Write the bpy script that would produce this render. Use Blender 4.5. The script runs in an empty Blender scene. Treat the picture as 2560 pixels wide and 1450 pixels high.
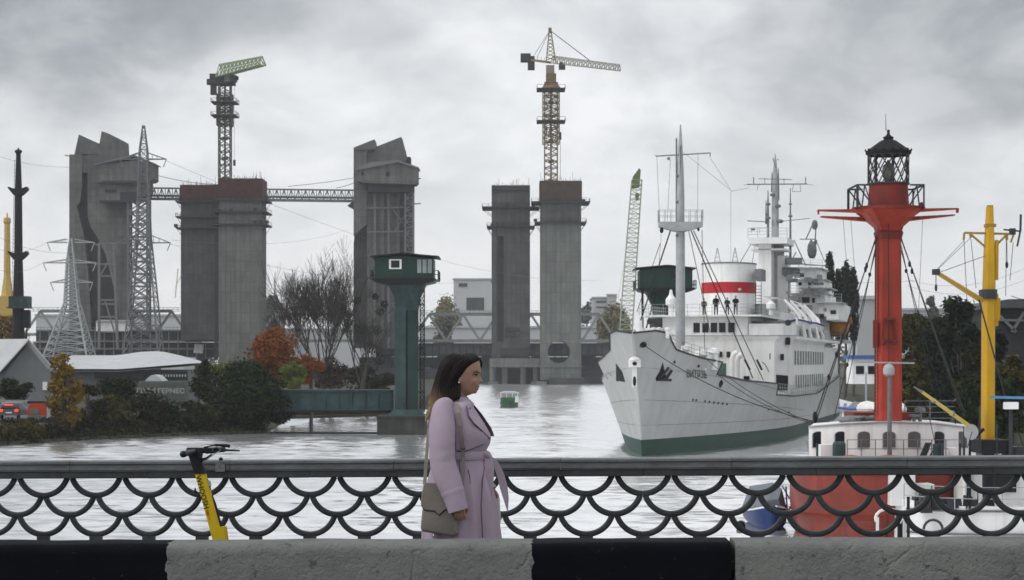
import bpy, bmesh, math, random
from mathutils import Vector, Matrix, noise as mnoise
sc = bpy.context.scene
COL = sc.collection
R = math.radians
F = 5040.0        # focal length in photo pixels (2560 wide)
HC = 7.0          # eye height above the river
HY = 905.0        # photo row of the horizon

# ---------------- camera ----------------
cd = bpy.data.cameras.new('camera'); cam = bpy.data.objects.new('camera', cd); COL.objects.link(cam)
cam.location = (0, 0, HC); cam.rotation_euler = (R(90), 0, 0)
cd.sensor_width = 36; cd.lens = 36 * F / 2560; cd.shift_y = (HY - 725) / 2560
cd.clip_start = 0.1; cd.clip_end = 12000
cd.dof.use_dof = True; cd.dof.focus_distance = 12.3; cd.dof.aperture_fstop = 14
sc.camera = cam

# ---------------- sky ----------------
w = bpy.data.worlds.new('World'); sc.world = w; w.use_nodes = True
N = w.node_tree.nodes; L = w.node_tree.links
bg = N['Background']; bg.inputs['Strength'].default_value = 0.1
sky = N.new('ShaderNodeTexSky'); sky.sky_type = 'NISHITA'; sky.sun_disc = False
SUN_EL, SUN_AZ = 46, -113
sky.sun_elevation = R(SUN_EL); sky.sun_rotation = R(SUN_AZ); sky.dust_density = 3
tc = N.new('ShaderNodeTexCoord')
sep = N.new('ShaderNodeSeparateXYZ'); L.new(tc.outputs['Generated'], sep.inputs[0])
def wnoise(scale, mp, detail=5, rough=.55, dist=.3):
    m = N.new('ShaderNodeMapping'); m.inputs['Scale'].default_value = mp
    L.new(tc.outputs['Generated'], m.inputs[0])
    n = N.new('ShaderNodeTexNoise'); n.inputs['Scale'].default_value = scale
    n.inputs['Detail'].default_value = detail; n.inputs['Roughness'].default_value = rough
    n.inputs['Distortion'].default_value = dist
    L.new(m.outputs[0], n.inputs['Vector']); return n.outputs['Fac'], m
n1, m1 = wnoise(5.5, (1, 1, 2.0)); m1.inputs['Location'].default_value = (3.1, 0.4, 0.35)
n2, m2 = wnoise(17, (1, 1, 1.8), 6); m2.inputs['Location'].default_value = (1.7, 0, 0)
def wmath(op, a, b):
    n = N.new('ShaderNodeMath'); n.operation = op
    for i, v in enumerate((a, b)):
        if isinstance(v, (int, float)): n.inputs[i].default_value = v
        else: L.new(v, n.inputs[i])
    return n.outputs[0]
def wmap(v, a, b, c, d):
    n = N.new('ShaderNodeMapRange'); L.new(v, n.inputs[0])
    for i, x in enumerate((a, b, c, d)): n.inputs[i + 1].default_value = x
    n.interpolation_type = 'SMOOTHSTEP'; return n.outputs[0]
elev = wmath('ADD', wmap(sep.outputs[2], 0.0, 0.19, 1.0, 0.80), wmap(sep.outputs[2], 0.19, 0.33, 0.0, 0.30))
left = wmap(sep.outputs[0], -0.30, 0.04, -0.30, 0.0)          # heavier cloud to the left
left = wmath('MULTIPLY', left, wmap(sep.outputs[2], 0.05, 0.15, 0.0, 1.0))
c1 = wmap(n1, 0.34, 0.67, -0.17, 0.13)
c2 = wmap(n2, 0.3, 0.7, -0.10, 0.09)
amp = wmap(sep.outputs[2], 0.0, 0.13, 0.3, 1.0)
s_ = wmath('MULTIPLY', wmath('ADD', c1, c2), amp)
right = wmath('MULTIPLY', wmap(sep.outputs[0], 0.08, 0.27, 0.0, -0.16), wmap(sep.outputs[2], 0.0, 0.05, 0.2, 1.0))
val = wmath('ADD', wmath('ADD', elev, wmath('ADD', left, right)), s_)
val = wmath('MAXIMUM', val, 0.2)
ramp = N.new('ShaderNodeValToRGB'); L.new(val, ramp.inputs[0])
e = ramp.color_ramp.elements
e[0].position = 0.2; e[0].color = (.16, .172, .19, 1)
e[1].position = 1.0; e[1].color = (.875, .885, .90, 1)
for p_, c_ in ((.45, (.355, .378, .405, 1)), (.7, (.615, .635, .655, 1))):
    x_ = ramp.color_ramp.elements.new(p_); x_.color = c_
sc_ = N.new('ShaderNodeVectorMath'); sc_.operation = 'SCALE'; sc_.inputs['Scale'].default_value = 11.4
L.new(ramp.outputs[0], sc_.inputs[0])
mix = N.new('ShaderNodeMix'); mix.data_type = 'RGBA'; mix.inputs[0].default_value = 0.93
L.new(sky.outputs[0], mix.inputs[6]); L.new(sc_.outputs[0], mix.inputs[7])
L.new(mix.outputs[2], bg.inputs['Color'])

# ---------------- sun behind the cloud ----------------
sd = bpy.data.lights.new('sun', 'SUN'); sun = bpy.data.objects.new('sun', sd); COL.objects.link(sun)
sd.energy = 1.5; sd.angle = R(25); sd.color = (1, .97, .93)
# from the left and behind the viewer
az = R(SUN_AZ)
sv = Vector((math.sin(az) * math.cos(R(SUN_EL)), math.cos(az) * math.cos(R(SUN_EL)), math.sin(R(SUN_EL))))
sun.rotation_euler = sv.to_track_quat('Z', 'Y').to_euler()
sc.view_settings.view_transform = 'Standard'; sc.view_settings.look = 'None'
sc.view_settings.exposure = 0.0; sc.view_settings.gamma = 1
sc.cycles.max_bounces = 6; sc.cycles.volume_bounces = 1; sc.cycles.diffuse_bounces = 3
sc.cycles.transparent_max_bounces = 12
sc.cycles.use_denoising = True

# ---------------- helpers ----------------
def P(px, py, Y):
    return Vector(((px - 1280) * Y / F, Y, HC + (HY - py) * Y / F))
def PX(px, Y): return (px - 1280) * Y / F
def PZ(py, Y): return HC + (HY - py) * Y / F
def sm(a, b, x):
    t = min(1, max(0, (x - a) / (b - a))); return t * t * (3 - 2 * t)
def lerp(a, b, t): return a + (b - a) * t
def tab(t, x):
    if x <= t[0][0]: return t[0][1]
    for (a, u), (b, v) in zip(t, t[1:]):
        if x <= b: return u + (v - u) * (x - a) / (b - a)
    return t[-1][1]

class MB:
    def __init__(s): s.v = []; s.f = []
    def add(s, vs, fs):
        o = len(s.v); s.v.extend([Vector(p) for p in vs]); s.f.extend([tuple(o + i for i in f) for f in fs]); return s
    def box(s, x0, x1, y0, y1, z0, z1):
        return s.add([(x, y, z) for z in (z0, z1) for y in (y0, y1) for x in (x0, x1)],
                     [(0, 2, 3, 1), (4, 5, 7, 6), (0, 1, 5, 4), (2, 6, 7, 3), (0, 4, 6, 2), (1, 3, 7, 5)])
    def obox(s, c, u, v, w_):   # centre, three half-axis vectors
        c = Vector(c); u = Vector(u); v = Vector(v); w_ = Vector(w_)
        return s.add([c + a * u + b * v + d * w_ for d in (-1, 1) for b in (-1, 1) for a in (-1, 1)],
                     [(0, 2, 3, 1), (4, 5, 7, 6), (0, 1, 5, 4), (2, 6, 7, 3), (0, 4, 6, 2), (1, 3, 7, 5)])
    def bar(s, p, q, a, b=None, up=None):
        p = Vector(p); q = Vector(q); d = (q - p)
        if d.length < 1e-6: return s
        d.normalize(); up = Vector(up or ((0, 0, 1) if abs(d.z) < .95 else (0, 1, 0)))
        x = d.cross(up).normalized(); y = x.cross(d).normalized(); b = b or a
        vs = []
        for e_ in (p, q):
            for i, j in ((-1, -1), (1, -1), (1, 1), (-1, 1)): vs.append(e_ + x * (a / 2 * i) + y * (b / 2 * j))
        return s.add(vs, [(3, 2, 1, 0), (4, 5, 6, 7), (0, 1, 5, 4), (1, 2, 6, 5), (2, 3, 7, 6), (3, 0, 4, 7)])
    def tube(s, pts, r, n=8, cap=True):
        pts = [Vector(p) for p in pts]; m = len(pts)
        rs = r if isinstance(r, (list, tuple)) else [r] * m
        rings = []; prev = None
        for i, p in enumerate(pts):
            d = (pts[min(i + 1, m - 1)] - pts[max(i - 1, 0)]).normalized()
            if prev is None:
                a = Vector((0, 0, 1)) if abs(d.z) < .9 else Vector((0, 1, 0)); x = d.cross(a).normalized()
            else: x = (prev - d * prev.dot(d)).normalized()
            prev = x; y = d.cross(x)
            rings.append([p + (x * math.cos(2 * math.pi * k / n) + y * math.sin(2 * math.pi * k / n)) * rs[i] for k in range(n)])
        return s.loft(rings, cap)
    def loft(s, rings, cap=True, closed=True):
        n = len(rings[0]); o = len(s.v)
        for r_ in rings: s.v.extend([Vector(p) for p in r_])
        for i in range(len(rings) - 1):
            for k in range(n if closed else n - 1):
                a = o + i * n + k; b = o + i * n + (k + 1) % n
                s.f.append((a, b, b + n, a + n))
        if cap:
            s.f.append(tuple(o + k for k in reversed(range(n)))); s.f.append(tuple(o + (len(rings) - 1) * n + k for k in range(n)))
        return s
    def lathe(s, c, prof, n=24, cap=True, rot=0):
        return s.loft([[(c[0] + r_ * math.cos(rot + 2 * math.pi * k / n), c[1] + r_ * math.sin(rot + 2 * math.pi * k / n), c[2] + z) for k in range(n)] for r_, z in prof], cap)
    def prism(s, poly, ext):
        poly = [Vector(p) for p in poly]; ext = Vector(ext); n = len(poly)
        return s.add(poly + [p + ext for p in poly], [tuple(reversed(range(n))), tuple(range(n, 2 * n))] + [(i, (i + 1) % n, n + (i + 1) % n, n + i) for i in range(n)])
    def ell(s, c, r, nu=12, nv=8):
        r = (r, r, r) if isinstance(r, (int, float)) else r
        rings = []
        for j in range(1, nv):
            t = math.pi * j / nv - math.pi / 2
            rings.append([(c[0] + r[0] * math.cos(t) * math.cos(2 * math.pi * k / nu), c[1] + r[1] * math.cos(t) * math.sin(2 * math.pi * k / nu), c[2] + r[2] * math.sin(t)) for k in range(nu)])
        return s.loft(rings)
    def grid(s, rows):
        return s.loft(rows, cap=False, closed=False)
    def lattice(s, p0, p1, w0, w1, n, b, ax=(1, 0, 0), ay=(0, 1, 0), db=None, cross=False):
        p0 = Vector(p0); p1 = Vector(p1); ax = Vector(ax); ay = Vector(ay); db = db or b * .6
        def cor(t):
            c = p0.lerp(p1, t); h = lerp(w0, w1, t) / 2
            return [c + ax * (h * i) + ay * (h * j) for i, j in ((-1, -1), (1, -1), (1, 1), (-1, 1))]
        for k in range(4): s.bar(cor(0)[k], cor(1)[k], b)
        for i in range(n + 1):
            c = cor(i / n)
            for k in range(4): s.bar(c[k], c[(k + 1) % 4], db)
            if i < n:
                d = cor((i + 1) / n)
                for k in range(4):
                    a_, b_ = (k, (k + 1) % 4) if (i + k) % 2 else ((k + 1) % 4, k)
                    s.bar(c[a_], d[b_], db)
                    if cross: s.bar(c[b_], d[a_], db)
        return s

OFF = {}
def tag(o, label=None, cat=None, group=None, kind=None):
    if label: o['label'] = label
    if cat: o['category'] = cat
    if group: o['group'] = group
    if kind: o['kind'] = kind
    return o
def T(name, label, cat, loc=(0, 0, 0), group=None):
    o = bpy.data.objects.new(name, None); COL.objects.link(o); o.location = loc; o.empty_display_size = .5
    OFF[o.name] = Vector(loc); return tag(o, label, cat, group)
def O(name, mb, m, parent=None, smooth=None, bevel=0, label=None):
    me = bpy.data.meshes.new(name); off = OFF.get(parent.name, Vector()) if parent else Vector()
    me.from_pydata([tuple(v - off) for v in mb.v], [], mb.f); me.materials.append(m); me.update()
    bm = bmesh.new(); bm.from_mesh(me); bmesh.ops.recalc_face_normals(bm, faces=bm.faces); bm.to_mesh(me); bm.free()
    if smooth is not None:
        for p in me.polygons: p.use_smooth = True
        me.set_sharp_from_angle(angle=R(smooth))
    o = bpy.data.objects.new(name, me); COL.objects.link(o)
    if parent: o.parent = parent; OFF[o.name] = off
    else: OFF[o.name] = Vector()
    if bevel:
        b = o.modifiers.new('bevel', 'BEVEL'); b.width = bevel; b.segments = 2; b.limit_method = 'ANGLE'; b.angle_limit = R(40)
    if label: o['label'] = label
    return o
def O1(name, mb, m, label, cat, group=None, kind=None, smooth=None, bevel=0):
    return tag(O(name, mb, m, None, smooth, bevel), label, cat, group, kind)
def S(name, mb, m, smooth=None): return tag(O(name, mb, m, None, smooth), kind='structure')

def M(name, col, rough=.7, *a_, panel=None, **k_):
    m = M_(name, col, rough, *a_, **k_)
    if panel:      # formwork panels: joints and slight tone steps
        n = m.node_tree.nodes; l = m.node_tree.links; p = n['Principled BSDF']; src = p.inputs['Base Color'].links[0].from_socket
        t = n.new('ShaderNodeTexCoord'); s = n.new('ShaderNodeSeparateXYZ'); l.new(t.outputs['Object'], s.inputs[0])
        ad = n.new('ShaderNodeMath'); l.new(s.outputs[0], ad.inputs[0]); l.new(s.outputs[1], ad.inputs[1])
        cb = n.new('ShaderNodeCombineXYZ'); l.new(ad.outputs[0], cb.inputs[0]); l.new(s.outputs[2], cb.inputs[1])
        b = n.new('ShaderNodeTexBrick'); l.new(cb.outputs[0], b.inputs['Vector']); b.offset = panel[3]; b.inputs['Scale'].default_value = 1
        b.inputs['Brick Width'].default_value = panel[0]; b.inputs['Row Height'].default_value = panel[1]; b.inputs['Mortar Size'].default_value = .07; b.inputs['Mortar Smooth'].default_value = .5
        d = panel[2]; b.inputs['Color1'].default_value = (1 - d, 1 - d, 1 - d, 1); b.inputs['Color2'].default_value = (1 + d * .6, 1 + d * .6, 1 + d * .6, 1); b.inputs['Mortar'].default_value = (.62, .62, .62, 1)
        mu = n.new('ShaderNodeMix'); mu.data_type = 'RGBA'; mu.blend_type = 'MULTIPLY'; mu.inputs[0].default_value = 1; l.new(src, mu.inputs[6]); l.new(b.outputs['Color'], mu.inputs[7]); l.new(mu.outputs[2], p.inputs['Base Color'])
    return m
def M_(name, col, rough=.7, metal=0, var=.18, scale=2.0, bump=0, bscale=None, streak=0, dirt=(.05, .045, .04), dscale=1.2, spec=.28, stretch=(1, 1, .08)):
    m = bpy.data.materials.new(name); m.use_nodes = True; n = m.node_tree.nodes; l = m.node_tree.links
    p = n['Principled BSDF']; p.inputs['Roughness'].default_value = rough; p.inputs['Metallic'].default_value = metal
    p.inputs['Specular IOR Level'].default_value = spec
    t = n.new('ShaderNodeTexCoord')
    no = n.new('ShaderNodeTexNoise'); no.inputs['Scale'].default_value = scale; no.inputs['Detail'].default_value = 7; no.inputs['Roughness'].default_value = .6
    l.new(t.outputs['Object'], no.inputs['Vector'])
    mr = n.new('ShaderNodeMapRange'); l.new(no.outputs['Fac'], mr.inputs[0])
    mr.inputs[1].default_value = .3; mr.inputs[2].default_value = .7
    mx = n.new('ShaderNodeMix'); mx.data_type = 'RGBA'; l.new(mr.outputs[0], mx.inputs[0])
    mx.inputs[6].default_value = tuple(min(1, c * (1 - var)) for c in col[:3]) + (1,)
    mx.inputs[7].default_value = tuple(min(1, c * (1 + var)) for c in col[:3]) + (1,)
    out = mx.outputs[2]
    if streak:
        mp = n.new('ShaderNodeMapping'); mp.inputs['Scale'].default_value = stretch; l.new(t.outputs['Object'], mp.inputs[0])
        s2 = n.new('ShaderNodeTexNoise'); s2.inputs['Scale'].default_value = dscale; s2.inputs['Detail'].default_value = 8; s2.inputs['Roughness'].default_value = .65
        l.new(mp.outputs[0], s2.inputs['Vector'])
        r2 = n.new('ShaderNodeMapRange'); l.new(s2.outputs['Fac'], r2.inputs[0]); r2.inputs[1].default_value = .45; r2.inputs[2].default_value = .75; r2.inputs[4].default_value = streak
        m2_ = n.new('ShaderNodeMix'); m2_.data_type = 'RGBA'; l.new(r2.outputs[0], m2_.inputs[0]); l.new(out, m2_.inputs[6]); m2_.inputs[7].default_value = tuple(dirt) + (1,)
        out = m2_.outputs[2]
    l.new(out, p.inputs['Base Color'])
    if bump:
        b = n.new('ShaderNodeBump'); b.inputs['Strength'].default_value = bump; b.inputs['Distance'].default_value = .02
        nb = n.new('ShaderNodeTexNoise'); nb.inputs['Scale'].default_value = bscale or scale * 4; nb.inputs['Detail'].default_value = 8
        l.new(t.outputs['Object'], nb.inputs['Vector']); l.new(nb.outputs['Fac'], b.inputs['Height']); l.new(b.outputs[0], p.inputs['Normal'])
    return m
def MLEAF(name, cols, scale=.6):
    m = bpy.data.materials.new(name); m.use_nodes = True; n = m.node_tree.nodes; l = m.node_tree.links
    p = n['Principled BSDF']; p.inputs['Roughness'].default_value = .75; p.inputs['Specular IOR Level'].default_value = .12
    t = n.new('ShaderNodeTexCoord'); no = n.new('ShaderNodeTexNoise'); no.inputs['Scale'].default_value = scale * 2.2; no.inputs['Detail'].default_value = 9; no.inputs['Roughness'].default_value = .7
    l.new(t.outputs['Object'], no.inputs['Vector'])
    r_ = n.new('ShaderNodeValToRGB'); l.new(no.outputs['Fac'], r_.inputs[0]); el = r_.color_ramp.elements
    k = len(cols)
    for i, c in enumerate(cols):
        x = .32 + .38 * i / (k - 1)
        if i == 0: q = el[0]; q.position = x
        elif i == k - 1: q = el[-1]; q.position = x
        else: q = el.new(x)
        q.color = tuple(c) + (1,)
    l.new(r_.outputs[0], p.inputs['Base Color']); return m

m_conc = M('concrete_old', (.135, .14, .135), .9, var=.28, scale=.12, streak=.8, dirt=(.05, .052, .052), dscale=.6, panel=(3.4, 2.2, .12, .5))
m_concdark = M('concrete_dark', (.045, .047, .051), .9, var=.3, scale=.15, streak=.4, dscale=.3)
m_concnew = M('concrete_new', (.145, .155, .145), .9, var=.2, scale=.16, streak=.75, dirt=(.075, .08, .075), dscale=.8, panel=(1.5, 3.2, .10, 0))
m_concnew2 = M('concrete_new_grey', (.080, .083, .083), .9, var=.28, scale=.18, streak=.7, dirt=(.04, .042, .042), dscale=.8, panel=(1.5, 3.2, .16, 0))
m_form = M('formwork_red', (.085, .032, .030), .8, var=.4, scale=.5, streak=.5, dirt=(.02, .02, .02), dscale=.8)
m_formbr = M('formwork_brown', (.06, .042, .033), .85, var=.35, scale=.5, streak=.4, dscale=.8)
m_steel_dk = M('dark_steel', (.035, .037, .042), .6, var=.3)
m_steel_gr = M('grey_steel', (.16, .17, .18), .6, var=.25)
m_galv = M('galvanised_steel', (.36, .38, .39), .5, var=.15)
m_galvfar = M('weathered_galvanised_steel', (.16, .17, .18), .6, var=.15)
m_roofw = M('pale_roofing', (.47, .49, .51), .5, var=.10, scale=.4, streak=.25, dirt=(.3, .3, .3))
m_green = M('dark_green_paint', (.012, .038, .029), .55, var=.3, scale=.6, streak=.3, dirt=(.01, .012, .012))
m_teal = M('teal_steel_paint', (.032, .060, .064), .6, var=.4, scale=.9, streak=.8, dirt=(.018, .028, .028), dscale=1.2)
m_white = M('ship_white_paint', (.83, .84, .84), .45, var=.08, scale=.5, streak=.45, dirt=(.34, .31, .27), dscale=1.6)
m_hullgr = M('ship_grey_hull', (.43, .445, .445), .5, var=.10, scale=.35, streak=.32, dirt=(.26, .23, .20), dscale=1.4)
m_boot = M('green_boot_topping', (.006, .045, .028), .5, var=.2, scale=.4, streak=.3, dirt=(.02, .04, .03))
m_black = M('black_paint', (.007, .008, .011), .6, var=.2)
m_glassdk = M('dark_glass', (.012, .015, .018), .12, var=.1)
m_redband = M('red_band_paint', (.42, .02, .03), .5, var=.1)
m_lsred = M('lightship_red', (.33, .038, .020), .5, var=.22, scale=.8, streak=.7, dirt=(.15, .022, .016), dscale=2.2)
m_lsdark = M('dark_red_paint', (.17, .022, .014), .6, var=.2, scale=1, streak=.3)
m_yellow = M('mast_yellow', (.47, .27, .010), .45, var=.12, scale=1, streak=.25, dirt=(.3, .15, .01))
m_rope = M('rope', (.03, .03, .032), .9)
m_wire = M('overhead_wire', (.10, .105, .11), .8)
m_bark = M('bark', (.060, .053, .048), .95, var=.3, scale=3)
rng = random.Random(7)
ORD = ['leftmost'] + [x + ' from the left' for x in 'second third fourth fifth sixth seventh eighth ninth tenth eleventh twelfth thirteenth fourteenth'.split()] + ['rightmost']
# ================= setting: river and land =================
def water_mat():
    m = bpy.data.materials.new('river_water'); m.use_nodes = True; n = m.node_tree.nodes; l = m.node_tree.links
    p = n['Principled BSDF']; p.inputs['Metallic'].default_value = .82; p.inputs['Base Color'].default_value = (.86, .87, .885, 1); p.inputs['Roughness'].default_value = .12; p.inputs['IOR'].default_value = 1.33
    t = n.new('ShaderNodeTexCoord')
    def nz(scale, mp, det, rough=.6):
        a = n.new('ShaderNodeMapping'); a.inputs['Scale'].default_value = mp; l.new(t.outputs['Object'], a.inputs[0])
        b = n.new('ShaderNodeTexNoise'); b.inputs['Scale'].default_value = scale; b.inputs['Detail'].default_value = det; b.inputs['Roughness'].default_value = rough
        l.new(a.outputs[0], b.inputs['Vector']); return b.outputs['Fac']
    def nzc(scale, mp, det, rough=.6):
        a = n.new('ShaderNodeMapping'); a.inputs['Scale'].default_value = mp; l.new(t.outputs['Object'], a.inputs[0])
        b = n.new('ShaderNodeTexNoise'); b.inputs['Scale'].default_value = scale; b.inputs['Detail'].default_value = det; b.inputs['Roughness'].default_value = rough
        l.new(a.outputs[0], b.inputs['Vector']); return b.outputs['Color']
    def vm(op, a, b=None, sc_=None):
        q_ = n.new('ShaderNodeVectorMath'); q_.operation = op
        for i_, v in enumerate((a, b)):
            if v is None: continue
            if isinstance(v, tuple): q_.inputs[i_].default_value = v
            else: l.new(v, q_.inputs[i_])
        if sc_ is not None:
            if isinstance(sc_, (int, float)): q_.inputs['Scale'].default_value = sc_
            else: l.new(sc_, q_.inputs['Scale'])
        return q_.outputs[0]
    # wave slopes straight from vector noise: they stay true at the grazing angles of a river seen from a bridge
    big = nz(.028, (1, 2.6, 1), 4)
    gust = n.new('ShaderNodeMapRange'); l.new(big, gust.inputs[0]); gust.inputs[1].default_value = .38; gust.inputs[2].default_value = .62; gust.inputs[3].default_value = .22; gust.inputs[4].default_value = .70
    c1_ = vm('SUBTRACT', nzc(.9, (.6, 1.2, 1), 6, .62), (.5, .5, .5)); c2_ = vm('SUBTRACT', nzc(.16, (.7, 1.4, 1), 3), (.5, .5, .5))
    sl = vm('ADD', vm('SCALE', c1_, None, gust.outputs[0]), vm('SCALE', c2_, None, .12))
    sl = vm('ADD', vm('MULTIPLY', sl, (.8, 1.0, 0)), (0, -.095, 0)); nr_ = vm('NORMALIZE', vm('ADD', sl, (0, 0, 1)))
    l.new(nr_, p.inputs['Normal']); return m
S('river', MB().add([(-2500, -110, 0), (2500, -110, 0), (2500, 4700, 0), (-2500, 4700, 0)], [(0, 1, 2, 3)]), water_mat())
m_earth = M('bank_earth', (.045, .045, .03), .95, var=.4, scale=.4)
m_quay = M('quay_stone', (.10, .10, .10), .9, var=.3, scale=.5, streak=.4)
def land(name, poly, h, m):
    S(name, MB().prism([(x, y, -1.5) for x, y in poly], (0, 0, h + 1.5)), m)
land('left_shore', [(-900, 150), (-120, 150), (-43, 168), (-39, 180), (-32.8, 189), (-24.2, 197.5), (-27.5, 250), (-14.5, 263), (-12.6, 300), (-14, 450), (-18, 657), (-900, 657)], .25, m_earth)
land('left_bank', [(-900, 160), (-120, 160), (-45, 178), (-40, 191), (-33.8, 198), (-27.5, 203), (-31, 252), (-15.5, 266), (-13.6, 302), (-15, 450), (-19, 656.9), (-900, 656.9)], 1.5, m_earth)
land('right_bank', [(34, 95), (36, 130), (40, 160), (43, 200), (52, 260), (64, 400), (90, 657), (900, 657), (900, 60), (60, 60)], 1.4, m_earth)
land('far_land', [(-2490, 657.2), (2490, 657.2), (2490, 4690), (-2490, 4690)], 1.9, m_earth)
# a low stone quay edge along the right bank
m_asph = M('bridge_asphalt', (.05, .05, .052), .9, scale=6, bump=.3)
m_pave = M('pavement_slab', (.12, .12, .118), .9, scale=5, bump=.2)

# ================= the bridge the viewer stands on =================
SLX = .0121
def RL(t, z, off=0.0, Y0=12.9, sl=SLX, zb=0.0):      # a point along the railing line
    return Vector((t, Y0 - .136 * t + off, HC + zb + sl * t + z))
def strip_prism(name, y0, y1, z0, z1, m, kind=None):
    mb = MB(); vs = []
    for t in (-45, 45):
        for y, z in ((y0, z0), (y1, z0), (y1, z1), (y0, z1)):
            vs.append((t, y - .136 * t, HC + SLX * t + z))
    mb.add(vs, [(0, 1, 2, 3), (7, 6, 5, 4), (0, 4, 5, 1), (1, 5, 6, 2), (2, 6, 7, 3), (3, 7, 4, 0)])
    return O(name, mb, m)
tag(strip_prism('bridge_road', -7, 9.90, -2.6, -1.78, m_asph), kind='structure')
tag(strip_prism('bridge_pavement', 9.905, 13.15, -2.6, -1.63, m_pave), kind='structure')

# concrete barrier beams with painted black and pale lengths
def barrier_mat():
    m = bpy.data.materials.new('painted_barrier_concrete'); m.use_nodes = True; n = m.node_tree.nodes; l = m.node_tree.links
    p = n['Principled BSDF']; p.inputs['Roughness'].default_value = .8; p.inputs['Specular IOR Level'].default_value = .08
    t = n.new('ShaderNodeTexCoord'); s = n.new('ShaderNodeSeparateXYZ'); l.new(t.outputs['Object'], s.inputs[0])
    def nz(sc_, det, rough=.6, mp=None, dist=0):
        b = n.new('ShaderNodeTexNoise'); b.inputs['Scale'].default_value = sc_; b.inputs['Detail'].default_value = det; b.inputs['Roughness'].default_value = rough; b.inputs['Distortion'].default_value = dist
        if mp:
            a = n.new('ShaderNodeMapping'); a.inputs['Scale'].default_value = mp; l.new(t.outputs['Object'], a.inputs[0]); l.new(a.outputs[0], b.inputs['Vector'])
        else: l.new(t.outputs['Object'], b.inputs['Vector'])
        return b.outputs['Fac']
    def mth(op, a, b=None, c=None):
        q = n.new('ShaderNodeMath'); q.operation = op
        for i, v in enumerate((a, b, c)):
            if v is None: continue
            if isinstance(v, (int, float)): q.inputs[i].default_value = v
            else: l.new(v, q.inputs[i])
        return q.outputs[0]
    def mixc(f, a, b):
        q = n.new('ShaderNodeMix'); q.data_type = 'RGBA'; l.new(f, q.inputs[0])
        for i, v in ((6, a), (7, b)):
            if isinstance(v, tuple): q.inputs[i].default_value = v
            else: l.new(v, q.inputs[i])
        return q.outputs[2]
    x = mth('ADD', s.outputs[0], mth('MULTIPLY', mth('SUBTRACT', nz(14, 4), .5), .06))
    # paint lengths: black | pale | black, the far beam pale
    blk = mth('ADD', mth('LESS_THAN', x, -1.757), mth('MULTIPLY', mth('GREATER_THAN', x, .103), mth('LESS_THAN', x, 1.3)))
    blk = mth('MULTIPLY', blk, mth('LESS_THAN', s.outputs[0], 1.08))
    blk = mth('MINIMUM', blk, 1)
    lum = nz(2.5, 9, .7); g = n.new('ShaderNodeMapRange'); l.new(lum, g.inputs[0]); g.inputs[1].default_value = .32; g.inputs[2].default_value = .7
    pale = mixc(g.outputs[0], (.125, .133, .128, 1), (.20, .208, .198, 1))
    chips = mth('GREATER_THAN', nz(13, 8, .78), .60)
    pale = mixc(mth('MULTIPLY', chips, .7), pale, (.055, .058, .054, 1))
    lumb = nz(5, 6)
    bl = mixc(lumb, (.0018, .002, .0045, 1), (.005, .0055, .009, 1))
    chb = mth('MULTIPLY', mth('GREATER_THAN', nz(26, 6, .7), .655), .55); l.new(mixc(blk, pale, mixc(chb, bl, (.05, .052, .054, 1))), p.inputs['Base Color'])
    # thick trowelled paint with cracks and blisters on the pale lengths
    v = n.new('ShaderNodeTexVoronoi'); v.feature = 'DISTANCE_TO_EDGE'; v.inputs['Scale'].default_value = 3.2
    dn = n.new('ShaderNodeTexNoise'); dn.inputs['Scale'].default_value = 6; dn.inputs['Detail'].default_value = 5; l.new(t.outputs['Object'], dn.inputs['Vector'])
    vm = n.new('ShaderNodeMix'); vm.data_type = 'RGBA'; vm.inputs[0].default_value = .22; l.new(t.outputs['Object'], vm.inputs[6]); l.new(dn.outputs['Color'], vm.inputs[7]); l.new(vm.outputs[2], v.inputs['Vector'])
    crack = mth('MINIMUM', mth('MULTIPLY', v.outputs['Distance'], 22), 1)
    sel = mth('GREATER_THAN', nz(1.3, 2), .5)
    crack = mth('SUBTRACT', 1, mth('MULTIPLY', mth('SUBTRACT', 1, crack), sel))
    hgt = mth('ADD', mth('MULTIPLY', nz(22, 9, .68, None, .6), .55), mth('MULTIPLY', crack, .22))
    hgt = mth('ADD', hgt, mth('MULTIPLY', nz(60, 5), .25))
    b = n.new('ShaderNodeBump'); b.inputs['Distance'].default_value = .03
    l.new(mth('SUBTRACT', .85, mth('MULTIPLY', blk, .7)), b.inputs['Strength']); l.new(hgt, b.inputs['Height']); l.new(b.outputs[0], p.inputs['Normal'])
    return m
mbar = barrier_mat()
def barrier(x0, x1, label, hb):
    mb = MB(); n = max(2, int((x1 - x0) / .03)); rows = []
    prof = [(.0, -.90), (.0, -.05), (.003, -.028), (.012, -.014), (.024, -.004), (.04, 0), (.26, .002), (.28, -.01), (.29, -.03), (.29, -.90)]
    for i in range(n + 1):
        t = lerp(x0, x1, i / n)
        rows.append([Vector((t, 10 - .136 * t + a + .006 * mnoise.noise(Vector((t * 6, z * 8, 3))) , HC + .0155 * t - .899 + hb + z + (.005 * mnoise.noise(Vector((t * 4, 9, a * 9))) if z > -.1 else 0))) for a, z in prof])
    mb.loft(rows, cap=True)
    return O1('concrete_barrier', mb, mbar, label, 'barrier', 'concrete barrier beams along the road', smooth=50)
barrier(-7, 1.071, 'long low concrete barrier beam painted in black and pale lengths', .0)
barrier(1.093, 7, 'rough pale grey concrete barrier beam beyond the narrow gap at the right', .0)
mbk = MB(); mbk.box(1.06, 1.10, 9.93, 9.99, HC - 1.02, HC - .985); mbk.box(1.06, 1.10, 9.93, 9.99, HC - 1.36, HC - 1.33)
O1('steel_dowel', mbk, m_steel_dk, 'short dark steel dowel joining the two barrier beams in their gap', 'dowel')

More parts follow.
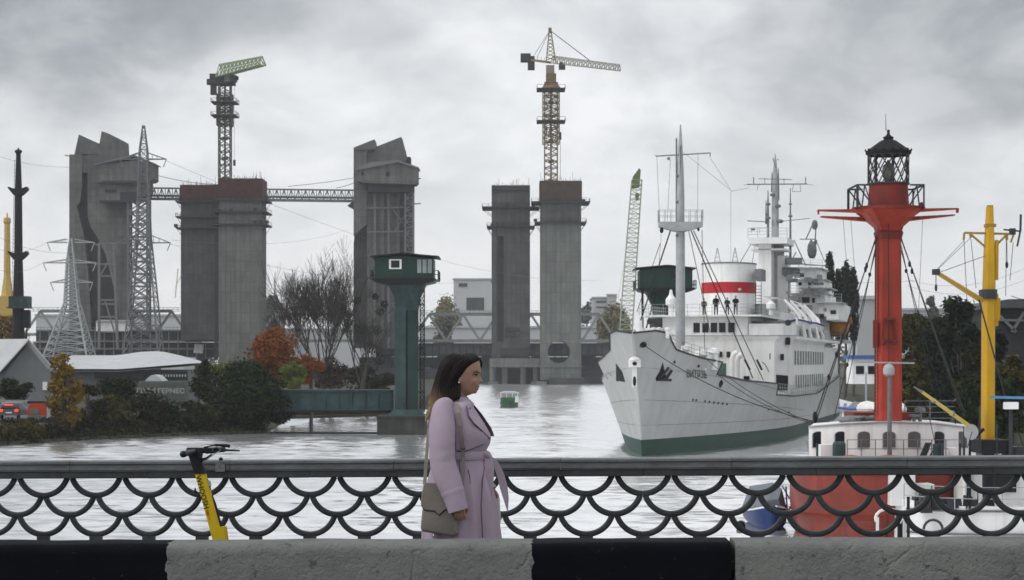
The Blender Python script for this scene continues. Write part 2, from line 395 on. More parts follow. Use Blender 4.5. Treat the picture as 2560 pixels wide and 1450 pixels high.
# ---- cast iron railing of fish-scale arcs ----
m_rail = M('railing_grey_paint', (.11, .12, .125), .5, var=.25, scale=5, streak=.55, dirt=(.022, .024, .026), dscale=9, bump=.35, bscale=25, stretch=(.25, 1, 2), spec=.6)
m_rail2 = M('railing_arc_paint', (.043, .049, .052), .5, var=.35, scale=9, streak=.5, dirt=(.02, .02, .022), bump=.2, bscale=30)
ZR = -.6157
PIT = .3568; T0 = .8297; RC = .1704; ZB = -.112
rail = T('bridge_railing', 'dark grey cast iron bridge railing of overlapping fish scale arcs', 'railing', (0, 12.9, HC - 1.63))
def rp(t, z, off): return RL(t, z + ZR, off)
def arc(mb, tc, zc, a0, a1):
    # a flattened tube with a raised ridge
    prof = [(.0185, .009), (.0185, -.009), (.011, -.014), (.004, -.0135), (.003, -.019), (-.003, -.019), (-.004, -.0135), (-.011, -.014), (-.0185, -.009), (-.0185, .009), (-.009, .015), (.009, .015)]
    n = max(3, int(abs(a1 - a0) / R(6))); rings = []
    for i in range(n + 1):
        a = lerp(a0, a1, i / n)
        rings.append([rp(tc + math.sin(a) * (RC + dr), zc - math.cos(a) * (RC + dr), dy) for dr, dy in prof])
    mb.loft(rings)
joints = [T0 + k * 3 * PIT for k in range(-9, 7)]
AM = math.asin(.1784 / .1914) + R(2)
for j, (ta, tb) in enumerate(zip(joints, joints[1:])):
    g = .0015; dz = rng.uniform(-.0015, .0015)
    mb = MB()
    # upper handrail: stepped moulding
    prof = [(-.055, -.070), (-.055, -.062), (-.062, -.060), (-.062, -.026), (-.072, -.020), (-.072, -.006), (-.060, .0), (.060, .0), (.072, -.006), (.072, -.020), (.055, -.03), (.055, -.070)]
    mb.loft([[rp(t, z + dz, a) for a, z in prof] for t in (ta + g + .55, tb - g + .55)])
    O('handrail', mb, m_rail, rail, smooth=30)
    mb = MB(); mb.loft([[rp(t, z + dz, a) for a, z in ((-.045, -.115), (-.050, -.110), (-.050, -.0725), (.045, -.0725), (.045, -.115))] for t in (ta + g, tb - g)])
    O('lower_rail', mb, m_rail2, rail)
    mb = MB()
    for row in range(3):
        zc = ZB - .1287 * row - .138 + .1914
        if row % 2 == 0:
            for k in range(4):
                tc = ta + k * PIT
                arc(mb, tc, zc, 0.006 if k == 0 else -AM, -.006 if k == 3 else AM)
        else:
            for k in range(3): arc(mb, ta + (k + .5) * PIT, zc, -AM, AM)
    for k in range(4):       # feet under the lowest arcs
        tc = ta + k * PIT; a = tc - .042 + (.043 if k == 0 else 0); b = tc + .042 - (.043 if k == 3 else 0)
        mb.loft([[rp(t, z, o_) for o_, z in ((-.02, -.53), (-.02, -.495), (.02, -.495), (.02, -.53))] for t in (a, b)])
    mb.loft([[rp(t, z, o_) for o_, z in ((-.03, -.56), (-.03, -.53), (.03, -.53), (.03, -.56))] for t in (ta + g, tb - g)])
    O('scale_panel', mb, m_rail2, rail, smooth=35)
mb = MB(); mb.loft([[rp(t, z, o_) for o_, z in ((-.12, -1.05), (-.12, -.56), (.12, -.56), (.12, -1.05))] for t in (-8.5, 8.5)])
O('stone_plinth', mb, m_quay, rail)
mb = MB(); c = rp(PX(548, 13.05), -.028, -.068)
mb.loft([[c + Vector((x, -.002 - k * .002, z)) for x, z in ((-.03, -.045), (.03, -.045), (.034, .0), (.01, .012), (-.03, .008))] for k in (0, 1)])
O1('paper_sticker', mb, M('sticker_paper', (.16, .165, .17), .7, var=.5, scale=60), 'torn pale sticker on the handrail beside the yellow scooter', 'sticker')
mb = MB(); mb.ell(rp(PX(549, 13.05), .008, -.05), (.014, .014, .012), 10, 6)
O1('rail_bolt', mb, m_black, 'black round bolt head on top of the handrail above the sticker', 'bolt')

# ================= far river crossing: old towers, new pylons, truss bridge =================
def q(px, py, Y): return P(px, py, Y)
def plate(mb, pts, Y, depth):      # a slab whose front outline is given, real depth behind
    mb.prism([P(a, b, Y) for a, b in pts], (0, depth, 0)); return mb
def rect(mb, x0, x1, y0, y1, Y, depth): return plate(mb, [(x0, y1), (x1, y1), (x1, y0), (x0, y0)], Y, depth)

# old left lift tower
Y = 660
t = T('lift_bridge_tower', 'old grey concrete lift bridge tower with slanted fins at the far left', 'tower', (PX(245, Y), Y + 6, 1.9), 'old concrete lift bridge towers')
O('shaft', rect(MB(), 180, 312, 400, 872, Y + 3.4, 9), m_concdark, t)  # darker concrete, shade of the gap between the slabs put into the colour
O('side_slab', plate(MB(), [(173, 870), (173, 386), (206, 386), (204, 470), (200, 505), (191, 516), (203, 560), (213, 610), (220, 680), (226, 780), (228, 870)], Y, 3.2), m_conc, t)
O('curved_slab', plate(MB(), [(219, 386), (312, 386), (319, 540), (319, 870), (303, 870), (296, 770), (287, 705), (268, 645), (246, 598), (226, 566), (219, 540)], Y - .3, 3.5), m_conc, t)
O('crossbeam', rect(MB(), 206, 219, 388, 432, Y + .4, 2.8), m_conc, t)
O('fin', plate(MB(), [(186, 385), (197, 336), (246, 358), (246, 385)], Y + .6, 9), m_conc, t)
O('fin', plate(MB(), [(243, 388), (254, 328), (270, 333), (308, 352), (310, 388)], Y - .1, 9.5), m_conc, t)
cab = O('machine_cabin', plate(MB(), [(240, 456), (240, 413), (345, 400), (383, 410), (383, 448), (376, 452)], Y - 5.5, 10), m_conc, t)
mb = MB(); plate(mb, [(236, 413), (236, 410), (330, 387), (336, 387), (387, 408), (387, 411), (334, 391)], Y - 6.1, 11.2); O('roof', mb, m_galvfar, cab)
O('window', rect(MB(), 355, 361, 420, 432, Y - 5.6, .3), m_glassdk, cab)
O('window', rect(MB(), 355, 361, 440, 450, Y - 5.6, .3), m_glassdk, cab)
O('lower_cabin', plate(MB(), [(248, 502), (248, 459), (372, 454), (372, 485), (340, 502)], Y - 4.2, 8), m_conc, t)
mb = MB(); rect(mb, 262, 290, 474, 480, Y - 4.5, .2); rect(mb, 300, 345, 480, 500, Y - 4.5, .2); O('opening', mb, m_steel_dk, t)
mb = MB(); mb.lattice(P(348, 870, Y - 1), P(348, 500, Y - 1), 6.2, 6.2, 12, .55, db=.35, cross=True); O('lattice_leg', mb, m_steel_gr, t)
mb = MB(); mb.bar(P(172, 390, Y), P(162, 388, Y), .3); mb.bar(P(246, 455, Y - 5), P(387, 455, Y - 6.5), .8); mb.bar(P(250, 503, Y - 5), P(375, 503, Y - 5), .6); O('beam', mb, m_steel_dk, t)
t2 = T('steel_trestle', 'pale steel bracing trestle standing before the left lift bridge tower', 'trestle', (PX(270, 640), 640, 1.9))
mb = MB(); Yt = 640
for a, b in ((248, 248), (294, 284)): mb.bar(P(a, 870, Yt), P(b, 608, Yt), .8)
for y in (608, 660, 690, 750, 760, 792, 830): mb.bar(P(246, y, Yt), P(292, y, Yt), .5)
mb.bar(P(260, 608, Yt), P(290, 730, Yt), .55); mb.bar(P(250, 690, Yt), P(290, 620, Yt), .4); mb.bar(P(262, 750, Yt), P(286, 830, Yt), .45)
mb.bar(P(236, 660, Yt), P(250, 660, Yt), .5); mb.bar(P(236, 611, Yt), P(250, 611, Yt), .5)
O('frame', mb, m_steel_gr, t2)

# old right lift tower (mirror arrangement)
t = T('lift_bridge_tower', 'old grey concrete lift bridge tower standing behind the green keeper tower', 'tower', (PX(960, Y), Y + 6, 1.9), 'old concrete lift bridge towers')
O('shaft', rect(MB(), 917, 1030, 462, 872, Y + 1.5, 10), m_conc, t)
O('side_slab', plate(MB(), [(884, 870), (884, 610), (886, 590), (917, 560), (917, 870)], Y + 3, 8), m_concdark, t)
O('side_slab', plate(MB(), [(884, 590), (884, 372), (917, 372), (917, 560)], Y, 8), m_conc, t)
O('side_slab', rect(MB(), 917, 1012, 372, 462, Y + .8, 9), m_conc, t)
O('fin', plate(MB(), [(884, 374), (884, 369), (936, 348), (941, 374)], Y - .4, 9), m_conc, t)
O('fin', plate(MB(), [(936, 376), (942, 366), (1003, 342), (1016, 392), (1016, 402), (936, 402)], Y + .3, 9.5), m_conc, t)
O('parapet', rect(MB(), 1004, 1026, 392, 410, Y + 2, 6), m_concdark, t)
for k, x in enumerate((934, 952, 968, 990, 1010)):
    O('rib', rect(MB(), x, x + (9 if k % 2 else 6), 480, 870, Y + .5, 1.3), m_conc if k % 2 else m_galvfar, t)
cab = O('machine_cabin', plate(MB(), [(893, 452), (893, 424), (990, 404), (1044, 420), (1044, 455), (1038, 461), (905, 457)], Y - 5, 9), m_conc, t)
mb = MB(); plate(mb, [(890, 426), (890, 422), (925, 405), (992, 400), (1000, 401), (1047, 418), (1047, 422), (996, 405)], Y - 5.6, 10.2); O('roof', mb, m_galvfar, cab)
O('window', rect(MB(), 965, 974, 430, 441, Y - 5.1, .3), m_glassdk, cab); O('window', rect(MB(), 903, 908, 430, 438, Y - 5.1, .3), m_glassdk, cab)
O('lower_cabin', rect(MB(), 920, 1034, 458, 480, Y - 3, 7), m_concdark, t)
mb = MB(); mb.lattice(P(1024, 870, Y - 1), P(1024, 480, Y - 1), 2.6, 2.6, 26, .45, db=.28); O('lattice_leg', mb, m_steel_gr, t)
mb = MB()
for y in (520, 580, 640, 700, 760): mb.bar(P(917, y, Y - .6), P(1026, y - 2, Y - .6), .4)
for y in (520, 640, 760): mb.bar(P(980, y, Y - .6), P(1024, y + 60, Y - .6), .3); mb.bar(P(1024, y, Y - .6), P(985, y + 60, Y - .6), .3)
for y in (510, 447): mb.bar(P(1030, y, Y), P(1052, y - 1, Y), .35)
O('bracing', mb, m_steel_gr, t)
O('bracket', plate(MB(), [(868, 514), (884, 502), (884, 523)], Y + 1, 4), m_steel_dk, t)

# high catwalk between the old towers
t = T('catwalk_truss', 'high grey steel catwalk truss joining the two old lift towers', 'catwalk', (PX(640, 666), 666, PZ(500, 666)))
mb = MB(); Yc = 666
for yy in (472, 499):
    for dy in (0, 3.5): mb.bar(P(375, yy - (2 if yy < 480 else 2), Yc + dy), P(915, yy + 4, Yc + dy), .5, .9 if yy > 480 else .5)
k = 0
for x in range(377, 905, 9):
    for dy in (0, 3.5):
        s_ = (x - 375) / 530 * 4
        mb.bar(P(x, 472 + s_, Yc + dy), P(x + 9, 497 + s_, Yc + dy) , .28) if k % 2 else mb.bar(P(x, 497 + s_, Yc + dy), P(x + 9, 472 + s_, Yc + dy), .28)
        mb.bar(P(x, 472 + s_, Yc + dy), P(x, 497 + s_, Yc + dy), .22)
    k += 1
O('truss', mb, m_steel_gr, t)
mb = MB(); mb.bar(P(375, 489, Yc + 1.75), P(915, 495, Yc + 1.75), 3.2, .5); O('walkway', mb, m_steel_gr, t)
mb = MB()
for a, b, c_, d in ((383, 436, 560, 462), (720, 466, 890, 444), (840, 470, 890, 455)):
    mb.tube([P(lerp(a, c_, i / 8), lerp(b, d, i / 8) + 6 * math.sin(math.pi * i / 8) * (1 if a < 500 else .3), Yc) for i in range(9)], .09, 4)
O('cable', mb, m_wire, t)

# four new concrete pylons
def spikes(mb, x0, x1, y, Y, D, n, h=1.0, seed=0):
    r_ = random.Random(seed)
    for i in range(n):
        x = lerp(x0, x1, (i + .5) / n); d = r_.uniform(0, D)
        hh = h * (1.9 if r_.random() < .12 else r_.uniform(.4, 1.1))
        p = P(x, y, Y) + Vector((0, d, -.2)); mb.bar(p, p + Vector((0, 0, hh)), .09)
    return mb
def platform(t, x0, x1, y, Y, D, ext, m=m_steel_dk, rails=True):
    a = P(x0 - ext, y, Y); b = P(x1 + ext, y, Y); e_ = 1.1
    mb = MB(); mb.box(a.x, b.x, Y - e_, Y + D + e_, a.z - .22, a.z + .22)
    rr = random.Random(int(x0 + y))
    n = 9
    for i in range(n + 1):
        x = lerp(a.x, b.x, i / n)
        mb.box(x - .05, x + .05, Y - e_, Y - e_ + .1, a.z, a.z + 1.2)
        if rr.random() < .35: mb.box(x - .5, x + .6, Y - e_ + .2, Y - e_ + .5, a.z + .2, a.z + rr.uniform(.7, 1.3))
    for z in (.6, 1.15): mb.box(a.x, b.x, Y - e_, Y - e_ + .07, a.z + z, a.z + z + .07)
    for xx in (a.x, b.x):
        mb.box(xx - .04, xx + .04, Y - e_, Y + D + e_, a.z + 1.12, a.z + 1.2)
        for i in range(4):
            mb.box(xx - .05, xx + .05, Y + D * i / 3 - .05, Y + D * i / 3 + .05, a.z, a.z + 1.2)
    for sgn, xx, xi in ((-1, a.x, P(x0, y, Y).x), (1, b.x, P(x1, y, Y).x)):
        mb.bar((xx, Y + 1, a.z), (xi, Y + 1, a.z - 2.3), .13); mb.bar((xx, Y + D - 1, a.z), (xi, Y + D - 1, a.z - 2.3), .13)
    return O('work_platform', mb, m, t)
def pylon(label, x0, x1, ytop, ybot, Y, D, m, seed, form, formm, plats, slot=None):
    t = T('bridge_pylon', label, 'bridge pylon', (PX((x0 + x1) / 2, Y), Y + D / 2, 0), 'new concrete bridge pylons under construction')
    yf = form if form else ytop
    mb = MB()
    a = P(x0, ybot, Y); b = P(x1, yf, Y)
    if slot:      # open vertical slot in the front face
        sa, sb, st, sbm = slot
        xs0, xs1 = PX(sa, Y), PX(sb, Y); zt, zb = PZ(st, Y), PZ(sbm, Y)
        mb.box(a.x, xs0, Y, Y + 2, zb, zt); mb.box(xs1, b.x, Y, Y + 2, zb, zt)
        mb.box(a.x, b.x, Y, Y + 2, a.z, zb); mb.box(a.x, b.x, Y, Y + 2, zt, b.z)
        mb.box(a.x + .01, b.x - .01, Y + 2.003, Y + D, a.z, b.z)
    else: mb.box(a.x, b.x, Y, Y + D, a.z, b.z)
    O('shaft', mb, m, t)
    if form:
        mb = MB(); mb.box(a.x - .25, b.x + .25, Y - .25, Y + D + .25, b.z + .002, PZ(ytop, Y))
        n = 14
        for i in range(n):
            x = lerp(a.x, b.x, (i + .5) / n); mb.box(x - .12, x + .12, Y - .45, Y - .25, b.z + .2, PZ(ytop, Y) - .2)
        O('formwork', mb, formm, t)
    mb = spikes(MB(), x0, x1, ytop, Y, D, 46, 1.6, seed)
    O('rebar', mb, m_steel_dk, t)
    for (y, ext) in plats: platform(t, x0, x1, y, Y, D, ext)
    return t
pylon('dark grey new bridge pylon left of the tall one under the green crane', 452, 545, 462, 850, 645, 11, m_concnew2, 1, 500, m_form, ((504, 12), (542, 12), (570, 12)))
B = pylon('tall pale new bridge pylon with red formwork under the green crane', 547, 654, 446, 925, 630, 12, m_concnew, 2, 496, m_form, ((500, 14), (530, 14), (561, 14)))
mb = MB(); rect(mb, 536, 545, 585, 900, 644, .5); O('recess', mb, m_concdark, B)
Cc = pylon('grey new bridge pylon with a long dark slot and no formwork', 1229, 1325, 466, 900, 640, 12, m_concnew2, 3, None, None, ((518, 24), (566, 12)), slot=(1243, 1259, 590, 855))
mb = MB(); rect(mb, 1229, 1325, 463, 475, 639.6, .35); O('formwork', mb, m_steel_dk, Cc)
mb = MB(); rect(mb, 1262, 1300, 819, 828, 639.6, .4); rect(mb, 1262, 1290, 833, 842, 639.6, .4); rect(mb, 1250, 1325, 870, 890, 639.3, .7); O('opening', mb, m_concdark, Cc)
# slotted face strip paler at the edge
mb = MB(); mb.box(PX(1224, 637), PX(1349, 637), 636, 654, PZ(918, 637), PZ(896, 637)); O('pile_cap', mb, m_concnew, Cc)
for x in (1232, 1262, 1308, 1340):
    mb = MB(); mb.lathe((PX(x, 640), 640, -1), [(.95, 0), (.95, PZ(918, 640) + 1.0)], 16)
    if x in (1232, 1340): mb.box(PX(x, 640) - 1.6, PX(x, 640) + 1.6, 638, 642, -1, .8)
    O('pile', mb, m_concnew, Cc, smooth=40)
    mb = MB(); mb.lathe((PX(x, 640), 650, -1), [(.95, 0), (.95, PZ(918, 640) + 1.0)], 12); O('pile', mb, m_concnew2, Cc, smooth=40)
# pylon D with a round opening right through its base
Y = 632; D = 12
t = T('bridge_pylon', 'pale new bridge pylon with a round hole in its base under the yellow crane', 'bridge pylon', (PX(1401, Y), Y + D / 2, 0), 'new concrete bridge pylons under construction')
x0, x1 = PX(1351, Y), PX(1453, Y)
mb = MB(); mb.box(x0, x1, Y, Y + D, PZ(845, Y), PZ(503, Y))
cx, cz, rr_ = PX(1397, Y), PZ(880, Y), 28 * Y / F
zt, zb = PZ(845, Y), PZ(916, Y)
nn = 48; ring0 = []; ring1 = []
for k in range(nn):
    a = 2 * math.pi * k / nn; dx, dz = math.cos(a), math.sin(a)
    s_ = min(((x1 - cx) if dx > 0 else (cx - x0)) / max(abs(dx), 1e-6), ((zt - cz) if dz > 0 else (cz - zb)) / max(abs(dz), 1e-6))
    ring0.append((cx + dx * rr_, cz + dz * rr_)); ring1.append((cx + dx * s_, cz + dz * s_))
vs = [(x, Y, z) for x, z in ring0] + [(x, Y, z) for x, z in ring1] + [(x, Y + D, z) for x, z in ring0] + [(x, Y + D, z) for x, z in ring1]
fs = []
for k in range(nn):
    k2 = (k + 1) % nn
    fs += [(k, k2, nn + k2, nn + k), (2 * nn + k, 2 * nn + k2, 3 * nn + k2, 3 * nn + k), (k, k2, 2 * nn + k2, 2 * nn + k), (nn + k, nn + k2, 3 * nn + k2, 3 * nn + k)]
mb.add(vs, fs); mb.box(x0, x1, Y, Y + D, PZ(950, Y), PZ(916, Y))
mb.box(x0 - .4, x1 + .4, Y - .4, Y + D + .4, PZ(918, Y), PZ(914.5, Y))
O('shaft', mb, m_concnew, t)
mb = MB(); mb.box(x0 - .25, x1 + .25, Y - .25, Y + D + .25, PZ(502, Y), PZ(452, Y)); O('formwork', mb, m_formbr, t)
mb = MB(); rect(mb, 1352, 1452, 505, 554, Y - .12, .1); O('form_panel', mb, m_concnew2, t)
O('rebar', spikes(MB(), 1351, 1453, 452, Y, D, 46, 1.6, 4), m_steel_dk, t)
platform(t, 1351, 1453, 505, Y, D, 22); platform(t, 1351, 1453, 556, Y, D, 13)
mb = MB(); mb.box(PX(1372, 629), PX(1460, 629), 627, 650, -1, PZ(945, 629)); O('base_skirt', mb, m_concdark, t)
for x in (1354,):
    mb = MB(); mb.box(PX(x, 630) - 1.5, PX(x, 630) + 1.5, 628, 646, -1, .9); O('pile_foot', mb, m_concnew, t)

# ---- tower cranes ----
def crane(label, x0, x1, ybase, ycage0, ycage1, yslew, Y, m, plats):
    t = T('tower_crane', label, 'tower crane', (PX((x0 + x1) / 2, Y), Y, PZ(ybase, Y)), 'tower cranes on the new pylons')
    xc = (x0 + x1) / 2; W_ = (x1 - x0) * Y / F
    mb = MB(); H = PZ(yslew, Y) - PZ(ybase, Y); n = int(H / 2.0)
    mb.lattice(P(xc, ybase, Y), P(xc, yslew, Y), W_ * .86, W_ * .86, n, .34, db=.22)
    mb.bar(P(xc, ybase, Y), P(xc, yslew, Y), .55)
    for i in range(0, n, 3):
        p = P(xc, ybase, Y).lerp(P(xc, yslew, Y), i / n); mb.obox(p, (W_ * .2, 0, 0), (0, W_ * .2, 0), (0, 0, .45))
    O('mast', mb, m, t)
    mb = MB(); mb.lattice(P(xc, ycage1, Y), P(xc, ycage0, Y), W_ * 1.10, W_ * 1.10, 9, .30, db=.18, cross=True); O('climbing_cage', mb, m, t)
    for y in plats:
        c = P(xc, y, Y); mb = MB(); e_ = W_ * .95; mb.box(c.x - e_, c.x + e_, Y - e_, Y + e_, c.z - .15, c.z + .15)
        for sx in (-1, 1):
            for k in range(5): mb.box(c.x + sx * e_ - .05, c.x + sx * e_ + .05, Y - e_ + k * e_ / 2 - .05, Y - e_ + k * e_ / 2 + .05, c.z, c.z + 1.2)
            mb.box(c.x + sx * e_ - .04, c.x + sx * e_ + .04, Y - e_, Y + e_, c.z + 1.1, c.z + 1.2)
            mb.box(c.x - e_, c.x + e_, Y + sx * e_ - .04, Y + sx * e_ + .04, c.z + 1.1, c.z + 1.2)
        O('platform', mb, m_steel_dk, t)
    return t, xc, W_
m_cr1 = M('crane_dark_green', (.065, .078, .055), .6, var=.4, scale=.3)
m_cr1j = M('crane_pale_green', (.26, .33, .20), .6, var=.15, scale=.4)
m_cr2 = M('crane_ochre_brown', (.18, .13, .07), .6, var=.4, scale=.3)
m_cr2j = M('crane_cream', (.24, .22, .17), .6, var=.2, scale=.4)
Y = 634
t, xc, W_ = crane('pale green jib tower crane on the left pair of pylons', 546, 579, 446, 236, 315, 196, Y, m_cr1, (258, 291))
mb = MB(); mb.obox(P(562, 204, Y), (3.2, 0, 0), (0, 2.4, 0), (0, 0, 1.1)); mb.lathe((PX(562, Y), Y, PZ(214, Y)), [(2.2, 0), (2.4, .8), (2.0, 1.6)], 12); O('slewing_unit', mb, m_steel_dk, t)
# jib turned partly towards the viewer
a = P(548, 192, Y); b = P(655, 163, Y - 34)
d = (b - a).normalized(); side = d.cross(Vector((0, 0, 1))).normalized()
mb = MB(); n = 14
def jib(mb, a, b, h0, h1, wd, n, bw):
    d = (b - a).normalized(); side = d.cross(Vector((0, 0, 1))).normalized(); up = side.cross(d).normalized()
    A = lambda t_, k: a.lerp(b, t_) + side * (wd / 2 * (-1, 1, 0)[k]) + up * ((0, 0, lerp(h0, h1, t_))[k])
    for k in range(3): mb.bar(A(0, k), A(1, k), bw)
    for i in range(n):
        for k in range(3):
            mb.bar(A(i / n, k), A(i / n, (k + 1) % 3), bw * .7); mb.bar(A(i / n, k), A((i + 1) / n, (k + 1) % 3), bw * .7); mb.bar(A((i + .5) / n, k), A((i + .5) / n, (k + 1) % 3), bw * .6)
    for k in range(3): mb.bar(A(1, k), A(1, (k + 1) % 3), bw)
jib(mb, a, b, 3.9, 2.6, 2.4, 11, .30)
O('jib', mb, m_cr1j, t)
mb = MB(); mb.bar(P(578, 190, Y - 8), P(592, 196, Y - 12), 1.2); mb.obox(P(584, 197, Y - 10), (1.0, 0, 0), (0, 1.2, 0), (0, 0, 1)); O('trolley', mb, m_steel_dk, t)
mb = MB(); mb.bar(P(556, 204, Y), P(522, 206, Y + 10), 1.0, .8); mb.bar(P(536, 196, Y + 4), P(580, 186, Y - 6), .5); O('counter_jib', mb, m_steel_dk, t)
mb = MB(); mb.obox(P(535, 196, Y + 8), (1.3, 0, 0), (0, 1, 0), (0, 0, 1.4)); mb.obox(P(534, 222, Y + 8), (.9, 0, 0), (0, 1, 0), (0, 0, 1.9)); mb.obox(P(523, 205, Y + 10), (.7, 0, 0), (0, .8, 0), (0, 0, .9)); O('counterweight', mb, m_steel_dk, t)
mb = MB(); mb.bar(P(586, 200, Y - 10), P(586, 400, Y - 10), .07); mb.obox(P(586, 407, Y - 10), (.35, 0, 0), (0, .35, 0), (0, 0, .9)); O('hook_line', mb, m_steel_dk, t)
mb = MB(); mb.obox(P(570, 196, Y - 3), (1, 0, 0), (0, 1.1, 0), (0, 0, 1.2)); O('cab', mb, m_steel_gr, t)

t, xc, W_ = crane('brown tower crane with a cream horizontal jib on the right pair of pylons', 1359, 1396, 452, 228, 360, 208, Y, m_cr2, (225, 305))
mb = MB(); mb.loft([[P(xc, 222, Y) + Vector((a * 2.9, b * 2.9, 0)) for a, b in ((-1, -1), (1, -1), (1, 1), (-1, 1))], [P(xc, 206, Y) + Vector((a * 1.6, b * 1.6, 0)) for a, b in ((-1, -1), (1, -1), (1, 1), (-1, 1))]])
mb.obox(P(xc, 196, Y), (1.6, 0, 0), (0, 1.6, 0), (0, 0, 1.4)); O('slewing_unit', mb, m_cr2, t)
mb = MB(); mb.obox(P(xc - 2, 176, Y), (1.3, 0, 0), (0, 1.3, 0), (0, 0, 1.5)); O('cab', mb, m_cr2j, t)
mb = MB()
top = P(1375, 76, Y)
for dx, dy in ((-1.3, -1), (1.6, -1), (-1.3, 1), (1.6, 1)): mb.bar(P(1376, 152, Y) + Vector((dx, dy, 0)), top + Vector((dx * .2, dy * .2, 0)), .3)
for k in range(8):
    f0 = k / 8; c = P(1376, 152, Y).lerp(top, f0); w2 = lerp(1.45, .3, f0); mb.bar(c + Vector((-w2, -1 + f0, 0)), c + Vector((w2, -1 + f0, 1.1)), .2); mb.bar(c + Vector((w2, -1 + f0, 0)), c + Vector((-w2, -1 + f0, 1.1)), .2)
mb.obox(top, (.5, 0, 0), (0, .5, 0), (0, 0, .8)); O('a_frame', mb, m_cr2, t)
mb = MB(); jib(mb, P(1380, 158, Y), P(1547, 177, Y - 18), 2.3, 1.9, 1.6, 15, .22); O('jib', mb, m_cr2j, t)
mb = MB(); mb.bar(top, P(1474, 151, Y - 10), .2); mb.bar(top, P(1334, 140, Y + 4), .1); mb.bar(top, P(1342, 145, Y + 3), .1); O('stay_line', mb, m_steel_dk, t)
mb = MB(); mb.bar(P(1374, 156, Y), P(1306, 147, Y + 7), 1.6, .7)
for k in range(7): mb.bar(P(1308 + k * 9, 146 + k, Y + 6 - k), P(1308 + k * 9, 137 + k, Y + 6 - k), .12)
O('counter_jib', mb, m_cr2, t)
mb = MB(); mb.obox(P(1314, 145, Y + 6), (1.6, 0, 0), (0, 1.3, 0), (0, 0, 1.3)); mb.obox(P(1328, 158, Y + 5), (1.1, 0, 0), (0, 1.2, 0), (0, 0, 2.1)); O('counterweight', mb, m_steel_dk, t)
mb = MB(); mb.bar(P(1408, 163, Y - 3), P(1398, 163, Y - 3), 1.6); mb.obox(P(1405, 168, Y - 3), (1, 0, 0), (0, 1, 0), (0, 0, .7)); O('trolley', mb, m_steel_dk, t)
mb = MB(); mb.bar(P(1401, 335, Y), P(1401, 450, Y), .12); mb.obox(P(1401, 340, Y), (.3, 0, 0), (0, .3, 0), (0, 0, 1.2)); O('hook_line', mb, m_steel_dk, t)

# crawler crane boom with green tip behind the ship
Yb = 600
t = T('crawler_crane', 'tall pale lattice boom with a green tip rising behind the white ship', 'crane', (PX(1560, Yb), Yb, 1.9))
mb = MB(); mb.lattice(P(1562, 860, Yb), P(1592, 450, Yb), 3.9, 3.0, 34, .22, db=.13); O('boom', mb, M('boom_paint', (.33, .36, .28), .6), t)
m_lime = M('crane_green', (.10, .15, .05), .6, var=.3)
mb = MB(); mb.prism([P(1579, 470, Yb - 1), P(1583, 440, Yb - 1), (P(1598, 420, Yb - 1)), P(1602, 426, Yb - 1), P(1599, 468, Yb - 1)], (0, 2.5, 0)); mb.obox(P(1593, 492, Yb), (.5, 0, 0), (0, .5, 0), (0, 0, 1.1)); O('boom_head', mb, m_lime, t)
mb = MB(); mb.obox(P(1562, 853, Yb), (2.4, 0, 0), (0, 2, 0), (0, 0, 1.6)); mb.bar(P(1540, 840, Yb), P(1560, 775, Yb), .5); mb.bar(P(1575, 840, Yb), P(1556, 775, Yb), .5); O('carbody', mb, m_lime, t)
mb = MB(); mb.bar(P(1598, 430, Yb), P(1530, 840, Yb + 4), .06); O('cable', mb, m_wire, t)

# ---- old two-deck truss bridge ----
Yb = 668
m_truss = M('truss_paint_hazed', (.30, .32, .31), .7, var=.15, scale=.3)  # lightened so the colour itself carries distance haze
m_trussdk = M('old_bridge_dark_steel', (.040, .041, .048), .8, var=.4, scale=.2, streak=.3)
def truss(label, x0, x1, n, yt, yb, Yb, endslope=True):
    t = T('truss_bridge', label, 'bridge', (PX((x0 + x1) / 2, Yb), Yb, PZ(yb, Yb)), 'spans of the old truss bridge')
    for dy, m in ((0, m_truss), (9, m_truss)):
        mb = MB(); Yy = Yb + dy; st = (x1 - x0) / n
        mb.bar(P(x0, yb, Yy), P(x1, yb, Yy), 1.0); mb.bar(P(x0 + st * .5, yt, Yy), P(x1 - st * .5, yt, Yy), .95)
        for i in range(n):
            a = x0 + i * st
            mb.bar(P(a, yb, Yy), P(a + st / 2, yt, Yy), .75); mb.bar(P(a + st / 2, yt, Yy), P(a + st, yb, Yy), .75)
        O('truss_side', mb, m, t)
    mb = MB(); mb.box(PX(x0, Yb), PX(x1, Yb), Yb + 1.2, Yb + 8, PZ(yb, Yb) - .4, PZ(yb, Yb) + .3); O('deck', mb, m_truss, t)
    mb = MB()
    for k in range(0, int(x1 - x0), 12): mb.bar(P(x0 + k, yt, Yb - .5), P(x0 + k, yt - 9, Yb - .5), .12)
    for z in (0, 4, 9): mb.bar(P(x0 + 20, yt - z, Yb - .5), P(x1 - 20, yt - z, Yb - .5), .14)
    O('upper_railing', mb, m_truss, t)
truss('pale steel truss span of the old bridge behind the paired pylons', 1030, 1540, 6, 786, 852, Yb)
truss('far left steel truss span of the old bridge beside the black mast', 60, 470, 5, 778, 836, Yb + 6)
truss('middle steel truss span of the old bridge behind the bare tree', 640, 1000, 4, 786, 852, Yb + 2)
t = T('approach_viaduct', 'long dark steel deck of the old bridge above the sheds', 'viaduct', (PX(320, 655), 655, 1.9))
mb = MB(); Yv = 652
rect(mb, 90, 558, 828, 852, Yv, 9); rect(mb, 90, 558, 856, 893, Yv + 1.5, 7); O('girder', mb, m_trussdk, t)
mb = MB()
for x in range(100, 560, 23): mb.bar(P(x, 826, Yv - .4), P(x, 902, Yv - .4), .35)
for y in (826, 853, 872): mb.bar(P(90, y, Yv - .6), P(558, y, Yv - .6), .5)
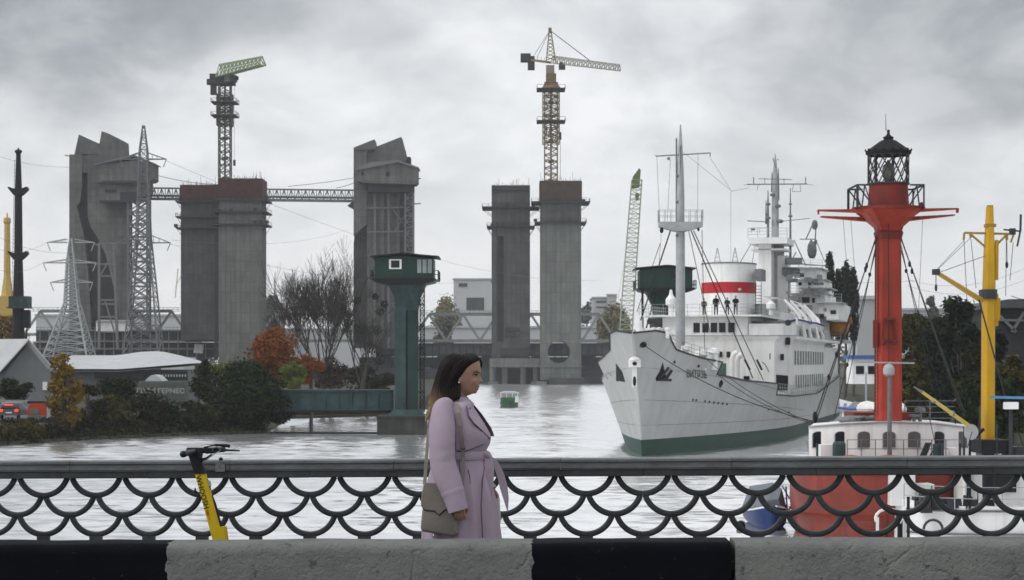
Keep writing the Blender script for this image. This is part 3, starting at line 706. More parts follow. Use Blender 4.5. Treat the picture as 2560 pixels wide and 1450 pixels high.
for x in range(92, 560, 9): mb.bar(P(x, 826, Yv - .6), P(x, 818, Yv - .6), .12)
mb.bar(P(90, 818, Yv - .6), P(558, 818, Yv - .6), .14)
O('stiffener', mb, m_steel_gr, t)
mb = MB(); plate(mb, [(484, 882), (486, 860), (509, 861), (507, 884)], Yv - 1.2, .3); O('white_board', mb, m_white, t)
mb = MB()
for x in (120, 240, 380, 500): mb.box(PX(x, Yv) - 1.5, PX(x, Yv) + 1.5, Yv + 1, Yv + 8, 1.8, PZ(893, Yv + 1.5)); 
O('pier', mb, m_concdark, t)
t = T('lower_bridge_deck', 'dark lower road deck of the old bridge behind the paired pylons', 'bridge deck', (PX(1280, Yb), Yb, 1.9))
mb = MB(); rect(mb, 940, 1560, 860, 889, Yb - 3, 12); O('girder', mb, M('old_deck_bluegrey', (.085, .092, .11), .8, var=.3, scale=.2, streak=.3), t)
mb = MB()
for x in range(945, 1560, 17): mb.bar(P(x, 861, Yb - 3.4), P(x, 900, Yb - 3.4), .3)
mb.bar(P(940, 888, Yb - 3.5), P(1560, 888, Yb - 3.5), .6); mb.bar(P(940, 860, Yb - 3.5), P(1560, 860, Yb - 3.5), .5); O('stiffener', mb, m_trussdk, t)
mb = MB()
for x in (960, 1110, 1220, 1345, 1470, 1550): mb.box(PX(x, Yb) - 2.2, PX(x, Yb) + 2.2, Yb - 2, Yb + 8, -1, PZ(890, Yb))
O('pier', mb, m_concdark, t)
# dark quay wall with clutter under the bridge
mb = MB(); rect(mb, 560, 1570, 921, 962, 655, 2); S('far_quay', mb, M('far_quay_dark', (.05, .052, .06), .9, var=.4, scale=.15))
mb = MB(); rect(mb, 900, 1570, 893, 925, 684, 1); S('far_embankment', mb, M('far_embankment_dark', (.06, .063, .075), .9, var=.4, scale=.15))
r2 = random.Random(5)
cont = [(.10, .035, .03), (.04, .05, .10), (.12, .12, .12), (.07, .07, .05), (.15, .14, .13)]
for i in range(15):
    x = lerp(1040, 1560, i / 15) + r2.uniform(-10, 10); Yq = 658 + r2.uniform(0, 4); wd = r2.uniform(2.2, 5); ht = r2.uniform(1.6, 3.2); x = PX(x, Yq)
    mb = MB(); mb.box(x - wd, x + wd, Yq, Yq + 2.4, 1.88, 1.9 + ht)
    o_ = O('walls', mb, M('store_%d' % i, r2.choice(cont), .8), None)
    tt = T('site_container', '%s site container on the far quay under the old bridge' % ORD[i], 'container', (x, Yq, 1.9), 'site containers on the far quay')
    o_.parent = tt; o_.matrix_parent_inverse = Matrix.Translation(-Vector((x, Yq, 1.9)))
    mb = MB(); mb.box(x - wd - .1, x + wd + .1, Yq - .1, Yq + 2.5, 1.9 + ht, 2.05 + ht); o2 = O('roof', mb, m_steel_gr, None); o2.parent = tt; o2.matrix_parent_inverse = Matrix.Translation(-Vector((x, Yq, 1.9)))
    mb = MB(); mb.box(x - .5, x + .5, Yq - .06, Yq, 1.95, 1.9 + ht * .8); o2 = O('door', mb, m_steel_gr, None); o2.parent = tt; o2.matrix_parent_inverse = Matrix.Translation(-Vector((x, Yq, 1.9)))
mb = MB(); rect(mb, 240, 322, 803, 828, 650, 6)
t = T('white_tent', 'white tarpaulin shelter on the viaduct below the left lift tower', 'tent', (PX(280, 650), 650, PZ(828, 650)))
O('cover', mb, m_white, t); mb = MB(); plate(mb, [(238, 804), (246, 799), (318, 800), (324, 804)], 649.5, 7); O('top', mb, m_roofw, t)

# far buildings
def building(label, x0, x1, y0, y1, Y, D, m, wins=(), roof=None, extra=None):
    t = T('far_building', label, 'building', (PX((x0 + x1) / 2, Y), Y + D / 2, 1.9))
    mb = MB(); a = P(x0, y1, Y); b = P(x1, y0, Y); mb.box(a.x, b.x, Y, Y + D, min(a.z, 1.9), b.z); O('wall', mb, m, t)
    mb = MB(); mb.box(a.x - .6, b.x + .6, Y - .6, Y + D + .6, b.z, b.z + .9); O('roof', mb, roof or m_roofw, t)
    for wx0, wx1, wy0, wy1 in wins:
        mb = MB(); rect(mb, wx0, wx1, wy0, wy1, Y - .3, .3); O('window', mb, m_concdark, t)
    return t
m_pale = M('pale_cladding', (.50, .52, .54), .6, var=.05, scale=.05)
m_palegr = M('pale_grey_cladding', (.40, .42, .44), .7, var=.08, scale=.05)
bt = building('large white block building far behind the woman between two towers', 1134, 1226, 699, 800, 1300, 60, m_pale, ((1147, 1168, 708, 717), (1166, 1210, 744, 775)))
mb = MB(); mb.box(PX(1150, 1305) - 2, PX(1150, 1305) + 2, 1310, 1316, PZ(699, 1300), PZ(694, 1300)); mb.box(PX(1205, 1305) - 2, PX(1205, 1305) + 2, 1310, 1316, PZ(699, 1300), PZ(695, 1300)); O('roof_vent', mb, m_palegr, bt)
building('pale grey stepped block far off between the pylons and the ship', 1483, 1541, 745, 800, 1350, 50, m_palegr, ((1490, 1515, 752, 757), (1490, 1535, 766, 770)))
building('small pale grey tower block beside the far stepped block', 1518, 1541, 738, 748, 1345, 4, m_palegr)
building('long low white hall far behind the truss bridge', 1050, 1570, 820, 850, 900, 40, m_pale)
building('white low warehouse glimpsed through the bare trees', 640, 960, 826, 852, 905, 40, m_pale)
building('white low warehouse behind the left truss span', 90, 460, 790, 822, 1000, 60, m_pale)
building('pale silo building beyond the stern of the ship', 2143, 2192, 748, 900, 520, 14, m_palegr)
building('white long hall beyond the dark trees at the right', 2210, 2420, 776, 812, 800, 40, m_pale, ((2300, 2318, 790, 800), (2340, 2352, 790, 800)))
# ================= vegetation =================
def leaves(mb, c, r, n, size, rg, shell=.55):
    c = Vector(c)
    for _ in range(n):
        while True:
            d = Vector((rg.uniform(-1, 1), rg.uniform(-1, 1), rg.uniform(-1, 1)))
            if .05 < d.length <= 1: break
        d = d.normalized() * (d.length ** shell) * (1.0 if rg.random() > .24 else rg.uniform(1.0, 1.6))
        p = c + Vector((d.x * r[0], d.y * r[1], d.z * r[2]))
        nrm = (d + Vector((rg.gauss(0, .7), rg.gauss(0, .7), rg.gauss(0, .7) + .35))).normalized()
        a = nrm.cross(Vector((rg.random(), rg.random(), rg.random() + .01))).normalized(); b = nrm.cross(a)
        s = size * rg.uniform(.6, 1.35)
        o = len(mb.v)
        mb.v.extend([p - a * s * .5, p - b * s * .32, p + a * s * .55, p + b * s * .32]); mb.f.append((o, o + 1, o + 2, o + 3))
def branchy(mb, p, d, ln, r, depth, rg, spread=.5, nseg=3, up=.12, minr=.012, kids=(2, 3)):
    pts = [Vector(p)]; dd = Vector(d).normalized()
    for i in range(nseg):
        dd = (dd + Vector((rg.gauss(0, .09), rg.gauss(0, .09), rg.gauss(0, .06) + up * .3))).normalized()
        pts.append(pts[-1] + dd * ln / nseg)
    r1 = max(minr, r * .6)
    mb.tube(pts, [lerp(r, r1, i / nseg) for i in range(nseg + 1)], 5 if r > .08 else 3, cap=False)
    if depth <= 0: return
    for k in range(rg.randint(*kids)):
        t_ = rg.uniform(.45, 1.0) if k else 1.0
        i = min(nseg - 1, int(t_ * nseg)); q_ = pts[i].lerp(pts[i + 1], t_ * nseg - i)
        nd = (dd + Vector((rg.gauss(0, spread), rg.gauss(0, spread), rg.gauss(0, spread * .5) + up))).normalized()
        branchy(mb, q_, nd, ln * rg.uniform(.62, .88), r1 * rg.uniform(.7, .95), depth - 1, rg, spread, max(2, nseg - 1), up, minr, kids)
def tree(name, label, px0, px1, py0, py1, Y, m, seed, nclump=26, leafn=190, size=.34, cat='tree', group=None, trunk=None, fill=.36, ground=1.5, dy=1.0, skew=0, stretch=1.0):
    rg = random.Random(seed)
    xc = PX((px0 + px1) / 2, Y); hw = (px1 - px0) / 2 * Y / F; zt = PZ(py0, Y); zb = PZ(py1, Y)
    t = T(name, label, cat, (xc, Y, ground), group)
    H = zt - zb; mb = MB(); tb = MB()
    zc = (zt + zb) / 2; rz = H / 2
    for i in range(nclump):
        while True:
            d = Vector((rg.uniform(-1, 1), rg.uniform(-1, 1), rg.uniform(-1, 1)))
            if d.length <= 1: break
        d = d.normalized() * d.length ** .45
        k = rg.uniform(.6, 1.25) * fill
        rr = (hw * k, hw * k * dy, min(rz * k, hw * k * stretch) * .85)
        c = (xc + d.x * (hw - rr[0] * .7) + skew * d.z * hw, Y + d.y * (hw * dy - rr[1] * .7), zc + d.z * (rz - rr[2] * .7))
        leaves(mb, c, rr, leafn, size, rg)
        if i % 2 == 0: tb.tube([(xc + (c[0] - xc) * .1, Y, max(ground, zb) + H * .15), (lerp(xc, c[0], .6), lerp(Y, c[1], .6), c[2] - rr[2]), c], [.14, .07, .02], 4, cap=False)
    tb.tube([(xc, Y, ground - .5), (xc + .1, Y, zb + H * .3), (xc, Y, zb + H * .7)], trunk or [.28, .2, .06], 7)
    O('trunk', tb, m_bark, t); O('crown', mb, m, t)
    return t
L_dkgreen = MLEAF('leaf_dark_green', [(.002, .005, .002), (.012, .022, .007), (.045, .058, .014)])
L_yel = MLEAF('leaf_yellow', [(.05, .035, .006), (.17, .10, .012), (.13, .12, .015)], .8)
L_yelgr = MLEAF('leaf_yellow_green', [(.035, .055, .014), (.11, .14, .03), (.16, .15, .03)], .9)
L_orange = MLEAF('leaf_rust_orange', [(.045, .028, .010), (.20, .058, .010), (.34, .085, .014)], .8)
L_brown = MLEAF('leaf_brown', [(.018, .014, .012), (.038, .027, .020), (.065, .045, .024)], .8)
L_olive = MLEAF('leaf_olive', [(.004, .006, .003), (.017, .020, .008), (.062, .052, .014)], .5)
L_ochre = MLEAF('leaf_ochre', [(.012, .012, .005), (.048, .044, .012), (.11, .088, .018)], .6)
L_pine = MLEAF('leaf_dark_pine', [(.004, .008, .006), (.010, .018, .011), (.02, .032, .016)], .5)
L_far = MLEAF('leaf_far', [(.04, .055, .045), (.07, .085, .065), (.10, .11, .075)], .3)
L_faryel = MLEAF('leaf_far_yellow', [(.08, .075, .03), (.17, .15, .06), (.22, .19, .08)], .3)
# named trees of the left bank
tree('yellow_tree', 'slender yellow autumn tree in front of the pale gabled shed', 112, 208, 880, 1085, 181, L_yel, 11, 30, 170, .28, dy=.8)
tree('willow_bush', 'dark olive bush between the yellow tree and the low shed', 180, 262, 935, 1085, 186, L_olive, 12, 22, 150, .3, cat='bush')
tree('shed_bush', 'dark green bush growing against the gabled shed wall', -12, 82, 934, 1006, 205, L_dkgreen, 13, 20, 130, .3, cat='bush')
tree('broad_tree', 'large dark green tree with a yellowing top above the water', 512, 735, 903, 1085, 199, L_dkgreen, 14, 52, 300, .32, dy=.9)
tree('yellow_top_tree', 'bright yellow and green tree top leaning over the large dark tree', 520, 640, 898, 985, 202.5, L_yelgr, 15, 24, 200, .28)
tree('round_tree', 'dark green round tree standing right of the text container', 474, 560, 898, 1010, 214, L_dkgreen, 16, 24, 180, .3)
tree('orange_tree', 'rust orange autumn tree rising above the green bank trees', 624, 752, 820, 965, 232, L_orange, 17, 38, 230, .32)
tree('orange_shrub', 'smaller orange shrub right of the rust orange tree', 735, 818, 872, 965, 240, L_orange, 18, 22, 130, .28, cat='bush')
tree('pale_green_tree', 'pale yellow green tree before the orange ones beside the plate girder', 695, 768, 890, 982, 226, L_yelgr, 19, 20, 170, .26)
tree('overhanging_bush', 'dark green bush overhanging the water under the plate girder', 655, 745, 985, 1060, 203, L_dkgreen, 20, 22, 160, .3, cat='bush')
hed = [(212, 330, 985, 1090, 190), (300, 430, 975, 1088, 193), (390, 520, 1000, 1086, 195), (20, 110, 1055, 1106, 174), (-60, 40, 1062, 1112, 171), (90, 180, 1045, 1102, 180), (240, 340, 940, 1010, 203), (470, 560, 1010, 1085, 197)]
nm = ['wide brown green hedge bush at the waterline right of the yellow tree', 'brownish bush at the waterline below the low white shed', 'low dark bush at the waterline below the text container', 'low bush on the bank edge under the parked car', 'low bush on the bank edge at the left picture edge', 'small bush on the bank below the red truck body', 'grey green bush behind the hedge before the low shed', 'dark bush just left of the broad tree at the water']
for i, (a, b, c, d, Y) in enumerate(hed):
    tree('bank_bush', nm[i], a, b, c, d, Y, (L_ochre, L_brown, L_dkgreen, L_ochre)[i % 4] if i != 1 else L_olive, 30 + i, 26, 150, .3, cat='bush', group='bushes along the left bank', dy=.6, fill=.42)
for i, (a, b, c, d, Y, m, lb) in enumerate([(770, 880, 895, 975, 258, L_brown, 'brown shrub under the bare tree behind the girder'), (850, 985, 912, 978, 262, L_olive, 'olive shrub behind the right end of the girder'), (800, 860, 900, 975, 252, L_brown, 'dry brown shrub at the foot of the bare tree'), (930, 990, 930, 980, 266, L_brown, 'thin brown shrub behind the green keeper tower leg')]):
    tree('island_shrub', lb, a, b, c, d, Y, m, 50 + i, 20, 120, .28, cat='bush', group='shrubs behind the plate girder')
gm = MB(); rg = random.Random(3)
for _ in range(5200):
    x = rg.uniform(-62, -24.5); y0_ = tab([(-62, 163.5), (-43, 168.4), (-39, 180.2), (-32.8, 189.2), (-24.2, 197.8)], x); d_ = rg.uniform(-.3, 14)
    leaves(gm, (x, y0_ + d_, min(1.5, .2 + d_ * .16)), (.6, .5, .4), 4, .3, rg)
for _ in range(900): leaves(gm, (rg.uniform(-27, -14), rg.uniform(251, 266), 1.5), (.5, .5, .4), 2, .3, rg)
tag(O('ground_cover', gm, L_olive), 'low weeds and grass along the left bank', 'undergrowth', kind='stuff')

# bare trees
def bare(label, px, pyt, pyb, Y, seed, nst, depth, spread=.34, wid=1.0):
    rg = random.Random(seed); x = PX(px, Y); z0 = 1.5; H = PZ(pyt, Y) - z0
    t = T('bare_tree', label, 'tree', (x, Y, z0), 'bare trees behind the girder'); mb = MB(); tb = MB()
    tb.tube([(x, Y, z0 - .5), (x + .1, Y, z0 + H * .12), (x, Y, z0 + H * .2)], [.34, .3, .26], 8)
    for k in range(nst):
        a = 2 * math.pi * k / nst + rg.uniform(-.3, .3); s_ = rg.uniform(.12, .62) * wid
        branchy(mb, (x + rg.uniform(-.2, .2), Y + rg.uniform(-.2, .2), z0 + H * rg.uniform(.1, .2)), (math.cos(a) * s_, math.sin(a) * s_ * .8, 1), H * rg.uniform(.22, .29), .15, depth, rg, spread, 4, .22, .019, (3, 4))
    O('trunk', tb, m_bark, t); O('branches', mb, m_bark, t); return t
bare('large bare spreading tree left of the old right tower', 805, 648, 960, 256, 4, 9, 5, .36, 1.5)
bt = bare('smaller bare tree hung with mistletoe balls beside the green tower', 905, 735, 960, 254, 9, 5, 4, .36, .9)
MISL = ['upper left dark', 'upper small dark', 'large middle', 'topmost right small', 'right middle', 'small round upper right', 'large lower right', 'large low', 'highest rightmost', 'small far left', 'largest lowest right']
for i, (a, b, r_) in enumerate([(862, 778, 11), (893, 752, 9), (905, 822, 14), (938, 742, 8), (943, 826, 12), (950, 780, 10), (930, 868, 15), (910, 905, 14), (960, 760, 9), (868, 812, 8), (948, 896, 17)]):
    mb = MB(); rg = random.Random(80 + i); rr = r_ * 254 / F; leaves(mb, P(a, b, 254 + rg.uniform(-1, 1)), (rr, rr, rr), 260, .17, rg, .4)
    O1('mistletoe', mb, L_dkgreen, MISL[i] + ' ball of mistletoe in the bare trees', 'mistletoe', 'mistletoe balls in the bare trees')

# right side trees
for i, (a, b, c, d, Y, m, lb) in enumerate([
    (2235, 2340, 770, 1010, 215, L_ochre, 'olive green tree directly right of the red lantern mast'),
    (2290, 2400, 800, 1060, 190, L_pine, 'dark pine tree between the red mast and the olive trees'),
    (2340, 2470, 730, 1060, 175, L_pine, 'tall very dark conifer left of the yellow mast'),
    (2255, 2330, 900, 1060, 180, L_ochre, 'low olive tree at the foot of the red mast'),
    (2280, 2400, 770, 1000, 225, L_dkgreen, 'dark green tree filling the gap behind the pines'),
    (2440, 2520, 800, 1060, 185, L_pine, 'dark spruce directly behind the yellow mast'),
    (2390, 2480, 850, 1080, 160, L_olive, 'olive green tree just behind the yellow mast'),
    (2470, 2580, 890, 1100, 150, L_ochre, 'brownish green tree at the right picture edge'),
    (2400, 2560, 930, 1110, 142, L_dkgreen, 'low dark green tree right of the yellow mast base')]):
    tree('quay_tree', lb, a, b, c, d, Y, m, 60 + i, 46, 230, .36, group='trees on the right quay', dy=.8, fill=.34)
for i, (a, b, c, d) in enumerate([(2062, 2088, 626, 860), (2086, 2106, 668, 860), (2100, 2128, 642, 860), (2120, 2148, 664, 860), (2046, 2070, 700, 880)]):
    tree('poplar', '%s of the five tall dark poplars behind the ship' % ('tallest and second', 'thin third', 'broad fourth', 'rightmost', 'leftmost')[i], a, b, c, d, 345, L_pine, 70 + i, 150, 34, .42, stretch=2.0, group='tall poplars behind the ship', fill=.42)
tree('far_tree', 'hazy grey tree standing on the far bank behind the lamp mast stays', 2312, 2345, 735, 893, 700, L_far, 90, 32, 120, 1.1, group='hazy far trees', ground=1.9, fill=.42, stretch=1.6)
tree('far_tree', 'hazy grey pair of round trees beyond the white long hall', 2362, 2418, 742, 893, 720, L_far, 91, 48, 130, 1.1, group='hazy far trees', ground=1.9, fill=.42, stretch=1.6)
tree('far_tree', 'hazy low tree beside the white long hall', 2405, 2440, 748, 893, 740, L_far, 92, 28, 120, 1.1, group='hazy far trees', ground=1.9, fill=.42, stretch=1.6)
tree('far_tree', 'hazy yellowish trees left of the white block building', 1078, 1152, 738, 893, 1000, L_faryel, 93, 44, 130, 1.4, group='hazy far trees', ground=1.9, fill=.42, stretch=1.6)
tree('far_tree', 'hazy grey green tree mass right of the tall pale pylon', 655, 712, 738, 893, 900, L_far, 94, 44, 150, 1.4, group='hazy far trees', ground=1.9, fill=.42, stretch=1.6)
tree('far_tree', 'hazy yellow green trees left of the lattice boom', 1490, 1580, 762, 893, 780, L_faryel, 95, 52, 130, 1.2, group='hazy far trees', ground=1.9, fill=.42, stretch=1.6)
tree('far_tree', 'small hazy tree right of the pylon with the round hole', 1450, 1482, 740, 893, 1000, L_far, 96, 24, 100, 1.2, group='hazy far trees', ground=1.9, fill=.42, stretch=1.6)
tree('far_tree', 'hazy tree in the far truss span left of the pylons', 1085, 1135, 790, 893, 760, L_far, 97, 28, 100, 1.1, group='hazy far trees', ground=1.9, fill=.42, stretch=1.6)
tree('far_tree', 'yellow autumn tree by the black mast at the left edge', -20, 70, 778, 900, 420, L_yel, 98, 22, 160, .6, group='hazy far trees')
fm = MB(); rg = random.Random(8)
for i in range(240):
    px = rg.uniform(-60, 2620); Y = rg.uniform(1150, 2100); c = P(px, 0, Y); s_ = rg.uniform(6, 14)
    leaves(fm, (c.x, Y, 6 + rg.uniform(0, 5) + 8 * (mnoise.noise(Vector((px / 200, 0, 0))) + .3)), (s_ * 1.6, s_, s_ * .8), 60, 3.4, rg)
tag(O('far_woods', fm, L_far), 'hazy wooded skyline far beyond the river', 'woods', kind='stuff')

# ================= left bank buildings and things =================
m_shed = M('shed_cladding', (.17, .18, .19), .7, var=.08, scale=.5, streak=.2)
Y = 232
t = T('gabled_shed', 'grey gabled shed with a pale roof at the left picture edge', 'shed', (PX(30, Y), Y, 1.6))
z0 = 1.5; xl, xr, xp = PX(-60, Y), PX(126, Y), PX(75, Y)
mb = MB(); mb.prism([(PX(14, Y), Y, z0), (xr, Y, z0), (xr, Y, PZ(920, Y)), (xp, Y, PZ(853, Y)), (PX(14, Y), Y, PZ(930, Y))], (-16, 12, 0)); O('wall', mb, m_shed, t)
mb = MB(); a = Vector((PX(12, Y) - .4, Y - .6, PZ(931, Y))); b = Vector((xp, Y - .6, PZ(851, Y))); cx_ = Vector((xr + .5, Y - .6, PZ(923, Y)))
ex = Vector((-18, 13.4, 0)); th = Vector((0, 0, .18))
mb.add([a, b, b + ex, a + ex, a + th, b + th, b + ex + th, a + ex + th], [(0, 1, 2, 3), (7, 6, 5, 4), (0, 4, 5, 1), (1, 5, 6, 2), (2, 6, 7, 3), (3, 7, 4, 0)])
mb.add([b, cx_, cx_ + ex, b + ex, b + th, cx_ + th, cx_ + ex + th, b + ex + th], [(0, 1, 2, 3), (7, 6, 5, 4), (0, 4, 5, 1), (1, 5, 6, 2), (2, 6, 7, 3), (3, 7, 4, 0)])
O('roof', mb, m_roofw, t)
mb = MB(); mb.box(PX(108, Y), PX(119, Y), Y - .25, Y - .02, PZ(975, Y), PZ(955, Y)); O('sign', mb, m_white, t)
Y = 290
t = T('low_shed', 'long low shed with a pale swept metal roof', 'shed', (PX(300, Y), Y, 1.6))
mb = MB(); mb.box(PX(160, Y), PX(470, Y), Y, Y + 14, 1.5, PZ(925, Y)); O('wall', mb, m_shed, t)
mb = MB(); n = 16; top = []; low = []
for i in range(n + 1):
    px = lerp(118, 476, i / n); yt = tab([(118, 893), (240, 893), (300, 884), (352, 882), (400, 892), (476, 912)], px); yb = tab([(118, 928), (300, 929), (476, 915)], px)
    top.append(P(px, yt, Y + 16)); top[-1].x *= (Y) / (Y + 16) ; low.append(P(px, yb, Y - 1.5))
    top[-1].z = PZ(yt, Y + 10)
mb.loft([[p + th_ for p in row] for row, th_ in ((low, Vector((0, 0, 0))), (top, Vector()), (top, Vector((0, 0, .3))), (low, Vector((0, 0, .35)))) ], cap=False, closed=False); O('roof', mb, m_roofw, t)
mb = MB(); mb.box(PX(240, Y), PX(470, Y), Y - .9, Y - .4, PZ(946, Y), PZ(930, Y)); O('eaves_band', mb, m_steel_dk, t)
for i in range(9):
    mb = MB(); x = PX(410 + i * 7, Y); mb.box(x - .09, x + .09, Y - 1.0, Y - .88, PZ(942, Y), PZ(936, Y)); O('light_gap', mb, m_pale, t)
mb = MB(); mb.box(PX(318, Y), PX(336, Y), Y - .6, Y - .3, 1.6, PZ(944, Y)); O('door', mb, m_steel_dk, t)
Y = 240
t = T('text_container', 'grey green shipping container with white lettering among the bushes', 'container', (PX(405, Y), Y, 1.5))
mb = MB(); xa, xb = PX(346, Y), PX(464, Y); zz0, zz1 = 1.4, PZ(953, Y)
mb.box(xa, xb, Y, Y + 2.4, zz0, zz1)
for i in range(26): xx = lerp(xa, xb, (i + .5) / 26); mb.box(xx - .05, xx + .05, Y - .05, Y - .001, zz0, zz1 - .15)
m_cont = M('container_grey_green', (.12, .145, .13), .7, var=.15, scale=.6, streak=.3); O('shell', mb, m_cont, t)
def text_mesh(name, s, m, parent, mat4, size, ext=.004, label=None, warp=None, bold=0):
    cu = bpy.data.curves.new(name, 'FONT'); cu.body = s; cu.size = size; cu.extrude = ext; cu.align_x = 'CENTER'; cu.align_y = 'CENTER'; cu.offset = bold; cu.resolution_u = 2
    ob = bpy.data.objects.new(name + '_tmp', cu); COL.objects.link(ob); bpy.context.view_layer.update()
    me = bpy.data.meshes.new_from_object(ob.evaluated_get(bpy.context.evaluated_depsgraph_get())); bpy.data.objects.remove(ob)
    me.name = name; off = OFF.get(parent.name, Vector()) if parent else Vector()
    for v in me.vertices:
        p = warp(v.co) if warp else mat4 @ v.co
        v.co = p - off
    me.materials.clear(); me.materials.append(m)
    o = bpy.data.objects.new(name, me); COL.objects.link(o)
    if parent: o.parent = parent
    if label: o['label'] = label
    return o
FACE = Matrix.Rotation(R(90), 4, 'X')       # text plane turned upright, facing the viewer
m_letter = M('white_lettering', (.34, .36, .35), .7, var=.1)
text_mesh('lettering', 'ГОЛЛ ГЕРМЕС', m_letter, t, Matrix.Translation((PX(402, Y), Y - .07, PZ(978, Y))) @ FACE, .80, .01, bold=.03)
mb = MB(); n = 8; rows = []
for k in range(2):
    rows.append([Vector((lerp(PX(352, Y), PX(396, Y), i / n), Y + 2.6 + k * 4, PZ(953, Y) + .75 * math.sin(math.pi * i / n))) for i in range(n + 1)])
mb.loft(rows, cap=False, closed=False); mb.add(rows[0], [tuple(range(n + 1))]); mb.add(rows[1], [tuple(range(n + 1))]); O1('boat_cover', mb, m_roofw, 'small white arched cover seen just above the text container', 'cover')
# red truck body, parked car, bank slab
Y = 190
m_redp = M('truck_red', (.42, .045, .02), .5, var=.15, streak=.2)
t = T('red_truck', 'red boxy truck body parked beside the yellow tree', 'truck', (PX(96, Y), Y, 1.6))
mb = MB(); mb.prism([(PX(68, Y), Y, 2.0), (PX(117, Y), Y, 2.0), (PX(117, Y), Y, PZ(1008, Y)), (PX(80, Y), Y, PZ(1008, Y)), (PX(69, Y), Y, PZ(1018, Y))], (0, 2.2, 0)); O('body', mb, m_redp, t)
mb = MB(); rect(mb, 76, 97, 1022, 1036, Y - .06, .05); O('emblem', mb, m_cont, t)
mb = MB(); rect(mb, 117, 127, 1010, 1058, Y - .1, 2.4); O('tailgate', mb, m_galv, t)
mb = MB(); rect(mb, 68, 127, 1003, 1009, Y + .1, 2.0); O('top_rail', mb, m_black, t)
for x in (78, 110):
    mb = MB(); c = P(x, 1054, Y); mb.tube([c + Vector((0, -.1, 0)), c + Vector((0, .25, 0))], .42, 14); O('wheel', mb, m_black, t)
t = T('parked_car', 'dark estate car with red tail lights lit on the left bank', 'car', (PX(20, Y), Y, 1.6))
zc = 1.62; xc = PX(22, Y); m_car = M('car_grey_paint', (.10, .10, .105), .3, var=.1); 
mb = MB(); w2 = .92
prof = [(-w2, .25), (-w2, .75), (-w2 * .97, .98), (-w2 * .80, 1.42), (-w2 * .68, 1.5), (w2 * .68, 1.5), (w2 * .80, 1.42), (w2 * .97, .98), (w2, .75), (w2, .25)]
mb.loft([[Vector((xc + a * k1, Y + dy, zc + .1 + .25 + (b - .25) * k2)) for a, b in prof] for dy, k1, k2 in ((0, .96, .80), (.12, 1, .93), (.5, 1, 1), (2.6, 1, 1), (3.3, 1, .62), (4.3, .94, .55))]); O('body', mb, m_car, t, smooth=30)
mb = MB(); mb.prism([(xc - .66, Y - .02, zc + .98), (xc + .66, Y - .02, zc + .98), (xc + .56, Y + .10, zc + 1.34), (xc - .56, Y + .10, zc + 1.34)], (0, -.03, 0)); O('rear_window', mb, m_glassdk, t)
m_tail = bpy.data.materials.new('lit_tail_light'); m_tail.use_nodes = True; pt = m_tail.node_tree.nodes['Principled BSDF']; pt.inputs['Base Color'].default_value = (.5, .01, .01, 1); pt.inputs['Emission Color'].default_value = (1, .03, .02, 1); pt.inputs['Emission Strength'].default_value = 2.6
for sx in (-1, 1):
    mb = MB(); mb.box(xc + sx * .73 - .15, xc + sx * .73 + .15, Y - .06, Y + .02, zc + .72, zc + .90); O('tail_light', mb, m_tail, t)
    mb = MB(); c = Vector((xc + sx * .78, Y + .5, zc + .32)); mb.tube([c + Vector((-.1, 0, 0)), c + Vector((.1, 0, 0))], .32, 14); O('wheel', mb, m_black, t)
mb = MB(); mb.box(xc - .4, xc + .4, Y - .07, Y + .0, zc + 1.30, zc + 1.36); O('brake_light', mb, m_tail, t)
mb = MB(); mb.box(xc - .28, xc + .28, Y - .05, Y - .0, zc + .55, zc + .67); O('number_plate', mb, m_white, t)
mb = MB(); rect(mb, -40, 70, 1000, 1008, Y + 9, .4); rect(mb, -40, 70, 1008, 1060, Y + 9.1, .15); O1('site_fence', mb, M('fence_pale_grey', (.26, .27, .28), .7), 'pale grey board fence behind the parked car', 'fence')
mb = MB()
for k in range(3): mb.obox(P(40 + k * 32, 1066 + k * -1, 179 + k), (1.5, -.2, 0), (0, 1.2, 0), (0, 0, .35))
O1('concrete_slab', MB().obox(P(40, 1070, 179), (2.6, -.3, 0), (0, 2.4, 0), (0, 0, .45)), m_conc, 'grey concrete slab on the bank edge below the parked car', 'slab')
O1('concrete_slab', MB().obox(P(98, 1068, 181), (1.7, -.3, .05), (0, 1.6, 0), (0, 0, .4)), m_conc, 'tilted concrete slab on the bank below the red truck', 'slab')

# steel lattice power pylons
def power(label, Y, xb0, xb1, yb, xt, yt, kn, ykn, wkn, arms, m):
    t = T('power_pylon', label, 'pylon', (PX((xb0 + xb1) / 2, Y), Y, 1.6), 'lattice power pylons')
    s_ = Y / F; xc0 = (xb0 + xb1) / 2
    mb = MB(); mb.lattice(P(xc0, yb, Y), P(kn, ykn, Y), (xb1 - xb0) * s_, wkn * s_, 8, .22, db=.10, cross=True)
    mb.lattice(P(kn, ykn, Y), P(xt, yt + 60, Y), wkn * s_, wkn * .55 * s_, 11, .17, db=.08, cross=True)
    mb.lattice(P(xt, yt + 60, Y), P(xt, yt, Y), wkn * .55 * s_, .3, 4, .16, db=.09)
    O('tower_frame', mb, m, t)
    for (x0, x1, y, h) in arms:
        mb = MB(); c = P(xt, y, Y)
        for sx, xe in ((-1, x0), (1, x1)):
            e_ = P(xe, y, Y); u = P(xt + sx * wkn * .3, y - h, Y)
            for dy in (-.6, .6): mb.bar((c.x + sx * wkn * .3 * s_, Y + dy, c.z), e_, .16); mb.bar(u + Vector((0, dy, 0)), e_, .13)
            for k in (1, 2, 3): a = lerp(c.x + sx * wkn * .3 * s_, e_.x, k / 4); mb.bar((a, Y, c.z), (a, Y, lerp(u.z, e_.z, k / 4)), .08)
            mb.bar(e_, e_ + Vector((-sx * .5, 0, -1.3)), .12)
        O('crossarm', mb, m, t)
    return t
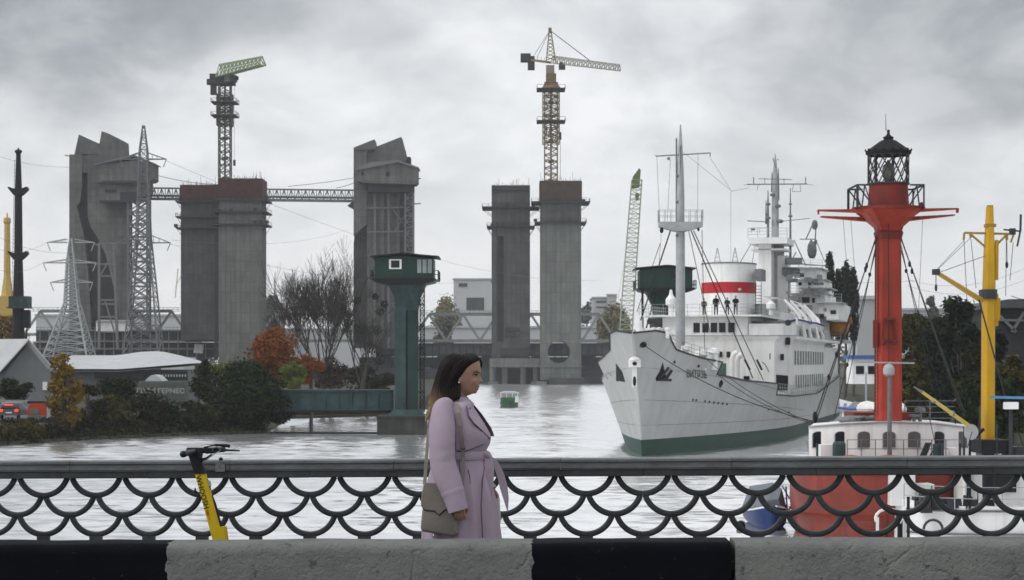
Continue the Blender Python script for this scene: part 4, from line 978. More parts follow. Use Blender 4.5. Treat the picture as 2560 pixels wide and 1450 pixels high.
power('tall lattice power pylon before the left lift bridge tower', 330, 316, 402, 885, 359, 314, 359, 600, 34, ((300, 416, 398, 16), (288, 426, 607, 22)), m_galvfar)
mb = MB()
power('lower pale lattice power pylon with spread legs behind the low shed', 310, 120, 228, 892, 177, 596, 180, 760, 34, ((118, 236, 606, 8), (108, 240, 657, 8), (126, 232, 706, 8)), m_galv)
# black mast with platforms
Y = 335; mb = MB()
t = T('black_mast', 'tall black mast with two bird winged platforms at the far left', 'mast', (PX(46, Y), Y, 1.6))
c = P(46, 0, Y); mb.lathe((c.x, Y, 0), [(1.05, 1.6), (1.0, PZ(780, Y)), (.72, PZ(640, Y)), (.62, PZ(480, Y)), (.40, PZ(392, Y)), (.42, PZ(380, Y))], 12); O('pole', mb, m_black, t, smooth=40)
mb = MB(); mb.lathe((c.x, Y, PZ(384, Y)), [(.4, 0), (.62, .25), (.62, .5), (.2, .7), (.05, 1.0)], 10); O('cap', mb, m_black, t)
for y in (474, 635):
    mb = MB(); z = PZ(y, Y)
    for sx in (-1, 1): mb.prism([(c.x, Y - .8, z - 1.2), (c.x + sx * .7, Y - .8, z - .9), (c.x + sx * 1.65, Y - .8, z + .3 - (.3 if sx > 0 else 0)), (c.x + sx * 1.5, Y - .8, z + .45), (c.x + sx * .6, Y - .8, z + .1), (c.x, Y - .8, z + .2)], (0, 1.6, 0))
    O('platform', mb, m_black, t)
mb = MB()
for k in range(36): mb.bar((c.x - 1.0 + k * .012, Y, PZ(740, Y) + k * .62), (c.x - .6 + .01 * k, Y, PZ(740, Y) + k * .62), .06)
mb.bar((c.x - 1.08, Y, PZ(740, Y)), (c.x - .62, Y, PZ(400, Y)), .06); O('ladder', mb, m_black, t)
mb = MB(); mb.box(c.x - 1.3, c.x + 1.9, Y - 1.4, Y + 1.4, PZ(768, Y), PZ(741, Y)); mb.box(c.x - 1.6, c.x + 2.0, Y - 1.5, Y + 1.5, PZ(771, Y), PZ(768, Y)); O('cabinet', mb, m_teal, t)
mb = MB(); mb.box(c.x + .9, c.x + 1.9, Y - .8, Y + .8, PZ(820, Y), PZ(775, Y)); mb.bar((c.x + 1.4, Y, 1.6), (c.x + 1.4, Y, PZ(775, Y)), .15); O('equipment', mb, m_black, t)
# yellow harbour crane
Y = 520; t = T('yellow_harbour_crane', 'faded yellow harbour crane tower at the left picture edge', 'crane', (PX(12, Y), Y, 1.6))
m_yfar = M('faded_crane_yellow', (.52, .36, .10), .6, var=.15)
mb = MB(); mb.lathe((PX(18, Y), Y, 0), [(3.2, PZ(800, Y)), (1.6, PZ(740, Y)), (.9, PZ(690, Y)), (.75, PZ(560, Y)), (1.0, PZ(556, Y)), (.9, PZ(545, Y)), (.25, PZ(543, Y)), (.15, PZ(532, Y))], 8); O('tower', mb, m_yfar, t)
mb = MB(); mb.obox(P(8, 770, Y), (4, 0, 0), (0, 3, 0), (0, 0, 3)); mb.bar(P(-6, 812, Y), P(-6, 900, Y), 1); mb.bar(P(24, 800, Y), P(30, 900, Y), 1); O('machine_house', mb, m_yfar, t)
# distant yellow crane, its haze put into the pale colour
mb = MB(); Y = 1500; mb.bar(P(445, 672, Y), P(438, 745, Y), .7); mb.bar(P(438, 720, Y), P(452, 690, Y), .5); O1('distant_crane', mb, M('hazed_crane_yellow', (.62, .56, .42), .7), 'very faint yellow crane in the haze beside the dark pylon', 'crane')

# overhead lines
def wires(label, segs):
    mb = MB()
    for (a, b, Y0, c, d, Y1, sag, r_) in segs:
        A = P(a, b, Y0); B_ = P(c, d, Y1); mb.tube([A.lerp(B_, i / 14) - Vector((0, 0, sag * 4 * (i / 14) * (1 - i / 14))) for i in range(15)], r_, 3, cap=False)
    O1('overhead_wire', mb, m_wire, label, 'wire')
wires('faint overhead wires from the tall pylon towards the right', [(416, 402, 330, 1500, 700, 700, 6, .03), (426, 610, 330, 1240, 694, 690, 4, .03), (430, 600, 330, 900, 560, 700, 3, .027)])
wires('faint overhead wires from the tall pylon towards the left edge', [(300, 402, 330, -60, 370, 345, 2, .025), (288, 610, 330, -60, 560, 350, 3, .025)])
wires('faint overhead wires from the low pylon towards the left edge', [(118, 606, 310, -60, 590, 330, 2, .022), (108, 657, 310, -60, 640, 330, 2, .022)])
wires('faint overhead wires across the sky at the right edge', [(2270, 700, 400, 2620, 640, 380, 3, .027), (2270, 715, 400, 2620, 672, 380, 3, .027), (1980, 670, 600, 2300, 700, 420, 2, .03)])

# ================= green keeper towers =================
def keeper(label, px, Y, flip, front):
    s_ = 25.7; X = PX(px, Y)
    t = T('keeper_tower', label, 'keeper tower', (X, Y, 0), 'green bridge keeper towers')
    Zt = 7 + 270 / s_     # roof
    z = lambda py: HC + (HY - py) / s_
    x = lambda u: X + (u - 1015) / s_ * (-1 if flip else 1)
    mb = MB(); mb.prism([(x(940), Y - 2.2, z(700)), (x(1086), Y - 2.2, z(700)), (x(1086), Y - 2.2, z(648)), (x(1010), Y - 2.2, z(640)), (x(940), Y - 2.2, z(646))], (0, 4.6, 0)); O('cabin', mb, m_green, t)
    mb = MB(); mb.prism([(x(930), Y - 2.7, z(645)), (x(1010), Y - 2.7, z(638)), (x(1100), Y - 2.7, z(645)), (x(1100), Y - 2.7, z(642)), (x(1010), Y - 2.7, z(634)), (x(930), Y - 2.7, z(642))], (0, 5.6, 0)); O('roof', mb, m_black, t)
    wf = O('window_frame', MB().box(*sorted((x(976), x(1007))), Y - 2.28, Y - 2.2, z(674), z(650)), m_white if not flip else m_green, t)
    O('pane', MB().box(*sorted((x(981), x(1002))), Y - 2.31, Y - 2.27, z(671), z(653)), m_glassdk, wf)
    if not flip:
        mb = MB()
        for k in range(3): mb.box(x(1046 + k * 13), x(1056 + k * 13), Y - 2.24, Y - 2.17, z(684), z(650))
        O('side_window', mb, M('pale_glass', (.25, .29, .29), .3), t)
    mb = MB(); mb.prism([(x(933), Y - 2.6, z(698)), (x(1092), Y - 2.6, z(698)), (x(1092), Y - 2.6, z(700)), (x(1086), Y - 2.6, z(706)), (x(1055), Y - 2.6, z(713)), (x(970), Y - 2.6, z(713)), (x(940), Y - 2.6, z(706))], (0, 5.2, 0)); O('platform', mb, m_black, t)
    mb = MB()
    for sx, u0, u1 in ((0, 930, 940), (1, 1086, 1098)):
        for yy in (678, 688): mb.bar((x(u0), Y - 2.5, z(yy)), (x(u1), Y - 2.5, z(yy)), .07); mb.bar((x(u1 if sx else u0), Y - 2.5, z(yy)), (x(u1 if sx else u0), Y + 2.4, z(yy)), .07)
        for k in range(4): yy_ = Y - 2.5 + k * 1.6; mb.bar((x(u1 if sx else u0), yy_, z(700)), (x(u1 if sx else u0), yy_, z(678)), .08)
        mb.box(*sorted((x(u0), x(u1))), Y - 2.5, Y + 2.4, z(702), z(700))
    O('side_balcony', mb, m_green, t)
    mb = MB()   # flared head of the column
    def ringr(a, b, zz, hy): return [(a, Y - hy, zz), (b, Y - hy, zz), (b, Y + hy, zz), (a, Y + hy, zz)]
    mb.loft([ringr(x(990), x(1046), z(775), .8), ringr(x(987), x(1050), z(745), .85), ringr(x(978), x(1060), z(722), 1.3), ringr(x(970), x(1065), z(713), 1.6)]); O('column_head', mb, m_teal if front else m_green, t)
    for a, b in ((988, 1016), (1020, 1046)):
        mb = MB(); mb.box(*sorted((x(a), x(b))), Y - .8, Y + .8, z(1030), z(775))
        for k in range(7): mb.box(*sorted((x(a) - .04, x(b) + .04)), Y - .84, Y + .84, z(1030 - k * 37) - .06, z(1030 - k * 37) + .06)
        O('column', mb, m_teal if front and a < 1000 else m_green, t)
    mb = MB(); mb.box(*sorted((x(1015), x(1021))), Y - .3, Y + .3, z(1030), z(775)); O('column_web', mb, m_steel_dk, t)
    if front:
        mb = MB(); mb.lattice((x(1056), Y - .2, z(1030)), (x(1056), Y - .2, z(715)), .42, .42, 26, .09, db=.06, cross=True)
        for k in range(5): mb.box(x(1046), x(1062), Y - .7, Y + .5, z(980 - k * 55) - .05, z(980 - k * 55) + .05)
        O('ladder_frame', mb, m_black, t)
        mb = MB(); mb.loft([ringr(x(972), x(1062), z(1038), 1.5), ringr(x(984), x(1052), z(1024), 1.0)]); O('base_plate', mb, m_teal, t)
        mb = MB(); mb.box(x(948), x(1066), Y - 3.4, Y + 3.4, -1.2, z(1040)); mb.box(x(946), x(1068), Y - 3.5, Y + 3.5, z(1043), z(1038)); O('pier', mb, M('pier_stone', (.045, .046, .042), .9, var=.4, scale=.8, streak=.7, dirt=(.012, .013, .012), dscale=1.5, bump=.6), t)
    else:
        mb = MB(); mb.bar((x(1079), Y - 2, z(700)), (x(1079), Y - 2, z(870)), .24); mb.bar((x(1079), Y - 2, z(850)), (x(1040), Y - 2, z(705)), .16); O('side_leg', mb, m_black, t)
        mb = MB(); mb.box(X - 2.6, X + 2.6, Y - 3, Y + 3, -1.2, 2); O('pier', mb, m_quay, t)
    return t
keeper('dark green keeper tower with a white framed window on a pier behind the woman', 1015, 197, False, True)
keeper('dark green keeper tower behind the foremast of the white ship', 1660, 221, True, False)
# plate girder
Y = 200; t = T('plate_girder', 'teal steel plate girder footbridge reaching the green keeper tower', 'girder', (PX(840, Y), Y, 2.3))
mb = MB(); rect(mb, 640, 984, 978, 1023, Y, 2.4); O('web', mb, m_teal, t)
mb = MB()
for x in range(645, 985, 33): rect(mb, x, x + 4, 979, 1022, Y - .12, .12)
rect(mb, 640, 984, 974, 979, Y - .2, 2.8); rect(mb, 640, 984, 1022, 1026, Y - .2, 2.8); O('flange', mb, m_teal, t)
mb = MB(); rect(mb, 640, 990, 1027, 1031, Y + .3, 2.2); mb.box(PX(772, Y), PX(778, Y), Y + .5, Y + 2, -1, PZ(1027, Y)); O('underside_beam', mb, m_steel_dk, t)
mb = MB(); mb.tube([(PX(688, 197), 197.2, .06), (PX(800, 196), 196.6, .05), (PX(950, 196), 196.2, .06)], .13, 8); O1('floating_boom', mb, m_black, 'thin black floating boom on the water between bank and keeper tower pier', 'boom')

# ================= small boats =================
Y = 315; X = PX(1273, Y); t = T('tour_boat', 'small green and white tour boat on the open water', 'boat', (X, Y, 0))
def hull_simple(X, Y, L, Bm, h, m, t, name='hull', fwd=-1, z0=-.2, rake=.15):
    mb = MB(); rings = []; ns = 12
    for i in range(ns + 1):
        u = i / ns; b = Bm / 2 * (1 - (1 - min(1, u * 2.0)) ** 2.2) * (1 if u < .8 else 1 - (u - .8) * .6)
        b = max(b, .03); yy = Y + fwd * (L / 2 - u * L); sh = h * (1 + .35 * (1 - u) ** 3)
        rings.append([(X - b, yy - fwd * 0, sh), (X - b * .9, yy, z0 + sh * .4), (X - b * .55, yy, z0), (X + b * .55, yy, z0), (X + b * .9, yy, z0 + sh * .4), (X + b, yy, sh)])
    mb.loft(rings); return O(name, mb, m, t, smooth=50)
hull_simple(X, Y, 9, 3.0, .75, M('boat_dark_hull', (.03, .06, .035), .5), t)
mb = MB(); mb.box(X - 1.35, X + .9, Y - 3.2, Y + 3, .75, 1.45); O('cabin_side', mb, M('boat_green', (.04, .14, .06), .5, var=.4, scale=3), t)
mb = MB(); mb.box(X + .9, X + 1.45, Y - 3.2, Y + 3, .75, 1.75); O('cabin_bow', mb, m_white, t)
mb = MB()
for sx in (-1.3, -.4, .5, 1.3):
    for dy in (-3, 0, 3): mb.box(X + sx - .05, X + sx + .05, Y + dy - .05, Y + dy + .05, 1.4, 2.2)
O('canopy_post', mb, m_white, t)
mb = MB(); mb.loft([[(X - 1.6, Y + d, 2.15), (X - .8, Y + d, 2.4), (X + .8, Y + d, 2.4), (X + 1.6, Y + d, 2.15)] for d in (-3.5, 3.5)]); O('canopy', mb, m_roofw, t)
# ================= the white research ship =================
OX, OY = 9.70, 150.0
CA, SA = .970, .242
def SHP(s, n, z): return Vector((OX + SA * s + CA * n, OY + CA * s - SA * n, z))
def n_px(px, s):
    k = (px - 1280) / F; return (k * (OY + CA * s) - OX - SA * s) / (CA + SA * k)
def s_px(px, n):
    k = (px - 1280) / F; return (k * (OY - SA * n) - OX - CA * n) / (SA - CA * k)
def zpy(py, s, n=0): return HC + (HY - py) * (OY + CA * s - SA * n) / F
def zt(s): return tab([(-4.2, 9.1), (-2.6, 9.3), (-1.4, 9.15), (-.7, 8.6), (.2, 7.95), (1.7, 7.65), (4, 7.3), (7.5, 7.0), (7.52, 6.05), (14, 5.5), (25, 5.15), (25.02, 4.2), (36, 3.9), (60, 3.8), (90, 5.6), (105, 6.6)], s)
def s0(z): return -.30 * max(0, z) - .016 * max(0, z) ** 2
def hb(s, z):
    t = min(1, max(0, z / 9)); Lz = lerp(40, 24, t ** 1.1); u = min(1, max(0, (s - s0(z)) / Lz))
    b = 7.3 * (1 - (1 - u) ** lerp(1.7, 2.3, t)) ** lerp(1.0, .86, t)
    if s > 84: b *= 1 - .75 * ((s - 84) / 21) ** 2.2
    return b + .04
def HPT(px, py, side=1):
    z = 6.0; s = 0
    for _ in range(12):
        lo, hi = s0(z) + .01, 80.0
        for _ in range(40):
            m_ = (lo + hi) / 2; p = SHP(m_, side * hb(m_, z), z); v = 1280 + F * p.x / p.y
            if side > 0:
                if v < px: lo = m_
                else: hi = m_
            else:
                if m_ > 7 or v < px: hi = m_
                else: lo = m_
        s = lo; z = zpy(py, s, side * hb(s, z))
    return s, z
ship = T('research_ship', 'large white and grey ship with a green waterline band and a red banded funnel', 'ship', (OX + SA * 50, OY + CA * 50, 0))
gq = (7.5 + 4.05) / (105 + 4.05); g25 = (25 + 4.05) / (105 + 4.05); gi = [0, .002, .005, .009, .014, .019, .025, .032, .04, .05, .062, .076, .09, gq, gq + .0003, .12, .14, .16, .18, .205, .235, g25, g25 + .0003] + [.29 + .71 * k / 20 for k in range(21)]
def hull_grid(z_lo, z_hi_f, m):
    out = []
    for j in range(m + 1):
        row_p = []; row_s = []
        for g in gi:
            zz = None; s = s0(lerp(z_lo, 9.1, j / m)) + g * (105 - s0(lerp(z_lo, 9.1, j / m)))
            if z_hi_f is None: z = lerp(z_lo, zt(s), j / m)
            else: z = lerp(z_lo, z_hi_f, j / m); s = s0(z) + g * (105 - s0(z))
            b = hb(s, z); row_p.append(SHP(s, b, z)); row_s.append(SHP(s, -b, z))
        out.append(list(reversed(row_s)) + row_p)
    return out
ZBT = 1.22
mb = MB(); mb.grid(hull_grid(ZBT, None, 18)); g_ = hull_grid(ZBT, None, 18); mb.add([r_[0] for r_ in g_] + [r_[-1] for r_ in g_], [tuple(list(range(19)) + list(reversed(range(19, 38))))])
O('hull_topsides', mb, m_hullgr, ship, smooth=28)
mb = MB(); g_ = hull_grid(-.8, ZBT, 4); mb.grid(g_); mb.add([r_[0] for r_ in g_] + [r_[-1] for r_ in g_], [tuple(list(range(5)) + list(reversed(range(5, 10))))])
O('waterline_band', mb, m_boot, ship, smooth=28)
mb = MB()    # decks below the bulwark
rows = []
for g in gi:
    s = -2.2 + g * 106; z = zt(s) - 1.0; b = max(.05, hb(s, z) - .06); rows.append([SHP(s, -b, z), SHP(s, b, z)])
mb.grid(rows); O('deck', mb, M('deck_brown', (.16, .13, .10), .8), ship)
mb = MB()
top = hull_grid(ZBT, None, 18)[-1]; mb.tube(top[:len(gi)], .075, 5); mb.tube(top[len(gi):], .075, 5); O('gunwale', mb, m_steel_dk, ship)
mb = MB()   # thin plating seams following the hull
def hull_line(sa, sb, za, zb, side, r_=.018, n=26, off=.0):
    mb.tube([SHP(lerp(sa, sb, i / n), side * (hb(lerp(sa, sb, i / n), lerp(za, zb, i / n)) + off), lerp(za, zb, i / n)) for i in range(n + 1)], r_, 4)
for side in (1, -1):
    hull_line(-.9, 46, 4.2, 2.4, side, .022); hull_line(-.6, 60, 2.3, 1.7, side, .02); hull_line(-2.3, 34, 6.6, 4.0, side, .02)
O('plate_seam', mb, m_steel_gr, ship)
mb = MB()
for px in list(range(1762, 1822, 11)) + [1732, 1740, 1920, 1945, 1972]: s, z = HPT(px, 1003 + (px - 1760) * .13); mb.ell(SHP(s, hb(s, z), z), (.10, .10, .10), 8, 6)
O('porthole', mb, m_steel_dk, ship)
mb = MB(); s, z = HPT(1801, 957); mb.ell(SHP(s, hb(s, z), z), (.22, .22, .26), 10, 8); s, z = HPT(1607, 862); mb.ell(SHP(s, hb(s, z), z), (.30, .28, .22), 10, 8); s, z = HPT(1686, 905); mb.ell(SHP(s, hb(s, z), z), (.1, .1, .14), 8, 6); s, z = HPT(1746, 915); mb.ell(SHP(s, hb(s, z), z), (.12, .12, .12), 8, 6)
O('hawse_hole', mb, m_black, ship)
def hull_patch(pts, off, m, name, side=1, thick=.03):
    mb = MB(); a = [SHP(s, side * (hb(s, z) + off), z) for s, z in pts]; b = [SHP(s, side * (hb(s, z) - .3), z) for s, z in pts]; n = len(pts)
    mb.add(a + b, [tuple(range(n)), tuple(reversed(range(n, 2 * n)))] + [(i, (i + 1) % n, n + (i + 1) % n, n + i) for i in range(n)])
    return O(name, mb, m, ship)
# anchor recesses and anchors
hull_patch([HPT(x, y) for x, y in ((1657, 906), (1662, 935), (1672, 950), (1640, 953), (1639, 945), (1649, 928))], .02, m_black, 'anchor_recess', 1)
hull_patch([HPT(x, y, -1) for x, y in ((1540, 909), (1556, 930), (1563, 955), (1541, 953))], .02, m_black, 'anchor_recess', -1)
mb = MB(); sa_, za_ = HPT(1664, 937); p = SHP(sa_, hb(sa_, za_) + .12, za_); mb.bar(p + Vector((-.5, -.3, -.2)), p + Vector((.1, -.1, .55)), .16); mb.bar(p + Vector((-.1, -.1, -.35)), p + Vector((.35, 0, .35)), .18); mb.bar(p + Vector((-.7, -.3, -.35)), p + Vector((.3, 0, -.4)), .2); O('anchor', mb, m_steel_dk, ship)
# stem fitting and emblem
mb = MB(); ps = SHP(s0(7.0) - .25, 0, 7.0); mb.box(ps.x - .42, ps.x + .42, ps.y - .30, ps.y + .5, 6.62, 7.15); mb.lathe((ps.x, ps.y - .05, 7.12), [(.42, 0), (.4, .12), (.2, .25), (.05, .3)], 14); mb.box(ps.x - .16, ps.x + .16, ps.y - .12, ps.y + .5, 5.2, 6.62); O('stem_fairlead', mb, m_white, ship)
mb = MB(); mb.ell((ps.x - .02, ps.y - .32, 6.88), (.17, .05, .14), 12, 8); mb.ell((ps.x - .02, ps.y - .14, 5.6), (.12, .06, .38), 10, 8); O('fairlead_opening', mb, m_black, ship)
mb = MB(); s, z = 2.6, 5.9
hull_patch([HPT(x, y, -1) for x, y in ((1508, 938), (1520, 928), (1530, 938), (1518, 949))], .02, M('emblem_grey', (.30, .31, .32), .6), 'bow_emblem', -1)
# ship name on the port bow
def warp_name(co): s, z = HPT(1741 + co.x * 13.2, 937 - co.y * 26 + co.x * .7); return SHP(s, hb(s, z) + .03, z)
text_mesh('ship_name', 'ВИТЯЗЬ', M('name_grey', (.10, .10, .10), .6), ship, None, 1.0, 0, warp=warp_name, bold=.02)

# superstructure, ship-frame boxes
def sbox(mb, sa, sb, na, nb, za, zb):
    return mb.add([SHP(s, n, z) for z in (za, zb) for s in (sa, sb) for n in (na, nb)], [(0, 2, 3, 1), (4, 5, 7, 6), (0, 1, 5, 4), (2, 6, 7, 3), (0, 4, 6, 2), (1, 3, 7, 5)])
def rails(mb, pts, h=1.0, step=1.2, nr=3, r_=.028):
    for a, b in zip(pts, pts[1:]):
        a = Vector(a); b = Vector(b); n = max(1, int((b - a).length / step))
        for i in range(n + 1): p = a.lerp(b, i / n); mb.bar(p, p + Vector((0, 0, h)), r_ * 1.3)
        for k in range(nr): z = Vector((0, 0, h * (k + 1) / nr)); mb.bar(a + z, b + z, r_)
    return mb
SF = 36.0
HZ1 = 9.35
mb = MB(); ring = lambda z, ex: [SHP(SF + 1.5, -6.9 - ex, z), SHP(SF + .3, -5.6 - ex, z), SHP(SF - ex * .6, -3, z), SHP(SF - ex * .6, 3, z), SHP(SF + .3, 5.6 + ex, z), SHP(SF + 1.5, 6.9 + ex, z), SHP(72, 6.9 + ex, z), SHP(72, -6.9 - ex, z)]
mb.loft([ring(2.6, 0), ring(8.75, 0), ring(8.95, .10), ring(HZ1, .45)]); O('deckhouse', mb, m_white, ship, smooth=20)
mb = MB(); mb.loft([ring(HZ1, .45), ring(HZ1 + .12, .45)]); O('bridge_deck', mb, m_galv, ship)
def bul(mb, pts, z0_, z1_, th=.12):
    for a, b in zip(pts, pts[1:]):
        mb.prism([SHP(a[0], a[1], z0_), SHP(b[0], b[1], z0_), SHP(b[0], b[1], z1_), SHP(a[0], a[1], z1_)], SHP(th, 0, 0) - SHP(0, 0, 0))
mb = MB(); nW = n_px(1872, SF); bul(mb, [(SF, nW), (SF + .1, 5.2), (SF + .6, 6.4), (SF + 1.6, 7.25), (SF + 6, 7.25)], HZ1 + .1, HZ1 + 1.15)
nL = n_px(1656, SF); bul(mb, [(SF, nL), (SF + .2, -5.0), (SF + .7, -6.4), (SF + 1.6, -7.25), (SF + 5, -7.25)], HZ1 + .1, HZ1 + .8); O('wing_bulwark', mb, m_white, ship)
wz0, wz1 = HZ1 + .1, 11.15
na, nb = n_px(1655, SF), n_px(1868, SF)
mb = MB(); mb.loft([[SHP(SF + .3, na, z), SHP(SF - .1, (na + nb) / 2, z), SHP(SF + .3, nb, z), SHP(48, nb, z), SHP(48, na, z)] for z in (wz0, wz1)]); wh = O('wheelhouse', mb, m_white, ship)
for px in (1742, 1764, 1785, 1806, 1829):
    sp = SF + .02 + abs(px - 1760) / 110 * .25; n0, n1 = n_px(px - 8, sp), n_px(px + 8, sp)
    mb = MB(); mb.add([SHP(sp - .16, n0, zpy(831, sp)), SHP(sp - .16, n1, zpy(831, sp)), SHP(sp - .12, n1, zpy(807, sp)), SHP(sp - .12, n0, zpy(807, sp)), SHP(sp + .6, n0, zpy(831, sp)), SHP(sp + .6, n1, zpy(831, sp)), SHP(sp + .6, n1, zpy(807, sp)), SHP(sp + .6, n0, zpy(807, sp))],
        [(0, 1, 2, 3), (0, 1, 5, 4), (1, 2, 6, 5), (2, 3, 7, 6), (3, 0, 4, 7)]); O('window', mb, m_glassdk, wh)
mb = MB(); sbox(mb, SF - .6, 56, n_px(1605, SF), n_px(1905, SF), 11.16, 11.32); O('upper_deck', mb, m_white, ship)
for px0_, px1_ in ((1655, 1662), (1596, 1603)):
    mb = MB(); sbox(mb, SF + .5, SF + .7, n_px(px0_, SF), n_px(px1_, SF), HZ1, 11.2); O('deck_post', mb, m_white, ship)
mb = MB(); sbox(mb, SF + 2.5, SF + 3, n_px(1612, SF), n_px(1655, SF), HZ1 + .1, 11.1); sbox(mb, SF + 3, SF + 6, n_px(1868, SF), n_px(1960, SF), HZ1 + .1, 10.8); O('wing_shelter', mb, m_steel_gr, ship)
mb = MB(); rails(mb, [SHP(SF - .5, n_px(1600, SF), 11.3), SHP(SF - .5, n_px(1905, SF), 11.3), SHP(50, n_px(1905, SF), 11.3)], 1.0, 1.1, 3, .03); rails(mb, [SHP(SF - .5, n_px(1600, SF), 11.3), SHP(50, n_px(1600, SF), 11.3)], 1, 1.2, 3, .03)
O('top_railing', mb, m_galv, ship)
# front windows and doors
for px, py, w_, h_ in ((1801, 886, 9, 14), (1821, 886, 9, 14), (1921, 891, 9, 15), (1954, 893, 9, 16), (1866, 960, 14, 40)):
    sp = SF - .1 + (.12 if px > 1900 else 0); n0, n1 = n_px(px - w_ / 2, sp), n_px(px + w_ / 2, sp)
    mb = MB(); sbox(mb, sp - .03 + (max(0, n1 - 3) * .115), sp + .6, n0, n1, max(4.4, zpy(py + h_ / 2, sp)), zpy(py - h_ / 2, sp)); O('deckhouse_window' if h_ < 30 else 'door', mb, m_glassdk, ship)
mb = MB(); sbox(mb, SF + .9, SF + 1.4, 6.55, 6.95, zpy(862, SF), zpy(844, SF)); O('side_light_box', mb, m_black, ship)
# extra outer casing on the port front corner with curved top opening
mb = MB(); mb.prism([SHP(SF + .55, 5.75, 4.4), SHP(SF + 1.3, 6.75, 4.4), SHP(SF + 1.3, 6.75, 5.75), SHP(SF + .55, 5.75, 5.85)], SHP(-.12, 0, 0) - SHP(0, 0, 0)); O('side_door', mb, m_black, ship)
# port side: promenade openings with pillars
def side_open(sa, sb, za, zb, npil, m=m_glassdk):
    mb = MB(); sbox(mb, sa, sb, 6.7, 6.94, za, zb); o_ = O('promenade_opening', mb, m, ship)
    mb = MB()
    for i in range(npil + 1): s = lerp(sa, sb, i / npil); sbox(mb, s - .16, s + .16, 6.9, 7.02, za, zb)
    O('pillar', mb, m_white, o_)
side_open(40, 70, 6.75, 8.05, 12, m_steel_gr); side_open(41, 70, 4.55, 5.75, 13, m_steel_gr)
mb = MB(); sbox(mb, 39, 88, 6.2, 7.5, HZ1 - .25, HZ1); O('boat_deck', mb, m_white, ship)
mb = MB(); sbox(mb, 44, 70, 3.6, 6.4, HZ1 + .1, HZ1 + 1.0); O('green_casing', mb, m_green, ship)
# second deckhouse and aft blocks
mb = MB(); sbox(mb, 50, 70, -4.8, 4.4, HZ1 + .1, 12.0); O('boat_deckhouse', mb, m_white, ship)
def zz(py, s): return zpy(py, s, 4)
blocks = [(72, 90, -6.8, 6.8, 2.8, 8.6), (72, 88, -5.5, 6.2, 8.6, zz(800, 74)), (74, 88, n_px(1978, 74), n_px(2062, 74), zz(800, 74), zz(735, 74)), (75, 86, n_px(1990, 75), n_px(2058, 75), zz(735, 75), zz(700, 75)), (76, 84, n_px(2000, 76), n_px(2050, 76), zz(700, 76), zz(672, 76)),
          (73, 90, n_px(2050, 74), n_px(2098, 74), zz(800, 74), zz(758, 74))]
for b in blocks: O('aft_block', sbox(MB(), *b), m_white, ship)
for i, (px0_, px1_, py0, py1, s) in enumerate([(1990, 1999, 743, 757, 73.9), (2004, 2024, 743, 757, 73.9), (2030, 2037, 745, 757, 73.9), (2000, 2010, 683, 692, 75.9), (2020, 2028, 706, 714, 74.9), (2034, 2046, 706, 712, 74.9), (1996, 2004, 706, 714, 74.9), (2076, 2090, 776, 785, 72.9), (2004, 2020, 785, 796, 71.9), (2040, 2060, 785, 796, 71.9), (1990, 1998, 790, 800, 71.9)]):
    O('aft_window', sbox(MB(), s, s + .3, n_px(px0_, s), n_px(px1_, s), zz(py1, s), zz(py0, s)), m_glassdk, ship)
mb = MB()
for (px0_, px1_, py, s) in ((1975, 2066, 735, 73.4), (1985, 2064, 700, 74.5), (1995, 2056, 672, 75.5), (2040, 2104, 758, 72.6), (2000, 2078, 722, 74)):
    sbox(mb, s - .3, s + 8, n_px(px0_, s), n_px(px1_, s), zz(py, s), zz(py, s) + .12)
O('deck_edge', mb, m_galv, ship)
mb = MB()
for (px0_, px1_, py, s) in ((1975, 2066, 735, 73.2), (1985, 2064, 700, 74.3), (1996, 2056, 672, 75.3), (2040, 2104, 758, 72.4), (1910, 1990, 793, 60)):
    rails(mb, [SHP(s, n_px(px0_, s), zz(py, s)), SHP(s, n_px(px1_, s), zz(py, s))], .95, .9, 3, .035)
O('aft_railing', mb, m_galv, ship)
# awning
mb = MB(); s = 64; a, b = n_px(1906, s), n_px(1990, s)
mb.loft([[SHP(s + k * 8, lerp(a, b, i / 6), zpy(lerp(742, 757, i / 6), s) + .25 * math.sin(math.pi * i / 6) - .04 * h) for i in range(7)] for k, h in ((0, 0), (1, 0), (1, 1), (0, 1))], cap=False, closed=False); O('awning', mb, M('awning_white', (.85, .86, .87), .6, var=.03), ship)
# funnel
s = 50; nc = n_px(1822, s); rn = (1888 - 1757) / 2 * (OY + CA * s) / F / CA; fs_ = 3.6
zf0, zf1 = 11.3, zpy(662, s)
def fring(z, k=1): return [SHP(s + fs_ * k * math.sin(2 * math.pi * i / 40) + .02 * (z - zf0), nc + rn * k * math.cos(2 * math.pi * i / 40), z) for i in range(40)]
zb0, zb1 = zpy(735, s), zpy(708, s)
mb = MB(); mb.loft([fring(zf0, 1.0), fring(zf1, 1.0)]); fn = O('funnel', mb, m_white, ship, smooth=40)
mb = MB(); mb.loft([fring(zb0, 1.006), fring(zb1, 1.006)]); O('red_band', mb, m_redband, fn, smooth=40)
mb = MB(); mb.loft([fring(zf1, 1.02), fring(zf1 + .12, 1.02)]); O('funnel_rim', mb, m_steel_gr, fn, smooth=40)
mb = MB()
for a in (-1.2, .55): 
    c = SHP(s + .5, nc + a, zf1)
    for dx in (-.35, .35): mb.bar(c + Vector((dx, 0, 0)), c + Vector((0, 0, 1.7)), .07)
    for k in (1, 2, 3): w2 = .35 * (1 - k / 4.2); mb.bar(c + Vector((-w2, 0, k * .4)), c + Vector((w2, 0, k * .4)), .05)
O('aerial_frame', mb, m_galv, ship)
